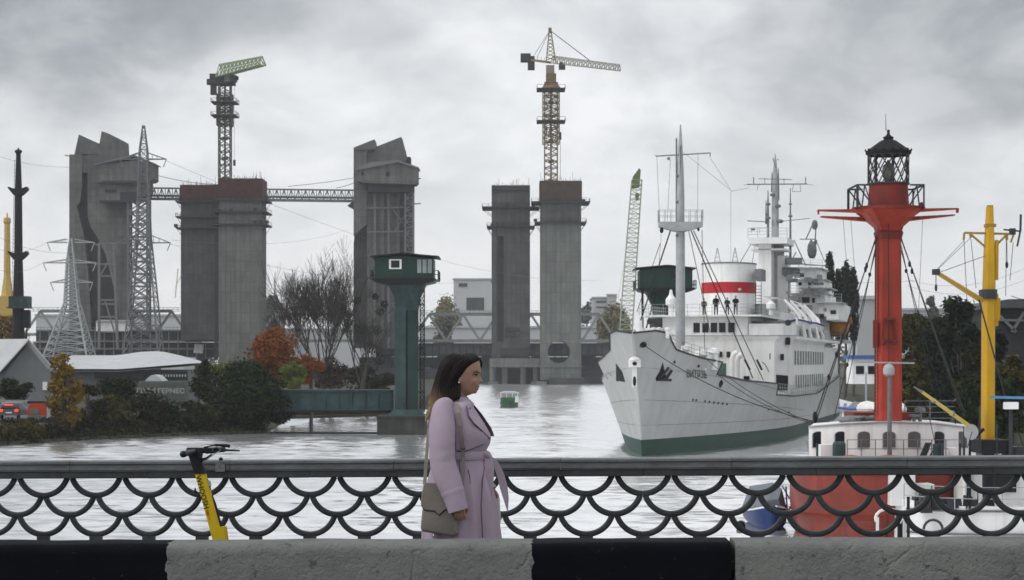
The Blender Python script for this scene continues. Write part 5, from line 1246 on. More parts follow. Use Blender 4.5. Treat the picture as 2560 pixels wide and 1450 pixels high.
mb = MB(); mb.ell(SHP(s - 3.5, nc + 1.55, zpy(727, s)), (.16, .1, .16), 8, 6); mb.ell(SHP(s - 3.3, nc + .1, zpy(680, s)), (.1, .1, .1), 8, 6); mb.box(*[0] * 6) if 0 else None; O('flood_light', mb, m_galv, ship)
mb = MB()   # ladder beside the funnel
pL = SHP(46, n_px(1896, 46), 11.3)
for dx in (-.28, .28): mb.bar(pL + Vector((dx, 0, 0)), pL + Vector((dx, 0, 3.4)), .06)
for k in range(11): mb.bar(pL + Vector((-.28, 0, .3 * k)), pL + Vector((.28, 0, .3 * k)), .05)
O('ladder', mb, m_steel_dk, ship)
mb = MB(); sbox(mb, 46, 50, n_px(1886, 46), n_px(1912, 46), 11.3, 12.6); sbox(mb, 47, 50, n_px(1884, 46), n_px(1902, 46), 14.9, 16.0); O('fan_box', mb, m_steel_gr, ship)
# foremast
sF = 13.0; nF = n_px(1701, sF); zM = lambda py: zpy(py, sF)
def sp(n, z, s=sF): return SHP(s, n, z)
c = SHP(sF, nF, 0)
mb = MB(); mb.lathe((c.x, c.y, 0), [(.40, 6.3), (.36, zM(600)), (.34, zM(560)), (.33, zM(500)), (.27, zM(430)), (.18, zM(370)), (.09, zM(330)), (.05, zM(312))], 16); O('foremast', mb, m_galv, ship, smooth=40)
mb = MB(); mb.lathe((c.x - .32, c.y - .05, 0), [(.07, zM(555)), (.07, zM(350)), (.03, zM(345))], 8); mb.lathe((c.x - .02, c.y - .2, 0), [(.10, zM(500)), (.05, zM(365))], 8)
for y in (440, 505, 590): mb.ell((c.x - .28, c.y - .2, zM(y)), (.14, .14, .12), 8, 6)
O('mast_fitting', mb, m_steel_gr, ship)
mb = MB(); pr = [(-1.75, zM(556)), (1.75, zM(556)), (1.75, zM(568)), (.45, zM(579)), (-.45, zM(579)), (-1.75, zM(568))]
mb.prism([(c.x + a, c.y - .7, z) for a, z in pr], (0, 1.4, 0)); O('mast_platform', mb, m_galv, ship)
mb = MB(); z = zM(556); rails(mb, [(c.x - 1.75, c.y - .7, z), (c.x + 1.75, c.y - .7, z), (c.x + 1.75, c.y + .7, z), (c.x - 1.75, c.y + .7, z), (c.x - 1.75, c.y - .7, z)], .95, .5, 2, .03); O('platform_railing', mb, m_galv, ship)
mb = MB(); mb.bar((c.x - 1.98, c.y, zM(391)), (c.x + 2.38, c.y - .3, zM(384)), .09); mb.bar((c.x + 2.38, c.y - .3, zM(384)), (c.x + 2.38, c.y - .3, zM(392)), .07); mb.bar((c.x - 1.98, c.y, zM(391)), (c.x - 1.98, c.y, zM(388)), .07); mb.ell((c.x - .95, c.y, zM(397)), .13, 8, 6); O('yard', mb, m_steel_gr, ship)
mb = MB(); mb.ell((c.x - 1.55, c.y - .5, zM(577)), (.16, .16, .25), 8, 6); mb.ell((c.x + 1.4, c.y - .5, zM(574)), (.1, .1, .2), 8, 6); O('pulley_block', mb, m_black, ship)
def rope(mb, a, b, r_=.03, sag=0, n=10):
    a = Vector(a); b = Vector(b); n = n if sag else 1
    mb.tube([a.lerp(b, i / n) - Vector((0, 0, sag * 4 * (i / n) * (1 - i / n))) for i in range(n + 1)], r_, 4, cap=False)
mb = MB()
pl = lambda px, py, s, n=None: (SHP(s, n_px(px, s), zpy(py, s, n_px(px, s))))
for (a, b, sa, c_, d, sb, r_) in [(1676, 577, 12.5, 1602, 800, 30, .06), (1650, 610, 20, 1592, 780, 34, .03), (1728, 577, 12.5, 1882, 945, 26, .055), (1734, 577, 13, 1908, 950, 28, .045), (1755, 575, 13, 1762, 880, 22, .025), (1722, 578, 13, 1775, 830, 30, .03)]:
    rope(mb, pl(a, b, sa), pl(c_, d, sb), r_)
for (a, b, c_, d) in ((1650, 570, 1642, 391), (1668, 560, 1676, 398), (1744, 560, 1745, 385), (1773, 390, 1830, 480), (1708, 380, 1830, 478), (1640, 760, 1654, 575)): rope(mb, pl(a, b, sF), pl(c_, d, sF + (6 if c_ > 1800 else 0)), .014)
rope(mb, pl(1830, 478, 19), pl(1872, 470, 80), .014); rope(mb, pl(1827, 480, 19), pl(1827, 660, 50), .012)
O('rigging', mb, m_rope, ship)
mb = MB()
for s, z, n in ((24.6, 6.0, 0), (27, 5.9, 0)):
    p = pl(1872 if s < 25 else 1902, 925, s + .5); mb.tube([p + Vector((-.35, 0, .9)), p + Vector((0.1, 0, 0))], .10, 6)
O('bottle_screw', mb, m_black, ship)
# mooring lines draped from bow
mb = MB()
sa_, za_ = HPT(1607, 862)
rope(mb, SHP(sa_, hb(sa_, za_) + .05, za_), (PX(2030, 128), 128, PZ(1052, 128)), .035, .7, 14)
sa_, za_ = HPT(1757, 893)
rope(mb, SHP(sa_, hb(sa_, za_) + .1, za_), (PX(2034, 126), 126, PZ(1058, 126)), .03, .5, 14)
rope(mb, SHP(7.6, hb(7.6, 6) + .1, 6.0), (PX(2034, 126), 126, PZ(1060, 126)), .03, .4, 12)
O('mooring_line', mb, m_rope, ship)
# forecastle clutter: winch, vents, railing
mb = MB(); rails(mb, [SHP(s_r, hb(s_r, zt(s_r)) - .15, zt(s_r)) for s_r in (-.2, 1.5, 4, 7.3)], .85, 1.1, 3, .03); O('forecastle_railing', mb, m_galv, ship)
mb = MB()
for s, n, r_, h in ((2, 1.6, .3, 1.3), (4, 2.6, .25, 1.4), (5.5, 3.6, .4, 1.0), (6.5, 4.4, .3, 1.2), (4, 0, .4, 1.2)): p = SHP(s, n, 6.4); mb.lathe(tuple(p), [(r_, 0), (r_, h), (r_ * 1.5, h + .1), (r_ * 1.3, h + .4), (.1, h + .5)], 10)
O('vent', mb, m_white, ship)
mb = MB(); sbox(mb, 9, 12, 1.8, 4.6, 5.0, 6.9); sbox(mb, -.5, 1, -.8, .8, 7.6, 8.6); O('winch', mb, M('winch_green', (.06, .13, .10), .6), ship)
mb = MB()
for px in (1634, 1647, 1668): mb.lathe(tuple(SHP(-1.6, n_px(px, -1.6), 8.75)), [(.16, 0), (.16, .55), (.22, .6), (.22, .75), (.05, .8)], 8)
O('bollard', mb, m_white, ship)
for k, px in enumerate((1832, 1842)):
    mb = MB(); p = SHP(27, n_px(px, 27), 5.0); mb.tube([p, p + Vector((0, 0, 2.3 - k * .2)), p + Vector((.12, -.05, 2.7 - k * .2)), p + Vector((.4, -.1, 2.8 - k * .2))], .28, 10); O('cowl_vent', mb, m_white, ship, smooth=40)
# main mast and its house
sM = 78; nM = n_px(1938, sM); mz = lambda py: zpy(py, sM, nM); c = SHP(sM, nM, 0)
mb = MB(); mb.lathe((c.x, c.y, 0), [(1.05, 9), (1.0, mz(600)), (.42, mz(592)), (.40, mz(520)), (.33, mz(450)), (.14, mz(400)), (.04, mz(384))], 16); O('main_mast', mb, m_galv, ship, smooth=40)
mb = MB(); sbox(mb, sM - 4, sM - 1, n_px(1896, sM - 4), n_px(1928, sM - 4), 11, mz(602)); sbox(mb, sM - 1, sM + 2, n_px(1946, sM), n_px(1972, sM), 11, mz(640)); O('mast_house', mb, m_white, ship)
mb = MB(); sbox(mb, sM - 5, sM + 2, n_px(1884, sM), n_px(1980, sM), mz(615), mz(600)); sbox(mb, sM - 4, sM + 1, n_px(1888, sM), n_px(1975, sM), mz(630), mz(626)); O('mast_platform', mb, m_white, ship)
mb = MB(); rails(mb, [SHP(sM - 5, n_px(1884, sM), mz(600)), SHP(sM - 5, n_px(1980, sM), mz(600))], 1.0, .9, 3, .04)
rails(mb, [SHP(sM - 2, n_px(1884, sM), mz(585)), SHP(sM - 2, n_px(1925, sM), mz(585))], .6, .9, 1, .04); O('platform_railing', mb, m_galv, ship)
def mx(px, py, dy=0): return Vector((PX(px, c.y + dy), c.y + dy, PZ(py, c.y + dy)))
mb = MB()
for (x0_, y0_, x1_, y1_, r_) in [(1868, 461, 2018, 460, .12), (1884, 460, 1884, 443, .10), (2014, 460, 2014, 443, .10), (1896, 447, 1980, 449, .07), (1912, 445, 1912, 460, .06), (1960, 446, 1960, 462, .06), (1868, 552, 1925, 555, .09), (1955, 553, 2025, 546, .07), (1896, 461, 1893, 475, .05), (1984, 461, 1980, 479, .05), (2000, 461, 2002, 479, .05), (1980, 479, 2002, 479, .05), (1860, 462, 1870, 462, .04), (2018, 461, 2034, 463, .04), (1932, 395, 1940, 420, .08), (1943, 398, 1947, 400, .08)]: mb.bar(mx(x0_, y0_, -1), mx(x1_, y1_, -1), r_)
O('yard', mb, m_steel_gr, ship)
mb = MB()
for px, yt_, yb_, r_ in ((1920, 476, 600, .16), (1915, 500, 560, .1), (1976, 470, 660, .14), (1930, 430, 480, .12), (1946, 420, 500, .12)): mb.tube([mx(px, yb_), mx(px, lerp(yb_, yt_, .5)), mx(px, yt_)], [r_, r_ * .8, r_ * .3], 6)
for px, py, r_ in ((1920, 510, .3), (1920, 545, .32), (1945, 515, .35), (1950, 553, .4), (1976, 540, .25), (1976, 510, .2), (1882, 573, .28), (1931, 487, .3)): mb.ell(mx(px, py, -.5), (r_, r_, r_ * .6), 8, 6)
O('aerial', mb, m_steel_gr, ship)
mb = MB()
for (x0_, y0_, x1_, y1_, r_) in [(1884, 600, 1845, 665, .08), (1890, 600, 1880, 660, .06), (1985, 600, 2015, 665, .10), (2000, 598, 2040, 598, .10), (2040, 600, 2062, 655, .07), (2015, 598, 2032, 560, .12), (2038, 598, 2040, 565, .12), (2028, 600, 2028, 640, .22), (2030, 640, 2040, 600, .3), (2000, 660, 2070, 665, .12), (1990, 630, 1975, 660, .1)]: mb.bar(mx(x0_, y0_, 2), mx(x1_, y1_, 2), r_)
mb.ell(mx(2037, 562, 2), (.35, .35, .6), 8, 6); mb.ell(mx(2030, 625, 2), (.55, .5, 1.1), 8, 6); O('aft_gantry', mb, m_steel_gr, ship)
mb = MB(); mb.obox(mx(1984, 653, -3), (.85, 0, 0), (0, .8, 0), (0, 0, .35)); mb.loft([[mx(x, y, -2 + d) for x, y in ((1955, 668), (1955, 685), (1962, 692), (2045, 690), (2048, 668))] for d in (0, 4)]); O('radar_deck', mb, m_steel_gr, ship)
mb = MB(); mb.obox(mx(1984, 653, -3.6), (.75, 0, 0), (0, .1, 0), (0, 0, .25)); O('radar_housing', mb, m_black, ship)
# lifeboats with davits on the port side
for i, s in enumerate((47, 60)):
    n_ = 6.9; cc = SHP(s, n_, HZ1 + 1.3)
    lb = O('lifeboat', MB().loft([[SHP(s + u * 3.4, n_ + w_ * 1.0 * k, HZ1 + 1.45 - d * .9 + .25 * u * u) for w_, d in ((-1, 0), (-.8, .7), (0, 1), (.8, .7), (1, 0), (0, -.15))] for u, k in ((-1, .1), (-.8, .6), (-.4, .95), (0, 1), (.4, .95), (.8, .6), (1, .1))]), m_white, ship, smooth=50)
    mb = MB()
    for w_ in (-1, 1): mb.tube([SHP(s + u * 3.4, n_ + w_ * 1.02 * k, HZ1 + 1.40 + .25 * u * u) for u, k in ((-1, .1), (-.8, .6), (-.4, .95), (0, 1), (.4, .95), (.8, .6), (1, .1))], .09, 6)
    O('blue_stripe', mb, M('boat_blue_%d' % i, (.02, .05, .22), .5), lb)
    for k in (-2.6, 2.6):
        mb = MB(); mb.tube([SHP(s + k, 7.6, HZ1), SHP(s + k, 7.1, HZ1 + 2.0), SHP(s + k, 5.6, HZ1 + 3.6)], [.2, .17, .12], 6); rope(mb, SHP(s + k, 5.6, HZ1 + 3.6), SHP(s + k, 6.9, HZ1 + 1.6), .04); O('davit', mb, m_white, ship)
m_oran = M('lifeboat_orange', (.45, .19, .02), .5, var=.25, scale=1, streak=.35)
def capsule(c, L_, r_, ax, name, m):
    mb = MB(); ax = Vector(ax).normalized(); sd_ = Vector((0, 0, 1)).cross(ax).normalized()
    rings = []
    for i in range(13):
        u = -1 + 2 * i / 12; k = (max(0, 1 - u ** 4)) ** .5 + .02
        rings.append([Vector(c) + ax * (L_ / 2 * u) + sd_ * (r_ * k * math.cos(a)) + Vector((0, 0, r_ * 1.15 * k * math.sin(a) * (1 if math.sin(a) > 0 else .9))) for a in [2 * math.pi * j / 14 for j in range(14)]])
    mb.loft(rings); return O(name, mb, m, ship, smooth=50)
s = 90; nn_ = n_px(2094, s); eb = capsule(SHP(s, nn_, zpy(815, s, nn_)), 8, 1.25, (SA, CA, 0), 'enclosed_lifeboat', m_oran)
nn2 = n_px(2105, s); capsule(SHP(s - 3, nn2, zpy(788, s, nn2)), 3.6, .62, (1, .3, -.55), 'boat_canopy', M('canopy_orange', (.50, .16, .03), .5, var=.3, scale=2))
mb = MB(); sbox(mb, 86, 96, nn_ - 1.5, nn_ + 1.2, zpy(858, s, nn_), zpy(850, s, nn_)); rails(mb, [SHP(86, nn_ - 1.5, zpy(850, s, nn_)), SHP(86, nn_ + 1.2, zpy(850, s, nn_))], 1, .5, 3); O('boat_cradle', mb, m_galv, ship)
mb = MB(); rails(mb, [SHP(s_r, hb(s_r, 4) - .1, zt(s_r)) for s_r in (25.3, 36, 48, 60, 71)], 1.0, 1.5, 3, .03); O('main_deck_railing', mb, m_galv, ship)
mb = MB(); rails(mb, [SHP(40, 7.4, HZ1), SHP(72, 7.4, HZ1)], 1, 1.5, 3, .03); rails(mb, [SHP(72, 6.8, 8.6), SHP(90, 6.8, 8.6)], 1, 1.5, 3, .03); O('side_railing', mb, m_galv, ship)
mb = MB()   # accommodation clutter: small boxes, rafts and lamps all over the upper works
rg = random.Random(21)
for _ in range(70):
    s = rg.uniform(58, 88); px = rg.uniform(1965, 2085); py = rg.uniform(690, 850); n_ = n_px(px, 72.5); w_ = rg.uniform(.1, .45)
    if n_ > 7: continue
    p = SHP(72.0 + rg.uniform(0, .6), n_, zpy(py, 72.5, n_)); mb.obox(p, (w_, 0, 0), (0, .25, 0), (0, 0, rg.uniform(.08, .35)))
O('fittings', mb, m_steel_gr, ship, label='small grey lamps, boxes and brackets')
mb = MB()
for px, py in ((1625, 803), (1970, 808)): p = SHP(SF - .2, n_px(px, SF), zpy(py, SF)); mb.tube([p, p + Vector((0, -.3, 0))], .28, 12)
O('search_light', mb, m_steel_dk, ship)
mb = MB(); p = SHP(SF + 1, n_px(1673, SF), 11.3); mb.lathe(tuple(p), [(.25, 0), (.25, .9), (.5, 1.0), (.5, 1.5), (.2, 1.9), (.1, 2.4)], 10); p = SHP(SF + 1, n_px(1924, SF), 11.3); mb.lathe(tuple(p), [(.2, 0), (.2, .5), (.42, .6), (.42, 1.0), (.1, 1.3)], 10); O('compass_stand', mb, m_white, ship)
# curved pipe rail on the front of the house
mb = MB(); sp_ = SF - .25; mb.tube([SHP(sp_, n_px(x, sp_), zpy(y, sp_)) for x, y in ((1905, 905), (1912, 910), (1918, 920), (1922, 930))], .05, 6); O('pipe', mb, m_steel_gr, ship)

# people on the ship's top deck
def small_person(px, s, h, top, low, label, arm=0):
    p = SHP(s, n_px(px, s), 11.33); t = T('person', label, 'person', tuple(p), 'visitors on the upper deck of the ship')
    k = h / 1.75; mb = MB()
    def Q(x, y, z): return p + Vector((x * k, y * k, z * k))
    mb.lathe(tuple(Q(0, 0, 1.50)), [(.05 * k, -.02 * k), (.055 * k, .04 * k), (.085 * k, .1 * k), (.095 * k, .17 * k), (.07 * k, .25 * k), (.02 * k, .27 * k)], 10); O('head', mb, m_skin, t, smooth=60)
    mb = MB(); mb.loft([[Q(a * math.cos(th), b * math.sin(th), z) for th in [2 * math.pi * i / 12 for i in range(12)]] for a, b, z in ((.17, .12, .82), (.19, .13, .95), (.18, .12, 1.1), (.21, .13, 1.3), (.2, .12, 1.42), (.07, .07, 1.5))])
    for sx in (-1, 1): mb.tube([Q(sx * .19, 0, 1.42), Q(sx * .26, -.03, 1.15), Q(sx * (.24 - arm * .1), -.1 - arm * .1, .92 + arm * .2)], [.07 * k, .055 * k, .045 * k], 6)
    O('jacket', mb, top, t, smooth=50)
    mb = MB()
    for sx in (-1, 1): mb.tube([Q(sx * .09, 0, .88), Q(sx * .11, -.02, .48), Q(sx * .12, 0, .06), Q(sx * .12, -.12, .02)], [.10 * k, .075 * k, .055 * k, .05 * k], 7)
    O('trousers', mb, low, t, smooth=50); return t
m_skin = M('skin', (.42, .24, .18), .55, var=.06, scale=8)
m_cl1 = M('dark_navy_cloth', (.012, .014, .022), .9); m_cl2 = M('dark_olive_cloth', (.09, .08, .05), .9); m_cl3 = M('dark_grey_cloth', (.03, .03, .035), .9)
small_person(1790, SF + .3, 1.8, m_cl1, m_cl1, 'person in dark clothes standing second from the left at the ship railing')
small_person(1818, SF + .4, 1.6, m_cl3, m_cl1, 'person in a dark grey jacket third from the left at the ship railing', 1)
small_person(1839, SF + .2, 1.75, m_cl1, m_cl3, 'person in a dark navy jacket rightmost at the ship railing', 1)
small_person(1760, SF + 1.2, 1.55, m_cl2, m_cl2, 'person in olive clothes leftmost at the ship railing by the funnel')

# small craft moored beyond the ship's quarter
Y = 152; X = PX(2165, Y)
t = T('moored_launch', 'white launch with blue trim moored left of the red lantern mast', 'boat', (X, Y, 0))
hull_simple(X, Y, 11, 4.2, 1.5, m_white, t)
mb = MB(); mb.loft([[(X - 1.5 * k, Y - 2, z), (X + 1.5 * k, Y - 2, z), (X + 1.5 * k, Y + 3, z), (X - 1.5 * k, Y + 3, z)] for z, k in ((1.5, 1), (3.4, .85))]); O('cabin', mb, m_white, t)
mb = MB(); mb.box(X - 1.2, X + 1.2, Y - 2.05, Y - 1.9, 2.3, 3.0); O('windscreen', mb, m_glassdk, t)
mb = MB(); mb.box(X - 2.0, X + 2.0, Y - 5.0, Y - 4.6, .9, 1.15); mb.box(X - 1.6, X + 1.6, Y - 2.3, Y + 3.2, 3.4, 3.55); O('blue_trim', mb, M('trim_blue', (.03, .09, .3), .5), t)
mb = MB(); mb.bar((X, Y, 3.4), (X, Y, 6.2), .12); rails(mb, [(X - 1.8, Y - 4, 1.5), (X + 1.8, Y - 4, 1.5)], .8, .6, 2); O('mast_and_rail', mb, m_galv, t)
Y = 176; X = PX(2120, Y)
t = T('moored_boat', 'grey covered boat moored in the shadow of the ship side', 'boat', (X, Y, 0))
hull_simple(X + 1.2, Y, 12, 4.4, 1.7, m_steel_gr, t)
mb = MB(); mb.loft([[(X + 1.2 - 2 * k, Y + d, 1.6), (X + 1.2, Y + d, 1.6 + 1.9 * k), (X + 1.2 + 2 * k, Y + d, 1.6)] for d, k in ((-5, .5), (-3, .95), (4, 1))]); O('tarpaulin', mb, M('tarp_grey', (.22, .23, .24), .8, var=.25, scale=1.5, bump=.5), t)
Y = 120; X = PX(2135, Y)
t = T('grey_workboat', 'dark grey workboat with heaped gear left of the white deckhouse', 'boat', (X, Y, 0))
hull_simple(X + .5, Y + 2, 14, 4.6, 2.0, m_steel_gr, t, fwd=-1)
mb = MB(); rg = random.Random(4)
for _ in range(26):
    p = Vector((X + rg.uniform(-1.3, 2.2), Y + rg.uniform(-2, 4), 2.0)); mb.obox(p + Vector((0, 0, .2)), (rg.uniform(.1, .5), rg.uniform(-.2, .2), 0), (rg.uniform(-.2, .2), rg.uniform(.2, .5), 0), (0, 0, rg.uniform(.1, .45)))
O('deck_gear', mb, m_steel_dk, t)
mb = MB(); mb.loft([[(X + .3 - 1.3 * k, Y + d, 2.1), (X + .3, Y + d, 2.1 + 1.2 * k), (X + .3 + 1.3 * k, Y + d, 2.1)] for d, k in ((1, .8), (5, 1))]); O('tarpaulin', mb, M('tarp_dark', (.10, .105, .11), .8, var=.3, scale=2, bump=.5), t)
mb = MB(); mb.bar((X - .4, Y, 2), (X + .3, Y - 1, 4.6), .16); mb.bar((X + 1.4, Y, 2), (X + 1.8, Y, 3.9), .1); O('derrick', mb, m_galv, t)
t = T('harbour_kiosk', 'white and blue low kiosk on the quay beyond the launch', 'kiosk', (PX(2165, 290), 290, 1.4))
mb = MB(); rect(mb, 2130, 2200, 898, 960, 290, 5); O('wall', mb, m_white, t); mb = MB(); rect(mb, 2126, 2204, 888, 898, 289.5, 6); O('roof', mb, M('kiosk_blue', (.05, .12, .3), .5), t)
mb = MB(); rect(mb, 2140, 2160, 915, 935, 289.9, .1); rect(mb, 2170, 2190, 915, 935, 289.9, .1); O('window', mb, m_glassdk, t)
# ================= red lightship =================
LX = PX(2221, 97); LY = 97.0
ls = T('lightship', 'red lightship with a white arched window deckhouse and a tall red lantern mast', 'lightship', (LX, 95, 0))
hbL = lambda y: 4.0 * (1 - (1 - min(1, max(0.0, (y - 77.8)) / 5.5)) ** 2.2) ** .7 + .05
cxL = lambda y: LX + .187 * (y - 97)
mb = MB(); rings = []
ys = [77.8, 77.9, 78.1, 78.4, 78.8, 79.3, 80, 81, 82.5, 84.8, 88, 93, 97, 101, 106, 110]
def lz(y): return tab([(77.8, 2.72), (84, 2.35), (95, 2.2), (120, 2.4)], y)
for y in ys:
    b = hbL(y); z = lz(y); cx = cxL(y)
    yo = .9 * max(0, 1 - (y - 77.8) / 5)       # the end is raked and rounded under
    rings.append([(cx - b, y, z), (cx - b * 1.01, y + yo * .1, z * .6), (cx - b * .97, y + yo * .4, .3), (cx - b * .85, y + yo, -.9), (cx + b * .85, y + yo, -.9), (cx + b * .97, y + yo * .4, .3), (cx + b * 1.01, y + yo * .1, z * .6), (cx + b, y, z)])
mb.loft(rings); O('hull', mb, M('lightship_hull_red', (.22, .038, .026), .36, var=.25, scale=.9, streak=.75, dirt=(.085, .022, .018), dscale=1.6, bump=.2), ls, smooth=45)
mb = MB()
L1 = [(cxL(y) - hbL(y) + .02, y, lz(y) + .03) for y in ys[:12]]; R1 = [(cxL(y) + hbL(y) - .02, y, lz(y) + .03) for y in ys[:12]]
mb.tube(list(reversed(L1)) + R1, .11, 6); O('bulwark_rail', mb, M('rail_pink_red', (.42, .10, .09), .5), ls)
mb = MB(); mb.tube([(cxL(y) - hbL(y) * 1.01 - .03, y + .02, .9) for y in ys[:10]], .05, 5); O('rubbing_strake', mb, m_lsdark, ls)
# deckhouse: bowed front
DY = 94.6
def front(px): u = (px - 2225) / 205; return DY + 1.1 * u * u
pxs = [2022 + (2440 - 2022) * i / 48 for i in range(49)]
zt_ = lambda px: PZ(tab([(2022, 1068), (2120, 1060), (2222, 1056), (2340, 1060), (2440, 1073)], px), front(px))
mb = MB(); rows = [[], [], [], []]
for px in pxs:
    y = front(px); x = PX(px, y); rows[0].append((x, y, 2.1)); rows[1].append((x, y, zt_(px))); xb_ = x + .187 * 6; rows[2].append((xb_, y + 6, zt_(px))); rows[3].append((xb_, y + 6, 2.1))
mb.loft([list(r_) for r_ in rows], cap=False, closed=False); mb.add([r_[0] for r_ in rows], [(0, 1, 2, 3)]); mb.add([r_[-1] for r_ in rows], [(0, 1, 2, 3)])
dh = O('deckhouse', mb, m_white, ls, smooth=30)
mb = MB(); mb.tube([(PX(px, front(px)), front(px) - .05, zt_(px) + .03) for px in pxs], .05, 6); O('coaming', mb, m_galv, dh)
for i, (px, tone) in enumerate(((2047, 0), (2103, 0), (2160, 1), (2223, 1), (2285, 1), (2345, 0), (2402, 1))):
    y = front(px) - .03; x = PX(px, y); w_ = .28; z0_ = PZ(1118, y); z1_ = PZ(1087, y)
    def archp(k, dy): return [(x - w_ * k, y + dy, z0_ - (.05 if k > 1 else 0)), (x + w_ * k, y + dy, z0_ - (.05 if k > 1 else 0)), (x + w_ * k, y + dy, z1_)] + [(x + w_ * k * math.cos(a), y + dy, z1_ + .15 * k * math.sin(a)) for a in [math.pi * j / 8 for j in range(1, 8)]] + [(x - w_ * k, y + dy, z1_)]
    fr = O('window_frame', MB().prism(archp(1.14, -.012), (0, .04, 0)), m_galv, dh)
    O('pane', MB().prism(archp(1.0, -.022), (0, .01, 0)), m_glassdk if tone == 0 else M('curtained_glass_%d' % i, (.10, .10, .10), .25), fr)
# deck in front of the house, gear and railing
mb = MB(); mb.loft([[(cxL(y_) - hbL(y_) + .1, y_, 2.0), (cxL(y_) + hbL(y_) - .1, y_, 2.0), (cxL(y_) + hbL(y_) - .1, y_, 2.16), (cxL(y_) - hbL(y_) + .1, y_, 2.16)] for y_ in (79, 80, 82, 84, 90, 96.5)]); O('deck', mb, m_quay, ls)
mb = MB(); rails(mb, [(PX(2118, 92.5), 92.5, 2.18), (PX(2400, 92.5), 92.5, 2.18)], 1.25, .62, 3, .03); O('deck_railing', mb, m_steel_gr, ls)
mb = MB()
for px in (2043, 2410, 2400, 2356): mb.bar((PX(px, 91.5), 91.5, 2.15), (PX(px, 91.5), 91.5, PZ(1108, 91.5)), .09)
mb.lathe((PX(2098, 92), 92, 2.15), [(.30, 0), (.30, PZ(1110, 92) - 2.15), (.24, PZ(1104, 92) - 2.15)], 12); mb.lathe((PX(2346, 92), 92, 2.15), [(.26, 0), (.26, PZ(1110, 92) - 2.15)], 12); O('deck_pipe', mb, m_teal, ls)
mb = MB(); mb.box(PX(2052, 92.2), PX(2082, 92.2), 92.2, 92.9, 2.15, PZ(1112, 92.2)); mb.box(PX(2374, 92.2), PX(2396, 92.2), 92.2, 92.9, 2.15, PZ(1120, 92.2)); O('deck_locker', mb, m_white, ls)
mb = MB()
for px, r_ in ((2128, .5), (2225, .75)): mb.lathe((PX(px, 90), 90, 2.18), [(r_, 0), (r_, .5), (r_ * .8, .62), (.05, .68)], 16)
O('red_capstan', mb, m_lsred, ls, smooth=40)
mb = MB()
for k in range(3): mb.bar((PX(2290, 92) + k * .12, 92, 2.2), (PX(2320, 92) + k * .1, 92.4, 3.3), .07)
mb.bar((PX(2320, 92), 92, 2.6), (PX(2350, 92), 92, 3.4), .05); O('deck_gear', mb, m_steel_dk, ls)
mb = MB(); mb.box(LX - 3.6, LX - 1.2, 85, 86.5, 2.1, 2.6); mb.lathe((LX - .4, 84.5, 2.1), [(.3, 0), (.2, .5), (.35, .7), (.05, .75)], 10); O('windlass', mb, m_steel_dk, ls)
# roof deck railing and vents
mb = MB(); z = PZ(1060, 99); rails(mb, [(PX(2262, 99), 99, z), (PX(2388, 99), 99, z), (PX(2388, 103), 103, z)], PZ(1002, 99) - z, .9, 4, .035); rails(mb, [(PX(2120, 99), 99, z), (PX(2185, 99), 99, z)], .7, .9, 2, .03); O('roof_railing', mb, m_steel_gr, ls)
mb = MB()
for px, py in ((2150, 1040), (2185, 1038), (2285, 1035), (2300, 1018)):
    p = P(px, py, 98); h = p.z - PZ(1060, 98); mb.lathe((p.x, 98, PZ(1060, 98)), [(.09, 0), (.09, h * .7), (.28, h * .75), (.26, h * .95), (.05, h)], 10)
mb.ell(P(2140, 1050, 98.5), (.9, .5, .25), 12, 6); O('roof_vent', mb, m_steel_gr, ls)
# white lifeboats on chocks each side of the mast
for px, nx in ((2256, 1), (2188, -1)):
    c = P(px, 1024, 101); mb = MB(); rings = []
    for u, k in ((-1, .15), (-.7, .7), (-.3, .97), (.1, 1), (.6, .8), (1, .2)): rings.append([(c.x + .5 * k * math.cos(a), 101 + u * 2.0 + 2, c.z + .40 * k * math.sin(a)) for a in [2 * math.pi * j / 12 for j in range(12)]])
    mb.loft(rings); O('lifeboat', mb, m_white, ls, smooth=50)
mb = MB(); mb.box(LX - 1.4, LX + 1.4, 98.5, 101.5, PZ(1060, 98), PZ(1032, 98)); O('mast_base', mb, m_lsdark, ls)
# mast column (square with bevelled corners)
mY = 97.0
def colr(py, w_, k=.72): h = w_ / 2 * mY / F; return [(LX + a * h, mY + b * h, PZ(py, mY)) for a, b in ((-1, -k), (-k, -1), (k, -1), (1, -k), (1, k), (k, 1), (-k, 1), (-1, k))]
mb = MB(); mb.loft([colr(1052, 60), colr(800, 59), colr(588, 56)]); O('mast_column', mb, m_lsred, ls)
mb = MB(); mb.loft([colr(600, 57.5), colr(583, 66), colr(578, 62)]); O('mast_collar', mb, m_lsdark, ls)
mb = MB(); mb.loft([colr(579, 60), colr(568, 66), colr(552, 100), colr(545, 110), colr(533, 140), colr(526, 150)]); O('mast_head_flare', mb, m_lsred, ls)
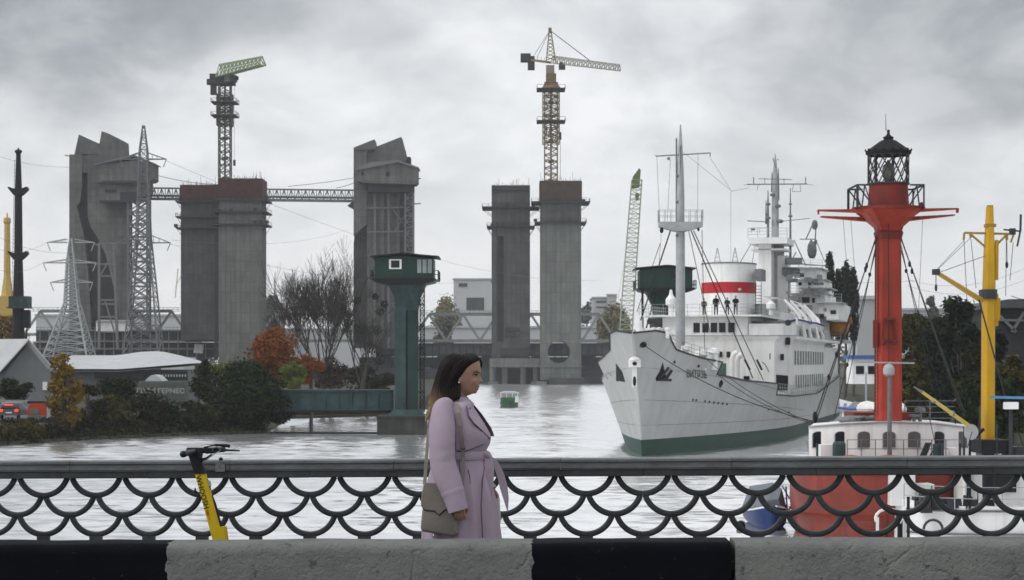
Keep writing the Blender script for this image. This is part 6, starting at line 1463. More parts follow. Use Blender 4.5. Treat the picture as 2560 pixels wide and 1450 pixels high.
# four spread arms with knees
mb = MB()
def arm(x0_, x1_, ya, yb, ha, hb_, dy):
    mb.prism([P(x0_, ya - ha, mY + dy - .25), P(x1_, yb - hb_, mY + dy - .25), P(x1_, yb + hb_, mY + dy - .25), P(x0_, ya + ha, mY + dy - .25)], (0, .5, 0))
arm(2222, 2396, 528, 521, 6, 1.5, -.7); arm(2222, 2046, 528, 525, 6, 1.5, -.7)
arm(2222, 2388, 551, 537, 7, 1.5, .7); arm(2222, 2054, 551, 541, 7, 1.5, .7)
mb.bar(P(2394, 521, 96.3), P(2393, 532, 96.3), .12); mb.bar(P(2046, 524, 96.3), P(2046, 536, 96.3), .08)
O('spreader_arm', mb, m_lsred, ls)
mb = MB(); mb.lathe((LX, mY, PZ(527, mY)), [(1.75, 0), (1.75, .16)], 24); mb.lathe((PX(2304, mY), mY, PZ(521, mY)), [(.1, 0), (.14, .18), (.05, .3)], 8); O('gallery_floor', mb, m_lsdark, ls)
mb = MB(); mb.lathe((LX, mY, 0), [(1.02, PZ(525, mY)), (.96, PZ(500, mY)), (.92, PZ(461, mY))], 28); O('lantern_drum', mb, m_lsdark, ls, smooth=40)
mb = MB(); z0_, z1_ = PZ(523, mY), PZ(468, mY)
for sx, xs in ((-1, (2132, 2150, 2168)), (1, (2296, 2278, 2262))):
    for dy in (-1.3, 1.3):
        xa, xb, xc_ = [PX(x, mY) for x in xs]
        mb.bar((xa, mY + dy, z0_), (xa, mY + dy, z1_), .11 if sx < 0 else .07); mb.bar((xa, mY + dy, z1_), (xc_, mY + dy, z1_), .08)
        mb.bar((xa, mY + dy, z1_), (xc_ - sx * .1, mY + dy, z0_), .06); mb.bar((xb, mY + dy, z1_), (xb + (xa - xb) * .4, mY + dy, z0_), .06); mb.bar((xb, mY + dy, z1_), (xc_, mY + dy, z0_), .05)
    mb.bar((xa, mY - 1.3, z1_), (xa, mY + 1.3, z1_), .08); mb.bar((xa, mY - 1.3, z0_), (xa, mY + 1.3, z0_), .08)
O('gallery_frame', mb, m_steel_dk, ls)
# lantern: diamond lattice glazing, roof, lens
rL = 50 * mY / F; zl0, zl1 = PZ(461, mY), PZ(386, mY)
mb = MB(); K = 14
for k in range(K):
    for sg in (-1, 1):
        a0 = 2 * math.pi * k / K; pts = [(LX + rL * math.cos(a0 + sg * 2 * math.pi / K * 1.75 * t_ / 10), mY + rL * math.sin(a0 + sg * 2 * math.pi / K * 1.75 * t_ / 10), lerp(zl0, zl1, t_ / 10)) for t_ in range(11)]
        mb.tube(pts, .030, 5, cap=False)
mb.lathe((LX, mY, zl0 - .02), [(rL - .04, 0), (rL + .05, 0), (rL + .05, .08), (rL - .04, .08)], 28, cap=False); mb.lathe((LX, mY, zl1 - .06), [(rL - .04, 0), (rL + .05, 0), (rL + .05, .1), (rL - .04, .1)], 28, cap=False)
for k in range(7): a = math.pi / 2 + 2 * math.pi * k / 7 + .45; mb.bar((LX + rL * math.cos(a), mY + rL * math.sin(a), zl0), (LX + rL * math.cos(a), mY + rL * math.sin(a), zl1), .06)
O('lantern_lattice', mb, m_steel_dk, ls)
mb = MB(); mb.lathe((LX, mY, 0), [(.03, PZ(460, mY)), (.16, PZ(456, mY)), (.28, PZ(440, mY)), (.32, PZ(432, mY)), (.27, PZ(415, mY)), (.12, PZ(408, mY)), (.05, PZ(400, mY))], 18); O('lens', mb, M('lens_glass', (.16, .17, .15), .15, var=.3, scale=6), ls, smooth=50)
mb = MB(); mb.lathe((LX, mY, 0), [(1.02, zl1), (1.10, zl1 + .02), (1.10, zl1 + .14), (.98, zl1 + .22), (.40, PZ(353, mY)), (.22, PZ(349, mY)), (.26, PZ(343, mY)), (.14, PZ(340, mY)), (.07, PZ(335, mY)), (.07, PZ(325, mY)), (.02, PZ(324, mY))], 16); 
for k in range(16): a = 2 * math.pi * k / 16; mb.bar((LX + 1.08 * math.cos(a), mY + 1.08 * math.sin(a), zl1 + .14), (LX + 1.12 * math.cos(a), mY + 1.12 * math.sin(a), zl1 + .24), .06)
O('lantern_roof', mb, M('lantern_roof_dark', (.016, .016, .018), .85, var=.3, scale=4, spec=.2), ls, smooth=35)
mb = MB(); mb.tube([P(2215, 326, mY), P(2214, 284, mY)], [.02, .010], 4); O('aerial', mb, m_steel_dk, ls)
# red column details
mb = MB(); w_ = 13 * mY / F; mb.prism([P(2208, 800, 96.40), P(2237, 800, 96.40), P(2237, 794, 96.40), P(2208, 794, 96.40)], (0, -.35, 0))
for px, e_ in ((2210, 2206), (2235, 2240)): mb.bar(P(px, 797, 96.2), P(e_, 850, 96.3), .09)
mb.bar(P(2206, 852, 96.3), P(2211, 858, 96.2), .2); mb.bar(P(2240, 852, 96.3), P(2235, 858, 96.2), .2); O('derrick_bracket', mb, m_lsdark, ls)
mb = MB(); mb.bar(P(2187, 1040, 96.8), P(2189, 590, 96.8), .06); mb.bar(P(2195, 1040, 96.6), P(2194, 590, 96.6), .04)
for k in range(44): y_ = 600 + k * 10; mb.bar(P(2187.5, y_, 96.8), P(2194.5, y_, 96.6), .03)
O('ladder', mb, m_lsdark, ls)
mb = MB(); mb.bar(P(2187, 870, 96.5), P(2187, 800, 96.5), .17); O('side_pipe', mb, m_lsdark, ls)
# radar post in front of the column
mb = MB(); Y = 93; mb.lathe((PX(2224, Y), Y, 0), [(.11, 2.2), (.10, PZ(1000, Y)), (.09, PZ(935, Y))], 10); O('radar_post', mb, m_steel_gr, ls, smooth=40)
mb = MB(); mb.lathe((PX(2222, Y), Y, PZ(936, Y)), [(.10, -.1), (.26, 0), (.27, .25), (.2, .42), (.05, .5)], 14); O('radar_housing', mb, m_galv, ls, smooth=50)
mb = MB(); mb.bar(P(2140, 905, Y), P(2286, 908, Y), .09, .07); O('radar_scanner', mb, m_galv, ls)
mb = MB(); mb.bar(P(2221, 560, 96.1), P(2222, 860, 96.1), .045); mb.ell(P(2222, 852, 96.0), .1, 8, 6); mb.bar(P(2222, 860, 96.0), P(2222, 1125, 92.3), .03); O('hoist_cable', mb, m_rope, ls)
# shrouds with blocks
mb = MB()
for sg in (-1, 1):
    for (xa, ya, xb, yb, Yb_, r_) in ((29, 590, 185, 1048, 92, .035), (31, 592, 178, 1046, 93, .03), (25, 600, 135, 1040, 101, .025), (28, 596, 110, 1000, 105, .02)):
        if sg > 0: xb = xb * 1.02
        rope(mb, P(2221 + sg * xa, ya, 97), P(2221 + sg * xb, yb if sg < 0 else yb - 20, Yb_), r_)
for a, b in ((2108, 560), (2127, 560), (2307, 556)): rope(mb, P(a, b - 12, 96.3), P(a + (20 if a < 2200 else -12), b + 250, 98), .010)
O('shroud', mb, m_rope, ls)
mb = MB()
def along(sg, f_, xa=29, ya=590, xb=185, yb=1048, Yb_=92): return P(2221 + sg * xa, ya, 97).lerp(P(2221 + sg * xb, yb, Yb_), f_)
for sg, f_ in ((-1, .17), (-1, .19), (-1, .56), (-1, .66), (-1, .78), (1, .16), (1, .2)): mb.ell(along(sg, f_), (.07, .07, .16), 8, 6)
for sg, f_ in ((-1, .19), (1, .17), (-1, .7)): mb.ell(along(sg, f_, 25, 600, 135, 1040, 101), (.075, .075, .12), 8, 6)
mb.ell(along(-1, .99), (.12, .12, .3), 8, 6); O('pulley_block', mb, m_black, ls)

# ================= vessel with the yellow mast =================
VX0, VX1 = PX(2238, 78), 30.0
vs_ = T('work_vessel', 'white work vessel with a yellow mast and derrick boom moored at the right', 'vessel', (22, 78, 0))
mb = MB(); zg = 1.55
rings = []
for x, b, zf in ((VX0, .6, 1.75), (VX0 + .25, 1.3, 1.75), (VX0 + .9, 2.0, 1.7), (VX0 + 2, 2.5, 1.6), (VX0 + 5, 2.7, 1.5), (VX1, 2.7, 1.5)):
    rings.append([(x, 78 - b, zf), (x, 78 - b * .97, .4), (x, 78 - b * .75, -.9), (x, 78 + b * .75, -.9), (x, 78 + b * .97, .4), (x, 78 + b, zf)])
mb.loft(rings); O('hull', mb, m_white, vs_, smooth=35)
mb = MB()
for z in (1.42, .55): mb.tube([(x, 78 - b - .03, z) for x, b in ((VX0 + .2, 1.2), (VX0 + .9, 2.0), (VX0 + 2, 2.5), (VX0 + 5, 2.7), (VX1, 2.7))], .05, 6)
O('rubbing_strake', mb, m_steel_gr, vs_)
vy = 76.2; vx = lambda px: PX(px, vy)
mb = MB(); mb.box(vx(2240), vx(2300), vy + .9, vy + 3, 1.5, PZ(1190, vy)); mb.box(vx(2300), vx(2350), vy + 1.0, vy + 3, 1.5, PZ(1215, vy)); O('fore_locker', mb, m_white, vs_)
mb = MB(); mb.box(vx(2430), vx(2660), vy + 1.2, vy + 4.2, 1.5, PZ(1178, vy)); O('cabin', mb, m_white, vs_)
mb = MB(); mb.box(vx(2434), vx(2444), vy + 1.1, vy + 1.3, 1.6, 2.8); mb.box(vx(2502), vx(2560), vy + 1.15, vy + 1.25, 2.0, 2.7); O('cabin_window', mb, m_glassdk, vs_)
mb = MB(); mb.lathe((vx(2322), vy - .2, 1.5), [(.35, 0), (.35, .35), (.25, .5)], 14); mb.box(vx(2300), vx(2355), vy - .5, vy + .2, 1.5, 1.72)
mb.tube([(vx(2300), vy, 1.9), (vx(2350), vy, 1.9)], .3, 12); O('windlass', mb, m_steel_dk, vs_)
mb = MB(); mb.tube([(vx(2312) + .35 * math.cos(a), vy - 1.5, .8 + .35 * math.sin(a)) for a in [math.pi * k / 8 for k in range(9)]], .05, 6); O('fender_ring', mb, m_steel_dk, vs_)
mb = MB()
for px in (2256, 2262): mb.tube([(vx(px), 76.9, .2), (vx(px), 76.9, 1.3)], .06, 6)
mb.bar((vx(2263), 75.6, -.2), (vx(2263), 75.6, 1.95), .1); O('fender_post', mb, m_black, vs_)
mb = MB(); rails(mb, [(vx(2250), vy - .8, 1.6), (vx(2310), vy - 1.4, 1.55), (vx(2420), vy - 1.6, 1.5), (vx(2600), vy - 1.6, 1.5)], .85, .8, 2, .025); O('deck_railing', mb, m_galv, vs_)
mb = MB()
mb.tube([(PX(2188, 77) + .45 + .45 * math.cos(a) * 1.1, 76.7, 1.05 + .36 * math.sin(a)) for a in [R(200) - R(230) * k / 10 for k in range(11)]], .055, 6); mb.bar((PX(2190, 77), 76.7, .2), (PX(2190, 77), 76.7, 1.1), .1); O('bow_rail', mb, m_white, vs_)
mb = MB(); rg = random.Random(12)
for _ in range(22): p = Vector((rg.uniform(vx(2305), vx(2430)), vy + rg.uniform(-.6, .9), 1.5)); mb.obox(p + Vector((0, 0, .15)), (rg.uniform(.05, .3), 0, 0), (0, rg.uniform(.1, .3), 0), (0, 0, rg.uniform(.05, .3)))
O('deck_gear', mb, m_steel_dk, vs_)
# yellow mast
mY2 = 76.4
def mr(px, py, w_, d_=.30): x = PX(px, mY2); h = w_ / 2 * mY2 / F; z = PZ(py, mY2); return [(x - h, mY2 - d_ * .4, z), (x - h * .6, mY2 - d_, z), (x + h * .6, mY2 - d_, z), (x + h, mY2 - d_ * .4, z), (x + h, mY2 + d_, z), (x - h, mY2 + d_, z)]
mb = MB(); mb.loft([mr(2471, 1104, 29), mr(2472, 800, 28), mr(2474, 640, 24, .25), mr(2475, 517, 15, .16)]); O('mast', mb, m_yellow, vs_)
mb = MB(); mb.loft([mr(2473, 1310, 25, .25), mr(2472, 1106, 26, .3)]); mb.box(PX(2440, mY2), PX(2508, mY2), mY2 - .9, mY2 + .9, PZ(1132, mY2), PZ(1098, mY2)); O('mast_base', mb, m_black, vs_)
mb = MB(); mb.bar(P(2491, 700, mY2), P(2492, 600, mY2), .12); mb.bar(P(2486, 735, mY2), P(2486, 612, mY2), .07); mb.bar(P(2488, 800, mY2), P(2489, 745, mY2), .3); mb.bar(P(2488, 815, mY2), P(2488, 735, mY2), .2); O('side_mast', mb, m_yellow, vs_)
mb = MB()
mb.bar(P(2411, 582, mY2), P(2528, 585, mY2), .08); mb.bar(P(2425, 584, mY2), P(2464, 618, mY2), .07); mb.bar(P(2517, 586, mY2), P(2492, 612, mY2), .07)
mb.bar(P(2411, 582, mY2), P(2409, 600, mY2), .07); mb.bar(P(2427, 585, mY2), P(2427, 594, mY2), .09); mb.bar(P(2517, 586, mY2), P(2517, 600, mY2), .09); mb.bar(P(2534, 586, mY2), P(2527, 606, mY2), .06)
mb.obox(P(2475, 564, mY2), (.19, 0, 0), (0, .2, 0), (0, 0, .06)); mb.obox(P(2475, 520, mY2), (.10, 0, 0), (0, .1, 0), (0, 0, .1)); O('cross_tree', mb, M('cross_tree_ochre', (.28, .18, .03), .6), vs_)
mb = MB(); mb.bar(P(2509, 574, mY2), P(2550, 578, mY2), .06); mb.bar(P(2552, 536, mY2), P(2551, 578, mY2), .07); mb.bar(P(2551, 576, mY2), P(2543, 616, mY2), .06); mb.obox(P(2531, 579, mY2), (.10, 0, 0), (0, .12, 0), (0, 0, .12)); O('wind_gauge', mb, m_steel_dk, vs_)
mb = MB(); tip = P(2340, 680, mY2 - 6); mb.tube([tip, P(2452, 750, mY2 - .5)], [.075, .11], 10); O('derrick_boom', mb, m_yellow, vs_, smooth=50)
mb = MB(); mb.obox(tip, (.12, 0, 0), (0, .12, 0), (0, 0, .10)); mb.ell(P(2397, 715, mY2 - 3), .1, 8, 6); mb.ell(tip - Vector((0, 0, .55)), (.05, .05, .14), 8, 6); mb.bar(tip, tip - Vector((0, 0, .6)), .025); mb.loft([mr(2472, 748, 36, .42), mr(2472, 724, 38, .42)]); O('boom_fitting', mb, m_steel_dk, vs_)
mb = MB(); mb.tube([P(2304, 979, 70), P(2424, 1066, 75.6)], [.055, .085], 10); O('aft_boom', mb, M('boom_pale_yellow', (.62, .47, .10), .45, var=.1), vs_, smooth=50)
mb = MB(); mb.tube([P(2286, 968, 69.5), P(2304, 979, 70)], [.03, .05], 8); mb.bar(P(2332, 1000, 71.3) , P(2336, 1003, 71.5), .14); mb.bar(P(2378, 1032, 73.4), P(2382, 1035, 73.6), .17); O('boom_band', mb, m_steel_gr, vs_)
mb = MB()
for (a, b, c_, d) in ((2411, 600, 2340, 676), (2427, 594, 2342, 676), (2462, 640, 2340, 684), (2410, 600, 2418, 760), (2427, 596, 2440, 720), (2517, 600, 2518, 660), (2533, 606, 2525, 700), (2516, 600, 2514, 740), (2528, 740, 2590, 760)): rope(mb, P(a, b, mY2), P(c_, d, mY2 - (6 if c_ < 2345 else 0)), .012)
rope(mb, P(2445, 740, mY2 - 1), P(2510, 980, mY2 - .6), .03); rope(mb, P(2510, 980, mY2 - .6), P(2560, 1120, mY2 - .5), .02)
mb.ell(P(2517, 662, mY2), (.06, .06, .14), 8, 6)
for (a, b, c_, d) in ((2336, 1100, 2310, 985), (2412, 1120, 2408, 1065), (2418, 1120, 2430, 1080)): rope(mb, P(a, b, 74), P(c_, d, 72), .015)
O('rigging', mb, m_rope, vs_)
# satellite dish and radar on posts
mb = MB(); c = P(2427, 1080, 75.3); r_ = .28
mb.loft([[(c.x + k * r_ * math.cos(a) , c.y + .1 * (1 - k * k) - .04 * j, c.z + k * r_ * 1.05 * math.sin(a)) for a in [2 * math.pi * i / 20 for i in range(20)]] for k, j in ((1, 0), (.6, 0), (.1, 0), (.1, 1), (.6, 1), (1, .6))]); O('dish', mb, M('dish_grey', (.34, .35, .36), .5), vs_, smooth=50)
mb = MB(); mb.bar((c.x, c.y + .15, 1.5), (c.x, c.y + .15, c.z), .08); mb.bar((c.x - .13, c.y + .15, 1.5), (c.x, c.y + .15, c.z - .4), .05); mb.bar((c.x + .3, c.y + .2, c.z - .1), (c.x + .55, c.y + .3, c.z + .1), .1); O('dish_post', mb, m_black, vs_)
mb = MB(); mb.bar(P(2476, 993, 75.6), P(2640, 996, 75.0), .12, .10); O('radar_scanner', mb, M('radar_blue', (.08, .22, .42), .5), vs_)
mb = MB(); mb.obox(P(2527, 1014, 75.4), (.24, 0, 0), (0, .2, 0), (0, 0, .13)); O('radar_box', mb, m_white, vs_)
mb = MB(); mb.bar(P(2527, 1022, 75.4), P(2526, 1180, 75.4), .12); mb.bar(P(2526, 1180, 75.4), P(2548, 1110, 75.4), .05); mb.bar(P(2450, 1015, 76), P(2448, 1130, 76), .06); mb.bar(P(2492, 1060, 75.5), P(2492, 1180, 75.5), .05); O('radar_post', mb, m_steel_dk, vs_)
mb = MB(); rails(mb, [P(2505, 1138, 75.6), P(2600, 1138, 75.6)], .4, .5, 2, .02); mb.obox(P(2545, 1128, 76), (.5, 0, 0), (0, .5, 0), (0, 0, .18)); O('upper_railing', mb, m_steel_dk, vs_)

# dark warehouse on the right bank
Y = 236; t = T('dark_warehouse', 'dark warehouse with a low roof at the right picture edge', 'warehouse', (PX(2560, Y), Y, 1.4))
mb = MB(); rect(mb, 2492, 2760, 768, 1000, Y, 20); O('wall', mb, M('warehouse_dark', (.028, .032, .036), .8, var=.3, streak=.3), t)
mb = MB(); plate(mb, [(2484, 770), (2484, 758), (2520, 748), (2780, 742), (2780, 770)], Y - 1, 22); O('roof', mb, M('warehouse_roof', (.07, .08, .085), .6), t)
mb = MB(); mb.bar(P(2500, 790, Y - .4), P(2540, 830, Y - .4), .3); mb.bar(P(2560, 780, Y - .4), P(2530, 830, Y - .4), .3); mb.bar(P(2492, 800, Y - .4), P(2700, 803, Y - .4), .25); O('brace', mb, m_steel_gr, t)

# blue boat near the lightship
Y = 86; X = PX(1916, Y); t = T('blue_boat', 'small blue boat with a grey cover moored left of the red hull', 'boat', (X, Y, 0))
m_bb = M('boat_blue', (.014, .035, .13), .4, var=.15)
mb = MB(); rings = []
for dy, b, zt2 in ((-2.4, .12, 1.0), (-2.1, .45, .92), (-1.4, .72, .8), (-.4, .85, .7), (1, .9, .66), (2.4, .8, .7)):
    rings.append([(X - b, Y + dy, zt2), (X - b * .9, Y + dy, .25), (X - b * .4, Y + dy, -.2), (X + b * .4, Y + dy, -.2), (X + b * .9, Y + dy, .25), (X + b, Y + dy, zt2)])
mb.loft(rings); O('hull', mb, m_bb, t, smooth=45)
mb = MB(); mb.tube([(X - b, Y + dy, z) for dy, b, z in ((-2.4, .1, 1.02), (-2.1, .45, .94), (-1.4, .72, .82), (-.4, .85, .72), (1, .9, .68), (2.4, .8, .72))], .04, 6); mb.tube([(X + b, Y + dy, z) for dy, b, z in ((-2.4, .1, 1.02), (-2.1, .45, .94), (-1.4, .72, .82), (-.4, .85, .72), (1, .9, .68), (2.4, .8, .72))], .04, 6); O('gunwale', mb, m_white, t)
mb = MB(); mb.loft([[(X - .75 * k, Y + d, .72), (X - .45 * k, Y + d, .72 + .85 * k), (X + .55 * k, Y + d, .72 + 1.0 * k), (X + .8 * k, Y + d, .72)] for d, k in ((-1.6, .55), (-1.0, .95), (2.3, 1.0))]); O('cover', mb, M('boat_cover_grey', (.16, .18, .21), .8, var=.2, scale=3, bump=.4), t)
mb = MB(); mb.bar((X + .75, Y - 1, .7), (X + .7, Y - 1, 1.75), .06); mb.tube([(X + .7, Y + .2, 1.7), (X + .85, Y - .9, 1.25)], .03, 5); O('cover_frame', mb, m_bb, t)
# dark fender buoy at the railing's right (low barrel left of the blue boat)
mb = MB(); mb.lathe((PX(1852, 84), 84, -.1), [(.16, 0), (.2, .2), (.16, .45), (.04, .5)], 12); O1('mooring_buoy', mb, m_black, 'small black mooring buoy just left of the blue boat', 'buoy')
# ================= the walking woman =================
def W(px, py, dy=0.0): return Vector(((px - 1280) * 12 / F, 12 + dy, HC + (HY - py) * 12 / F))
PM = 12 / F
GZ = HC - 1.63 + SLX * PX(1150, 12)
def sgn(v): return -1 if v < 0 else 1
def wring(py, xb, xf, hw, n=40, e_=2.2, rip=None, cy=0.0, tilt=0.0):
    out = []; cx = (xb + xf) / 2; ax = (xf - xb) / 2
    for k in range(n):
        a = 2 * math.pi * k / n; c, s = math.cos(a), math.sin(a)
        x = sgn(c) * abs(c) ** (2 / e_); y = sgn(s) * abs(s) ** (2 / e_)
        r_ = 1 + (rip(a, py) if rip else 0)
        out.append(W(cx + ax * x * r_, py + tilt * x, cy + hw * y * r_))
    return out
def bake_remesh(o, vox, smooth_it=2):
    m1 = o.modifiers.new('r', 'REMESH'); m1.mode = 'VOXEL'; m1.voxel_size = vox; m1.use_smooth_shade = True
    m2 = o.modifiers.new('s', 'SMOOTH'); m2.iterations = smooth_it; m2.factor = .5
    bpy.context.view_layer.update()
    me = bpy.data.meshes.new_from_object(o.evaluated_get(bpy.context.evaluated_depsgraph_get()))
    mt = o.data.materials[0] if o.data.materials else None
    old = o.data; nm = old.name; o.modifiers.clear(); o.data = me; bpy.data.meshes.remove(old); me.name = nm
    if mt and not me.materials: me.materials.append(mt)
    for p in me.polygons: p.use_smooth = True
m_sk = M('woman_skin', (.33, .19, .135), .55, var=.12, scale=14, spec=.35)
m_coat = M('lilac_wool', (.39, .318, .392), .92, var=.06, scale=9, bump=.35, bscale=220, spec=.15)
m_coat_shade = M('lilac_wool_shaded', (.17, .145, .19), .92, var=.06, scale=9, bump=.35, bscale=220, spec=.15)  # the coat wool again, darkened to carry shade in its colour
m_bag = M('taupe_leather', (.20, .185, .165), .5, var=.08, scale=6, bump=.2, bscale=120)
m_bagd = M('taupe_leather_edge', (.075, .067, .062), .55)
m_metal = M('clasp_metal', (.55, .55, .55), .3, metal=1, var=.05)
def hair_mat():
    m = M('ombre_hair', (.012, .008, .007), .5, var=.35, scale=30, spec=.22); n = m.node_tree.nodes; l = m.node_tree.links; p = n['Principled BSDF']
    t = n.new('ShaderNodeTexCoord'); s = n.new('ShaderNodeSeparateXYZ'); l.new(t.outputs['Object'], s.inputs[0])
    nz = n.new('ShaderNodeTexNoise'); nz.inputs['Scale'].default_value = 18; mp = n.new('ShaderNodeMapping'); mp.inputs['Scale'].default_value = (1.5, 1.5, .12); l.new(t.outputs['Object'], mp.inputs[0]); l.new(mp.outputs[0], nz.inputs['Vector'])
    # z runs down the hair (object space of the person); x separates the back from the front locks
    a = n.new('ShaderNodeMath'); a.operation = 'MULTIPLY_ADD'; l.new(nz.outputs['Fac'], a.inputs[0]); a.inputs[1].default_value = .12; l.new(s.outputs[2], a.inputs[2])
    xx = n.new('ShaderNodeMath'); xx.operation = 'MULTIPLY_ADD'; l.new(s.outputs[0], xx.inputs[0]); xx.inputs[1].default_value = .95; l.new(a.outputs[0], xx.inputs[2])
    r_ = n.new('ShaderNodeMapRange'); l.new(xx.outputs[0], r_.inputs[0])
    r_.inputs[1].default_value = 1.47; r_.inputs[2].default_value = 1.21; r_.inputs[3].default_value = 0; r_.inputs[4].default_value = 1
    cr = n.new('ShaderNodeValToRGB'); l.new(r_.outputs[0], cr.inputs[0]); e_ = cr.color_ramp.elements
    e_[0].position = 0; e_[0].color = (.009, .006, .006, 1); e_[1].position = 1; e_[1].color = (.46, .36, .25, 1)
    for po, c in ((.22, (.022, .013, .010, 1)), (.45, (.10, .060, .038, 1)), (.7, (.26, .175, .11, 1))): q_ = e_.new(po); q_.color = c
    l.new(cr.outputs[0], p.inputs['Base Color']); return m
m_hair = hair_mat()
WO = Vector((PX(1150, 12), 12, GZ))
wo = T('person', 'woman in a long lilac wool coat walking right along the bridge railing', 'person', tuple(WO))
# ---- body (head, neck, torso, arms, hands, legs) fused into one surface ----
HT = [(887, 1134, 1168, .028), (891, 1124, 1184, .046), (898, 1114, 1194, .062), (908, 1107, 1199.5, .071), (920, 1103, 1202, .075), (929, 1103, 1202.5, .0755), (935, 1104, 1200.5, .0745), (941, 1106, 1199, .073), (949, 1111, 1198.5, .070), (956, 1118, 1198, .066), (964, 1126, 1197.5, .061), (971, 1132, 1194.5, .056), (977, 1138, 1191.5, .050), (982, 1142, 1187, .043), (986, 1146, 1178, .034), (989, 1150, 1170, .02)]
def hy(px, py):      # half width of the head at a profile position
    for (a, b) in zip(HT, HT[1:]):
        if a[0] <= py <= b[0]:
            t_ = (py - a[0]) / (b[0] - a[0]); xb, xf, hw = [lerp(a[i], b[i], t_) for i in (1, 2, 3)]
            u = (px - (xb + xf) / 2) / ((xf - xb) / 2); return hw * max(0, 1 - abs(u) ** 2.3) ** (1 / 2.3)
    return 0
mb = MB()
mb.loft([wring(a, b, c, d, 44, 2.3) for a, b, c, d in HT])
# nose, brows, lips, chin, cheek
mb.loft([[W(x - 5, y, -w_), W(x - 1, y, -w_ * .6), W(x, y, 0), W(x - 1, y, w_ * .6), W(x - 5, y, w_)] for x, y, w_ in ((1200.5, 932, .005), (1201.5, 938, .007), (1204, 945, .009), (1206.5, 950, .013), (1207.6, 953.5, .015), (1205, 956.5, .014), (1199.5, 958.5, .010))])
for sy in (-1, 1): mb.ell(W(1201.3, 954.2, sy * .011), (.009, .007, .0065), 10, 8)
mb.ell(W(1196.4, 966.3), (.0075, .019, .0050), 12, 8); mb.ell(W(1193.6, 973.3), (.0085, .017, .0055), 12, 8); mb.ell(W(1186, 979), (.0165, .020, .0135), 12, 8)
for sy in (-1, 1):
    mb.ell(W(1181, 952, sy * .043), (.030, .018, .026), 14, 10); mb.ell(W(1192, 930.5, sy * .035), (.016, .015, .006), 12, 8)
    mb.ell(W(1150, 951, sy * .072), (.012, .008, .026), 12, 8)
mb.tube([W(1150, 968), W(1143, 992), W(1134, 1016)], [.052, .052, .065], 18)
mb.loft([wring(a, b, c, d, 28, 2.2) for a, b, c, d in ((1000, 1118, 1158, .09), (1020, 1104, 1178, .13), (1060, 1092, 1200, .165), (1100, 1092, 1210, .155), (1140, 1096, 1202, .14), (1190, 1086, 1208, .165), (1240, 1082, 1205, .16), (1262, 1100, 1190, .12))])
def hand(sy, wx, wy, wd, curl=1.0):
    # arm, palm and five fingers; the palm faces the thigh, fingers side by side front to back
    mb.loft([[W(wx + 13 * c, wy + dy_, wd + .017 * s) for c, s in [(math.cos(a), math.sin(a)) for a in [2 * math.pi * j / 14 for j in range(14)]]] for dy_ in (-14, -4, 6, 14)])
    for i, (dx, ln) in enumerate(((11, .92), (3.7, 1.0), (-3.7, .95), (-11, .78))):
        p0 = W(wx + dx, wy + 10, wd); inn = -sy * .019
        pts = [p0, W(wx + dx * 1.02 + 1, wy + 10 + 15 * ln, wd + inn * .15), W(wx + dx + 1, wy + 10 + 24 * ln, wd + inn * 1.0), W(wx + dx * .96, wy + 10 + 23 * ln, wd + inn * 1.9), W(wx + dx * .94, wy + 10 + 16 * ln, wd + inn * 2.3)]
        mb.tube(pts, [.0092, .0090, .0084, .0078, .0060], 10)
    mb.tube([W(wx + 11, wy - 6, wd - sy * .008), W(wx + 17, wy + 4, wd - sy * .022), W(wx + 18, wy + 14, wd - sy * .032), W(wx + 14, wy + 21, wd - sy * .036)], [.012, .0115, .0100, .0070], 10)
armN = [(1112, 1014, -.185), (1109, 1060, -.225), (1110, 1145, -.262), (1132, 1205, -.285), (1150, 1248, -.295)]
armF = [(1120, 1014, .185), (1130, 1060, .225), (1142, 1145, .25), (1180, 1190, .25), (1215, 1228, .22)]
mb.tube([W(*p) for p in armN], [.034, .036, .036, .034, .027], 14); mb.tube([W(*p) for p in armF], [.034, .036, .036, .034, .027], 14)
hand(-1, 1152, 1256, -.297); hand(1, 1226, 1240, .205)
legs = [[(1128, 1240, -.085), (1122, 1330, -.09), (1110, 1420, -.09), (1092, 1500, -.09), (1078, 1556, -.09)], [(1150, 1240, .085), (1185, 1330, .085), (1198, 1410, .085), (1215, 1490, .085), (1232, 1560, .085)]]
for lg in legs: mb.tube([W(*p) for p in lg], [.085, .078, .058, .046, .036], 14); a = W(*lg[-1]); mb.ell(a + Vector((.05, 0, -.005)), (.09, .036, .03), 12, 8)
bo = O('body', mb, m_sk, wo); bake_remesh(bo, .0046, 6)
# ---- face details ----
ex, ey = 1190.5, 937.3
for sy in (-1, 1):
    h = hy(ex, ey)
    mb = MB(); mb.ell(W(ex, ey, sy * (h - .001)), (.0100, .0046, .0042), 14, 8); O('eye', mb, M('eye_dark', (.02, .014, .012), .2), wo, smooth=60)
    mb = MB(); mb.tube([W(x, y, sy * (hy(min(x, 1199), y) + .0015)) for x, y in ((1181.5, 938.6), (1186, 935.2), (1191, 934.4), (1195.5, 936.2))], [.0009, .0022, .0022, .0010], 6); O('eyelash', mb, m_hair, wo)
    mb = MB(); mb.tube([W(x, y, sy * (hy(min(x, 1200), y) + .001)) for x, y in ((1182.5, 932.3), (1187, 929.6), (1192, 929.0), (1197, 931.0), (1199.5, 932.6))], [.0012, .0024, .0032, .0032, .0015], 6); O('eyebrow', mb, M('eyebrow_dark', (.014, .010, .009), .7), wo)
mb = MB()
for sy in (-1, 1): mb.ell(W(1148.7, 956.5, sy * .082), (.0060, .004, .0060), 10, 8)
O('earring', mb, m_metal, wo, smooth=60)
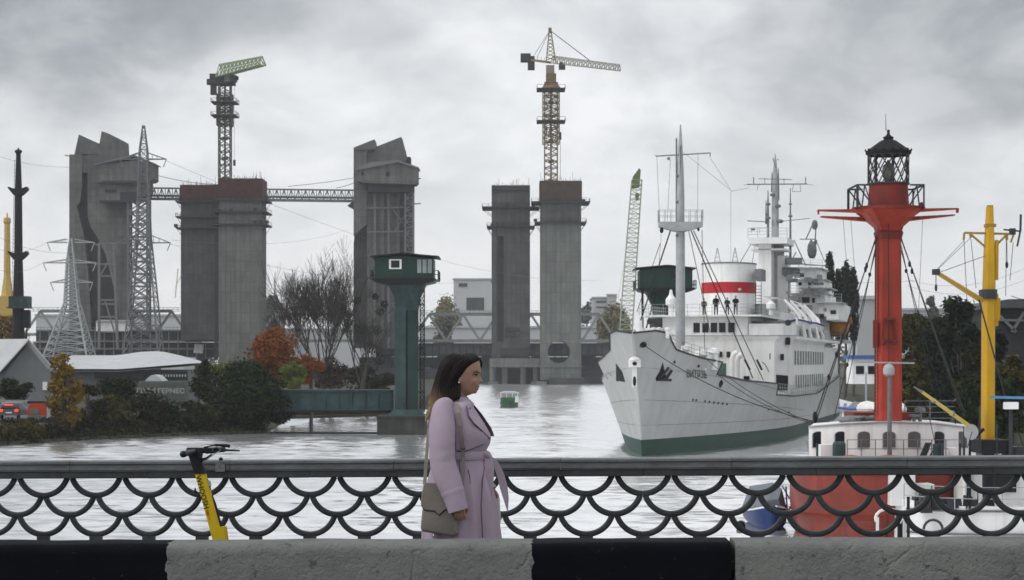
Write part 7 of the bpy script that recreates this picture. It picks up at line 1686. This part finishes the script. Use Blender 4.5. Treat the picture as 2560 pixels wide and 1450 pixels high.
mb = MB(); mb.ell(W(1196.6, 966.5), (.0072, .0175, .0042), 14, 8); mb.ell(W(1193.9, 973.0), (.0082, .016, .0048), 14, 8); O('lips', mb, M('lip_colour', (.20, .065, .055), .45), wo, smooth=60)
# ---- hair ----
HR = [(883.5, 1143, 1168, .012), (885.5, 1132, 1180, .036), (889, 1122, 1191, .054), (894.5, 1113, 1198, .068), (901, 1106, 1196, .079), (909, 1101, 1187, .085), (920, 1097, 1177, .088), (934, 1093, 1167, .090), (948, 1089, 1155, .091), (960, 1085, 1150, .092), (974, 1081, 1151, .094), (984, 1078.5, 1150, .098), (992, 1076.5, 1143, .101), (999, 1074.5, 1131, .104), (1007, 1072.5, 1116, .104), (1018, 1070.5, 1103, .096), (1030, 1068, 1092, .080), (1042, 1065.5, 1080, .05), (1050, 1064, 1073, .02)]
def hrip(a, py): return .012 * math.sin(a * 23 + py * .02) + .008 * math.sin(a * 41 + 1.3)
mb = MB(); mb.loft([wring(a, b, c, d, 120, 2.7, hrip) for a, b, c, d in HR])
rg = random.Random(77)
for k in range(260):     # strand locks lying on the shell
    a0 = rg.uniform(0, 2 * math.pi); j0 = rg.uniform(0, 3); j1 = rg.uniform(11, len(HR) - 1)
    pts = []
    for q_ in range(15):
        jj = lerp(j0, j1, q_ / 14); i = min(len(HR) - 2, int(jj)); f_ = jj - i
        py, xb, xf, hw = [lerp(HR[i][z_], HR[i + 1][z_], f_) for z_ in range(4)]
        aa = a0 + .10 * math.sin(q_ * .5 + k) ; c, s = math.cos(aa), math.sin(aa)
        pts.append(W((xb + xf) / 2 + (xf - xb) / 2 * sgn(c) * abs(c) ** (2 / 2.7) * 1.01, py, hw * sgn(s) * abs(s) ** (2 / 2.7) * 1.015 + .001))
    mb.tube(pts, [.0012] + [rg.uniform(.0018, .0034)] * 12 + [.0015, .0006], 4, cap=False)
for k in range(46):      # fringe swept over the far temple, and wisps at the tips
    f_ = k / 46; o_ = rg.uniform(-1, 1)
    mb.tube([W(1160 + 8 * f_, 886 + 3 * f_, .0 + .02 * f_), W(1185 + 4 * f_, 889 + 4 * f_, .015), W(1199 + 3 * f_, 896 + 3 * f_, .022 + .02 * f_), W(1204 + o_ * 1.2, 908 + 3 * f_, .03 + .02 * f_), W(1201 + o_ * 1.5, 922 - 4 * f_, .052), W(1192, 938, .072)], [.001, .0035, .0038, .0036, .003, .001], 4, cap=False)
for k in range(60):
    f_ = rg.random(); x = lerp(1072, 1088, f_); y = lerp(1010, 1000, f_)
    mb.tube([W(x, y, rg.uniform(-.09, .03)), W(x - 5, y + 20, rg.uniform(-.07, .02)), W(1064 + rg.uniform(-2, 8), 1045 + rg.uniform(-12, 8), rg.uniform(-.05, .02))], [.002, .002, .0005], 4, cap=False)
for k in range(90):      # lock ends over the collar in front
    x = 1100 + k * .58; y = 990
    mb.tube([W(x, y - 24 - rg.uniform(0, 16), -.070), W(x + 1, y - 8 - rg.uniform(0, 6), -.106), W(x + .5, y + 3 + rg.uniform(-2, 2), -.128), W(x - 2.5 + rg.uniform(-2, 2), y + 10 + rg.uniform(-5, 9) - abs(k - 50) * .10, -.140)], [.0026, .0030, .0024, .0005], 4, cap=False)
hr = O('hair', mb, m_hair, wo, smooth=60)
# ---- coat ----
def fold(a, py):
    if py < 1150: return .007 * math.sin(3 * a + py * .05) + .004 * math.sin(9 * a + py * .11)
    g = min(1, (py - 1150) / 90)
    return g * (.050 * math.sin(7 * a + .6 + py * .004) + .034 * math.sin(12 * a + 2 + py * .006) + .014 * math.sin(19 * a))
CT = [(992, 1126, 1166, .075), (1000, 1112, 1176, .115), (1008, 1102, 1185, .150), (1018, 1092, 1184, .178), (1032, 1083, 1193, .196), (1050, 1078, 1205, .202), (1070, 1075, 1218, .200), (1084, 1075, 1226, .196), (1096, 1076, 1228, .190), (1110, 1079, 1225, .181), (1124, 1083, 1217, .173), (1137, 1085, 1213, .169), (1150, 1083, 1215, .172), (1170, 1078, 1219, .182), (1200, 1072, 1226, .196), (1240, 1067, 1236, .206), (1280, 1063, 1243, .212), (1320, 1061, 1248, .217), (1355, 1059, 1253, .222), (1400, 1057, 1258, .228), (1418, 1056, 1261, .230)]
def crow(py):
    for a, b in zip(CT, CT[1:]):
        if a[0] <= py <= b[0]: t_ = (py - a[0]) / (b[0] - a[0]); return [lerp(a[i], b[i], t_) for i in (1, 2, 3)]
    return CT[0][1:] if py < CT[0][0] else CT[-1][1:]
def cy_(px, py, side=-1):
    xb, xf, hw = crow(py); u = (px - (xb + xf) / 2) / ((xf - xb) / 2)
    return side * hw * max(0, 1 - min(1, abs(u)) ** 2.3) ** (1 / 2.3)
mb = MB(); outer = [wring(a, b, c, d, 96, 2.3, fold) for a, b, c, d in CT]; inner = [wring(a, b + 4, c - 4, d - .01, 96, 2.3, fold) for a, b, c, d in reversed(CT)]
mb.loft(outer + inner, cap=False); O('coat', mb, m_coat, wo, smooth=60)
def sheet(A, B, off, name, m, n=14, k=5, th=.004, ycurve=None, parent=None):
    """a cloth piece between two profile polylines, lying on the coat"""
    def along(P_, t_):
        x = t_ * (len(P_) - 1); i = min(len(P_) - 2, int(x)); return [lerp(P_[i][z_], P_[i + 1][z_], x - i) for z_ in range(len(P_[0]))]
    def pt(i, j, o_):
        a = along(A, i / n); b = along(B, i / n); x, y = lerp(a[0], b[0], j / k), lerp(a[1], b[1], j / k)
        if len(a) > 2: return W(x, y, lerp(a[2], b[2], j / k) - o_)
        return W(x, y, cy_(x, y) - off - o_)
    f = [[pt(i, j, th) for j in range(k + 1)] for i in range(n + 1)]; b = [[pt(i, j, 0) for j in reversed(range(k + 1))] for i in range(n + 1)]
    mb = MB(); mb.loft([r1 + r2 for r1, r2 in zip(f, b)]); return O(name, mb, m, parent or wo, smooth=50)
# shoulder flap edge across the chest
sheet([(1144, 1030), (1165, 1030), (1190, 1040), (1212, 1058)], [(1142, 1122), (1160, 1125), (1184, 1117), (1209, 1107)], .004, 'chest_flap', m_coat, 16, 10, .010)
# far lapel (inside facing, shade put into its colour), near lapel and collar
sheet([(1166, 990, .03), (1180, 1006, .04), (1205, 1036, .05), (1228, 1070, .04), (1236, 1090, .02)], [(1158, 998, .06), (1170, 1018, .09), (1192, 1044, .10), (1214, 1072, .09), (1226, 1092, .05)], 0, 'far_lapel', m_coat_shade, 16, 5, .006)
sheet([(1160, 998, -.075), (1171, 1012, -.085), (1188, 1034, -.085), (1207, 1062, -.065), (1227, 1092, -.03)], [(1172, 1020, -.170), (1174, 1036, -.190), (1188, 1055, -.188), (1206, 1072, -.150), (1226, 1094, -.07)], 0, 'lapel', m_coat, 18, 7, .010)
sheet([(1131, 986, -.085), (1144, 986, -.088), (1156, 992, -.072), (1166, 999, -.055)], [(1140, 1004, -.128), (1150, 1015, -.150), (1163, 1026, -.150), (1178, 1017, -.105)], 0, 'collar', m_coat, 14, 6, .008)
sheet([(1126, 984, .085), (1144, 984, .088), (1156, 990, .072), (1166, 997, .055)], [(1120, 1002, .128), (1150, 1012, .150), (1166, 1018, .140), (1178, 1012, .105)], 0, 'collar', m_coat, 14, 6, .008)
mb = MB(); mb.loft([wring(a, b - 1.0, c + 1.0, d + .004, 72, 2.3) for a, b, c, d in ((984, 1122, 1150, .076), (996, 1113, 1150, .105), (1004, 1105, 1150, .135))], cap=False); O('back_collar', mb, m_coat, wo, smooth=60)
# belt, knot and hanging ends
mb = MB(); o_ = [wring(py, *[v + e_ for v, e_ in zip(crow(py), (-1.8 - g_, 1.8 + g_, .006 + g_ * .003))], 72, 2.3) for py, g_ in ((1126, 0), (1128, 1), (1145, 1), (1147, 0))]; mb.loft(o_, cap=False); O('belt', mb, m_coat, wo, smooth=40)
mb = MB(); mb.ell(W(1217, 1138, -.055), (.026, .032, .030), 14, 10); mb.tube([W(1208, 1130, -.08), W(1220, 1136, -.075), W(1226, 1146, -.06)], [.016, .022, .016], 10); O('belt_knot', mb, m_coat, wo, smooth=60)
sheet([(1212, 1140, -.075), (1211, 1170, -.098), (1209, 1210, -.106), (1210, 1250, -.108), (1214, 1285, -.106), (1222, 1312, -.102)], [(1232, 1142, -.07), (1236, 1170, -.090), (1234, 1210, -.098), (1229, 1250, -.10), (1225, 1285, -.10), (1223, 1314, -.10)], 0, 'belt_end', m_coat, 24, 4, .006)
sheet([(1225, 1136, -.05), (1244, 1152, -.04), (1259, 1180, -.03), (1269, 1215, -.02), (1272, 1245, -.02), (1270, 1278, -.02)], [(1222, 1150, -.06), (1236, 1168, -.05), (1243, 1190, -.04), (1250, 1220, -.035), (1259, 1248, -.03), (1269, 1280, -.02)], 0, 'belt_end', m_coat, 24, 4, .006)
# stitched seams, and edge shadows of the cloth drawn as dark lines
m_seam_shade = M('seam_thread_shade', (.12, .10, .135), .95)
def seam_shade(pts, r_=.0016, off=.004):
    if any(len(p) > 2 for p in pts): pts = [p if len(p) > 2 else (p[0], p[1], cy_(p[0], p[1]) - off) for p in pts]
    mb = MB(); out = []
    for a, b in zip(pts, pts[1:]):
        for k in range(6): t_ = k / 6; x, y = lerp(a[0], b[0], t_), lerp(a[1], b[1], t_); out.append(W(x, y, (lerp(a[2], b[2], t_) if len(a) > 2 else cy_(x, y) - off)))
    p = pts[-1]; out.append(W(p[0], p[1], p[2] if len(p) > 2 else cy_(p[0], p[1]) - off)); mb.tube(out, r_, 5); return O('seam_shade', mb, m_seam_shade, wo)
seam_shade([(1142, 1122), (1160, 1125.5), (1184, 1118), (1209, 1108)], .0034, .010)
seam_shade([(1171, 1021, -.178), (1173, 1037, -.197), (1187, 1056.5, -.195), (1205, 1073.5, -.158), (1225, 1096, -.078)], .0036)
seam_shade([(1140, 1005, -.135), (1150, 1016.5, -.157), (1163, 1027.5, -.157), (1178, 1018, -.112)], .0034)
seam_shade([(1213, 1148), (1207, 1200), (1204, 1260), (1208, 1340)], .0040, .006)
seam_shade([(1172, 1170), (1176, 1186), (1177, 1204)], .0026, .004)
seam_shade([(1150, 1146), (1152, 1180), (1150, 1230), (1152, 1300)], .0022, .004)
# sleeves
def sleeve(pts, rad, name='sleeve', cuff=None):
    def cr(P_, t_):
        x = t_ * (len(P_) - 1); i = min(len(P_) - 2, int(x)); f_ = x - i; a = P_[max(0, i - 1)]; b = P_[i]; c = P_[i + 1]; d = P_[min(len(P_) - 1, i + 2)]
        return [.5 * ((2 * b[z]) + (-a[z] + c[z]) * f_ + (2 * a[z] - 5 * b[z] + 4 * c[z] - d[z]) * f_ ** 2 + (-a[z] + 3 * b[z] - 3 * c[z] + d[z]) * f_ ** 3) for z in range(len(b))]
    n = 44; mb = MB(); P4 = [tuple(p) + (r_,) for p, r_ in zip(pts, rad)]; C = [cr(P4, i / n) for i in range(n + 1)]
    cen = [W(*c[:3]) for c in C]; rings = []; prev = Vector((0, 1, 0)); nn = 32
    for i, c in enumerate(cen):
        d = (cen[min(i + 1, n)] - cen[max(i - 1, 0)]).normalized(); x = (prev - d * prev.dot(d)).normalized(); prev = x; y = d.cross(x)
        bend = math.exp(-((i / n - .52) / .13) ** 2)
        r_ = C[i][3]
        rings.append([c + (x * math.cos(a) * .86 + y * math.sin(a)) * (r_ * (1 + .018 * math.sin(3 * a + i * .22) + .024 * math.sin(2 * a - i * .30 + 1) + .010 * math.sin(5 * a + i * .5) + bend * .016 * math.sin(i * 1.5 + 3.2 * math.cos(a - .6)))) for a in [2 * math.pi * k / nn for k in range(nn)]])
    last = rings[-1]; c = cen[-1]; dn = (cen[-1] - cen[-2]).normalized()
    rings.append([c + (p - c) * .9 for p in last]); rings.append([c + (p - c) * .86 - dn * .05 for p in last])
    mb.loft(rings, cap=False); mb.add(rings[0], [tuple(range(nn))]); s_ = O(name, mb, m_coat, wo, smooth=60)
    mb = MB(); k = 36; rr = rings[k:k + 3]; band = [[cen[k + i] + (p - cen[k + i]) * (1.05 if 0 < i < 2 else 1.0) for p in r_] for i, r_ in enumerate(rr)]
    mb.loft(band, cap=False); O('cuff_strap', mb, m_coat, s_, smooth=50); return s_
sleeve([(1122, 1006, -.135), (1110, 1022, -.190), (1109, 1062, -.222), (1109, 1105, -.245), (1111, 1148, -.262), (1122, 1188, -.278), (1137, 1228, -.290), (1149, 1268, -.297)], [.040, .062, .078, .080, .078, .077, .068, .061])
sleeve([(1128, 1006, .135), (1122, 1022, .190), (1126, 1062, .215), (1134, 1105, .235), (1144, 1146, .240), (1172, 1180, .240), (1200, 1210, .225), (1222, 1236, .21)], [.050, .070, .076, .076, .074, .068, .060, .056])
# trousers and shoes
mb = MB()
for lg in legs: mb.tube([W(*p) for p in lg], [.10, .092, .072, .062, .056], 16)
O('trousers', mb, M('black_trousers', (.015, .015, .018), .8), wo, smooth=60)
for lg in legs:
    a = W(*lg[-1]); mb = MB(); mb.loft([[a + Vector((x + u * l_, v * w_, z)) for u, v in [(math.cos(t_), math.sin(t_)) for t_ in [2 * math.pi * i / 16 for i in range(16)]]] for z, x, l_, w_ in ((-.085, .05, .13, .045), (-.05, .05, .13, .046), (-.02, .04, .115, .044), (.03, .0, .06, .05), (.12, -.01, .058, .052))]); O('shoe', mb, m_black, wo, smooth=50)
# ---- handbag ----
bag = T('handbag', 'taupe grey leather shoulder bag hanging at the hip of the woman in lilac', 'handbag', tuple(W(1104, 1332, -.25)))
bY0, bT = -.262, .045
def bagpoly(pts, y0, th, name, m, bev=.006, k=0):
    mb = MB(); mb.prism([W(x, y, y0) for x, y in pts], (0, th, 0)); return O(name, mb, m, bag, bevel=bev)
def rounded(pts, r_=4):
    out = []
    n = len(pts)
    for i in range(n):
        p = Vector(pts[i]); a = Vector(pts[i - 1]); b = Vector(pts[(i + 1) % n]); u = (a - p).normalized(); v = (b - p).normalized()
        for t_ in range(5): f_ = t_ / 4; out.append(tuple((p + u * r_ * (1 - f_) ** 2 + v * r_ * f_ ** 2)))
    return out
mb = MB(); body = [Vector(p) for p in rounded([(1064, 1206), (1136, 1212), (1148, 1268), (1150, 1328), (1136, 1332), (1060, 1320), (1056, 1312), (1061, 1262)], 4)]
cxy = Vector((1103, 1268)); rings = []
for k, (sc, dy) in enumerate(((.90, 0), (.97, .006), (1.0, .016), (1.0, .036), (.97, .046), (.9, .052))):
    rings.append([W(cxy.x + (p.x - cxy.x) * sc, cxy.y + (p.y - cxy.y) * sc, bY0 + dy) for p in body])
mb.loft(rings); O('bag_body', mb, m_bag, bag, smooth=50)
fl = rounded([(1065, 1200), (1112, 1201), (1138, 1210), (1145, 1262), (1117, 1265), (1101, 1279), (1092, 1269), (1066, 1266), (1057, 1252), (1059, 1228)], 3)
mb = MB(); mb.loft([[W(1103 + (x - 1103) * s_, 1235 + (y - 1235) * s_, bY0 - dy) for x, y in fl] for s_, dy in ((1, -.004), (1.0, .004), (.97, .008))]); O('flap', mb, m_bag, bag, smooth=50)
mb = MB(); mb.tube([W(x, y, bY0 - .001) for x, y in ((1058, 1254), (1066, 1268), (1092, 1271), (1101, 1281), (1117, 1267), (1145, 1264))], .003, 5); O('flap_seam', mb, m_bagd, bag)
def strap(pts, w_, name='strap'):
    mb = MB()
    rows = []
    for i, p in enumerate(pts):
        a = Vector(pts[max(0, i - 1)][:2]); b = Vector(pts[min(len(pts) - 1, i + 1)][:2]); d = (b - a).normalized(); nx, ny = -d.y, d.x
        rows.append([W(p[0] + nx * w_, p[1] + ny * w_, p[2] - .002), W(p[0] - nx * w_, p[1] - ny * w_, p[2] - .002), W(p[0] - nx * w_, p[1] - ny * w_, p[2] + .002), W(p[0] + nx * w_, p[1] + ny * w_, p[2] + .002)])
    mb.loft(rows); return O(name, mb, m_bag, bag)
strap([(1140, 1004, -.160), (1145, 1012, -.186)] + [(x, y, cy_(x, y) - .026) for x, y in ((1148, 1030), (1152, 1060), (1156, 1090), (1159, 1118))], 3.6)
strap([(x, y, cy_(x, y) - .03) for x, y in ((1159, 1116), (1160, 1140), (1160, 1170), (1158, 1205))] + [(1146, 1216, -.235)], 4.0)
strap([(1130, 1000, -.145), (1108, 1002, -.16), (1090, 1016, -.10), (1078, 1040, -.05), (1073, 1070, -.06), (1071, 1110, -.13), (1069, 1150, -.20), (1066, 1206, -.25)], 4.2)
mb = MB(); mb.box(*sorted((W(1154, 0).x, W(1165, 0).x)), 12 + cy_(1159, 1118) - .034, 12 + cy_(1159, 1118) - .022, W(0, 1121).z, W(0, 1116).z); O('buckle', mb, m_bagd, bag)
mb = MB(); mb.ell(W(1088, 1330, -.262), (.005, .004, .008), 8, 6); mb.tube([W(1088, 1327, -.262), W(1087, 1336, -.262), W(1085, 1341, -.262)], .0022, 5); O('zip_pull', mb, m_metal, bag)
# white carrier bag in the far hand
cb = T('carrier_bag', 'white carrier bag held at the far side of the woman in lilac', 'bag', tuple(W(1236, 1330, .20)))
mb = MB(); mb.loft([[W(x, y, d) for x, d in ((1214 - g, .16), (1247 + g, .16), (1249 + g, .20), (1247 + g, .24), (1214 - g, .24), (1212 - g, .20))] for y, g in ((1251, 0), (1280, 1.5), (1312, 2.5), (1326, 0))]); O('bag_body', mb, M('white_plastic', (.62, .64, .63), .5, var=.06, bump=.4, bscale=30), cb, smooth=30)
mb = MB(); mb.tube([W(1222, 1253, .2), W(1226, 1240, .2), W(1232, 1253, .2)], .004, 5); O('handle', mb, m_white, cb)

# ================= electric scooter =================
SY = 12.72
def V(px, py, dy=0.0): return Vector(((px - 1280) * SY / F, SY + dy, HC + (HY - py) * SY / F))
m_scy = M('scooter_yellow', (.56, .40, .012), .42, var=.08, scale=5, streak=.2, dirt=(.25, .18, .02)); m_scb = M('scooter_black', (.010, .011, .017), .45, var=.2)
scg = HC - 1.63 + SLX * PX(540, SY)
sct = T('electric_scooter', 'yellow and black electric scooter leaning by the railing', 'scooter', (PX(560, SY), SY, scg))
def stemring(px, py, w_, d_): c = V(px, py); h = w_ / 2 * SY / F; r = []; 
def sring(px, py, w_, d_=.026):
    c = V(px, py); h = w_ / 2 * SY / F; return [c + Vector((h * a * 1.0, d_ * b, 0)) for a, b in ((-1, -.6), (-.7, -1), (.7, -1), (1, -.6), (1, .6), (.7, 1), (-.7, 1), (-1, .6))]
mb = MB(); mb.loft([sring(500, 1179, 27), sring(545, 1345, 28), sring(583, 1486, 28)]); O('stem', mb, m_scy, sct, smooth=20)
mb = MB(); mb.loft([sring(549, 1316, 34, .03), sring(560, 1400, 36, .03)]); O('stem_base', mb, m_scy, sct, smooth=20)
mb = MB(); mb.loft([sring(501, 1184, 29, .032), sring(494, 1160, 29, .032), sring(489, 1142, 32, .034), sring(487, 1126, 42, .036), sring(487, 1119, 38, .030)]); O('stem_head', mb, m_scb, sct, smooth=30)
mb = MB(); mb.tube([V(475, 1131, -.24), V(478, 1130, -.20), V(490, 1129, 0), V(512, 1128, .12), V(546, 1128, .24)], [.020, .019, .018, .016, .017], 12); mb.ell(V(474, 1131, -.245), (.022, .02, .022), 12, 8); O('handlebar', mb, m_scb, sct, smooth=50)
mb = MB(); mb.tube([V(512, 1133, .05), V(530, 1132, .10), V(560, 1128, .13), V(592, 1129, .14)], [.007, .008, .006, .005], 8); mb.tube([V(508, 1120, .03), V(535, 1114, .10), V(560, 1116, .13), V(568, 1118, .13)], [.006, .008, .010, .012], 8); mb.tube([V(505, 1150, -.03), V(516, 1146, .02), V(524, 1138, .08)], [.012, .009, .006], 8); mb.ell(V(553, 1118, .14), (.022, .014, .008), 10, 6); O('brake_lever', mb, m_scb, sct, smooth=50)
mb = MB(); mb.obox(V(512, 1126, .02), (.045, 0, .004), (0, .03, 0), (-.002, 0, .012)); mb.ell(V(532, 1124, .12), (.020, .014, .012), 10, 6); O('display', mb, m_scb, sct)
mb = MB(); mb.tube([V(520, 1119, .03), V(534, 1116, .10), V(545, 1128, .12), V(530, 1138, .04), V(516, 1150, .0)], .0035, 6); O('brake_cable', mb, m_galv, sct)
mb = MB(); mb.tube([V(516, 1198, .0), V(521, 1212), V(524, 1225)], [.009, .014, .010], 8); mb.tube([V(528, 1238), V(536, 1262), V(546, 1300), V(553, 1322)], [.010, .0135, .0135, .012], 8); mb.tube([V(492, 1232), V(488, 1226, -.01), V(489, 1219, -.01)], [.008, .007, .003], 6); mb.loft([sring(541, 1325, 30, .034), sring(547, 1352, 32, .034)]) if 0 else None
O('cable_cover', mb, m_scb, sct, smooth=40)
mb = MB(); mb.obox(V(524, 1208), (.007, 0, 0), (0, .012, 0), (-.004, 0, .016)); O('reflector', mb, m_galv, sct); mb = MB(); mb.obox(V(523, 1231), (.010, 0, 0), (0, .012, 0), (0, 0, .008)); O('hook', mb, m_scy, sct)
d_ = Vector((.2545, 0, -.967)).normalized(); r_v = Vector((.967, 0, .2545)).normalized()
def tm(c): return Matrix((( d_.x, r_v.x, 0, c.x), (d_.y, r_v.y, -1, c.y), (d_.z, r_v.z, 0, c.z), (0, 0, 0, 1)))
text_mesh('lettering', 'WHOOSH', M('lettering_black', (.02, .018, .015), .6), sct, tm(V(507, 1230, -.0275)), .047, .0006, bold=.0006)
mb = MB(); c = V(520.5, 1281, -.0272)
for k in range(3): mb.obox(c + d_ * (.012 * (k - 1)), d_ * .0035, r_v * .009, (0, .0006, 0))
mb.obox(c + d_ * .036, d_ * .014, r_v * .0012, (0, .0006, 0)); O('red_marking', mb, M('marking_red', (.36, .06, .015), .6), sct)
ax = V(596, 1516)
for cc in (Vector((ax.x, SY, scg + .115)), Vector((ax.x - .92, SY, scg + .115))):
    mb = MB(); mb.tube([cc + Vector((0, -.022, 0)), cc + Vector((0, -.012, 0)), cc + Vector((0, .012, 0)), cc + Vector((0, .022, 0))], [.10, .115, .115, .10], 26); wl = O('wheel', mb, m_scb, sct, smooth=30)
    mb = MB(); mb.tube([cc + Vector((0, -.024, 0)), cc + Vector((0, .024, 0))], .06, 20); O('hub', mb, m_galv, wl, smooth=30)
mb = MB(); mb.box(ax.x - .80, ax.x - .10, SY - .08, SY + .08, scg + .13, scg + .19); mb.bar((ax.x - .05, SY, scg + .16), V(583, 1486), .06); O('deck', mb, m_scb, sct, bevel=.01)
mb = MB(); mb.tube([(ax.x + .12 * math.cos(a) * 1.15, SY, scg + .115 + .12 * math.sin(a) * 1.15) for a in [R(30 + k * 13) for k in range(10)]], .012, 6); O('mudguard', mb, m_scy, sct)
# ================= every separate piece of a part becomes a part of its own =================
def split_loose(o, newname=None):
    me = o.data; n = len(me.vertices); par = list(range(n))
    def find(i):
        while par[i] != i: par[i] = par[par[i]]; i = par[i]
        return i
    for e_ in me.edges:
        a, b = find(e_.vertices[0]), find(e_.vertices[1])
        if a != b: par[a] = b
    groups = {}
    for p in me.polygons: groups.setdefault(find(p.vertices[0]), []).append(p)
    if len(groups) < 2: return
    sm_ = me.polygons[0].use_smooth; mats = list(me.materials); nm = newname or o.name.split('.')[0]
    parts = list(groups.values()); co = [v.co.copy() for v in me.vertices]
    for k, ps in enumerate(parts):
        idx = {}; vs = []; fs = []
        for p in ps:
            f = []
            for v in p.vertices:
                if v not in idx: idx[v] = len(vs); vs.append(tuple(co[v]))
                f.append(idx[v])
            fs.append(f)
        m2 = bpy.data.meshes.new(nm); m2.from_pydata(vs, [], fs)
        for m_ in mats: m2.materials.append(m_)
        if sm_:
            for p in m2.polygons: p.use_smooth = True
            m2.set_sharp_from_angle(angle=R(45))
        m2.update(); c = bpy.data.objects.new(nm, m2); COL.objects.link(c); c.parent = o.parent; c.location = o.location
    bpy.data.objects.remove(o)
SPLIT = {'pier': None, 'wing_bulwark': None, 'fittings': 'fitting', 'roof_vent': None, 'deck_pipe': None, 'deck_locker': None, 'red_capstan': 'capstan', 'porthole': None, 'hawse_hole': None, 'vent': None, 'bollard': None, 'pulley_block': None, 'bottle_screw': None, 'search_light': None, 'compass_stand': None, 'fan_box': None, 'wing_shelter': None, 'cabin_window': None, 'side_window': None, 'fore_locker': 'locker', 'flood_light': None, 'mast_fitting': None, 'aerial_frame': None, 'window': None, 'opening': None, 'counterweight': None, 'deck_edge': None, 'earring': None, 'shroud': None, 'mooring_line': None, 'mast_house': None, 'roof_railing': None, 'boom_band': None, 'fairlead_opening': None, 'winch': None, 'aft_gantry': None, 'pillar': None, 'aft_railing': None, 'boom_fitting': None, 'gallery_frame': None, 'side_balcony': None}
for o in list(bpy.data.objects):
    if o.type == 'MESH' and o.name.split('.')[0] in SPLIT and o.parent: split_loose(o, SPLIT[o.name.split('.')[0]])
# ================= haze =================
hz = MB(); hz.box(-2600, 2600, -120, 4800, -2.6, 140)
# the river and land sheets reach beyond the box sides only behind the skyline
ho = O('haze', hz, None, None) if 0 else None
me = bpy.data.meshes.new('haze'); me.from_pydata([tuple(v) for v in hz.v], [], hz.f); me.update()
mh = bpy.data.materials.new('haze_air'); mh.use_nodes = True; nh = mh.node_tree.nodes; nh.remove(nh['Principled BSDF'])
pv = nh.new('ShaderNodeVolumePrincipled'); pv.inputs['Color'].default_value = (.93, .96, 1, 1); pv.inputs['Density'].default_value = .00011; pv.inputs['Anisotropy'].default_value = .2
mh.node_tree.links.new(pv.outputs[0], nh['Material Output'].inputs['Volume']); me.materials.append(mh)
ho = bpy.data.objects.new('haze', me); COL.objects.link(ho); ho['kind'] = 'stuff'
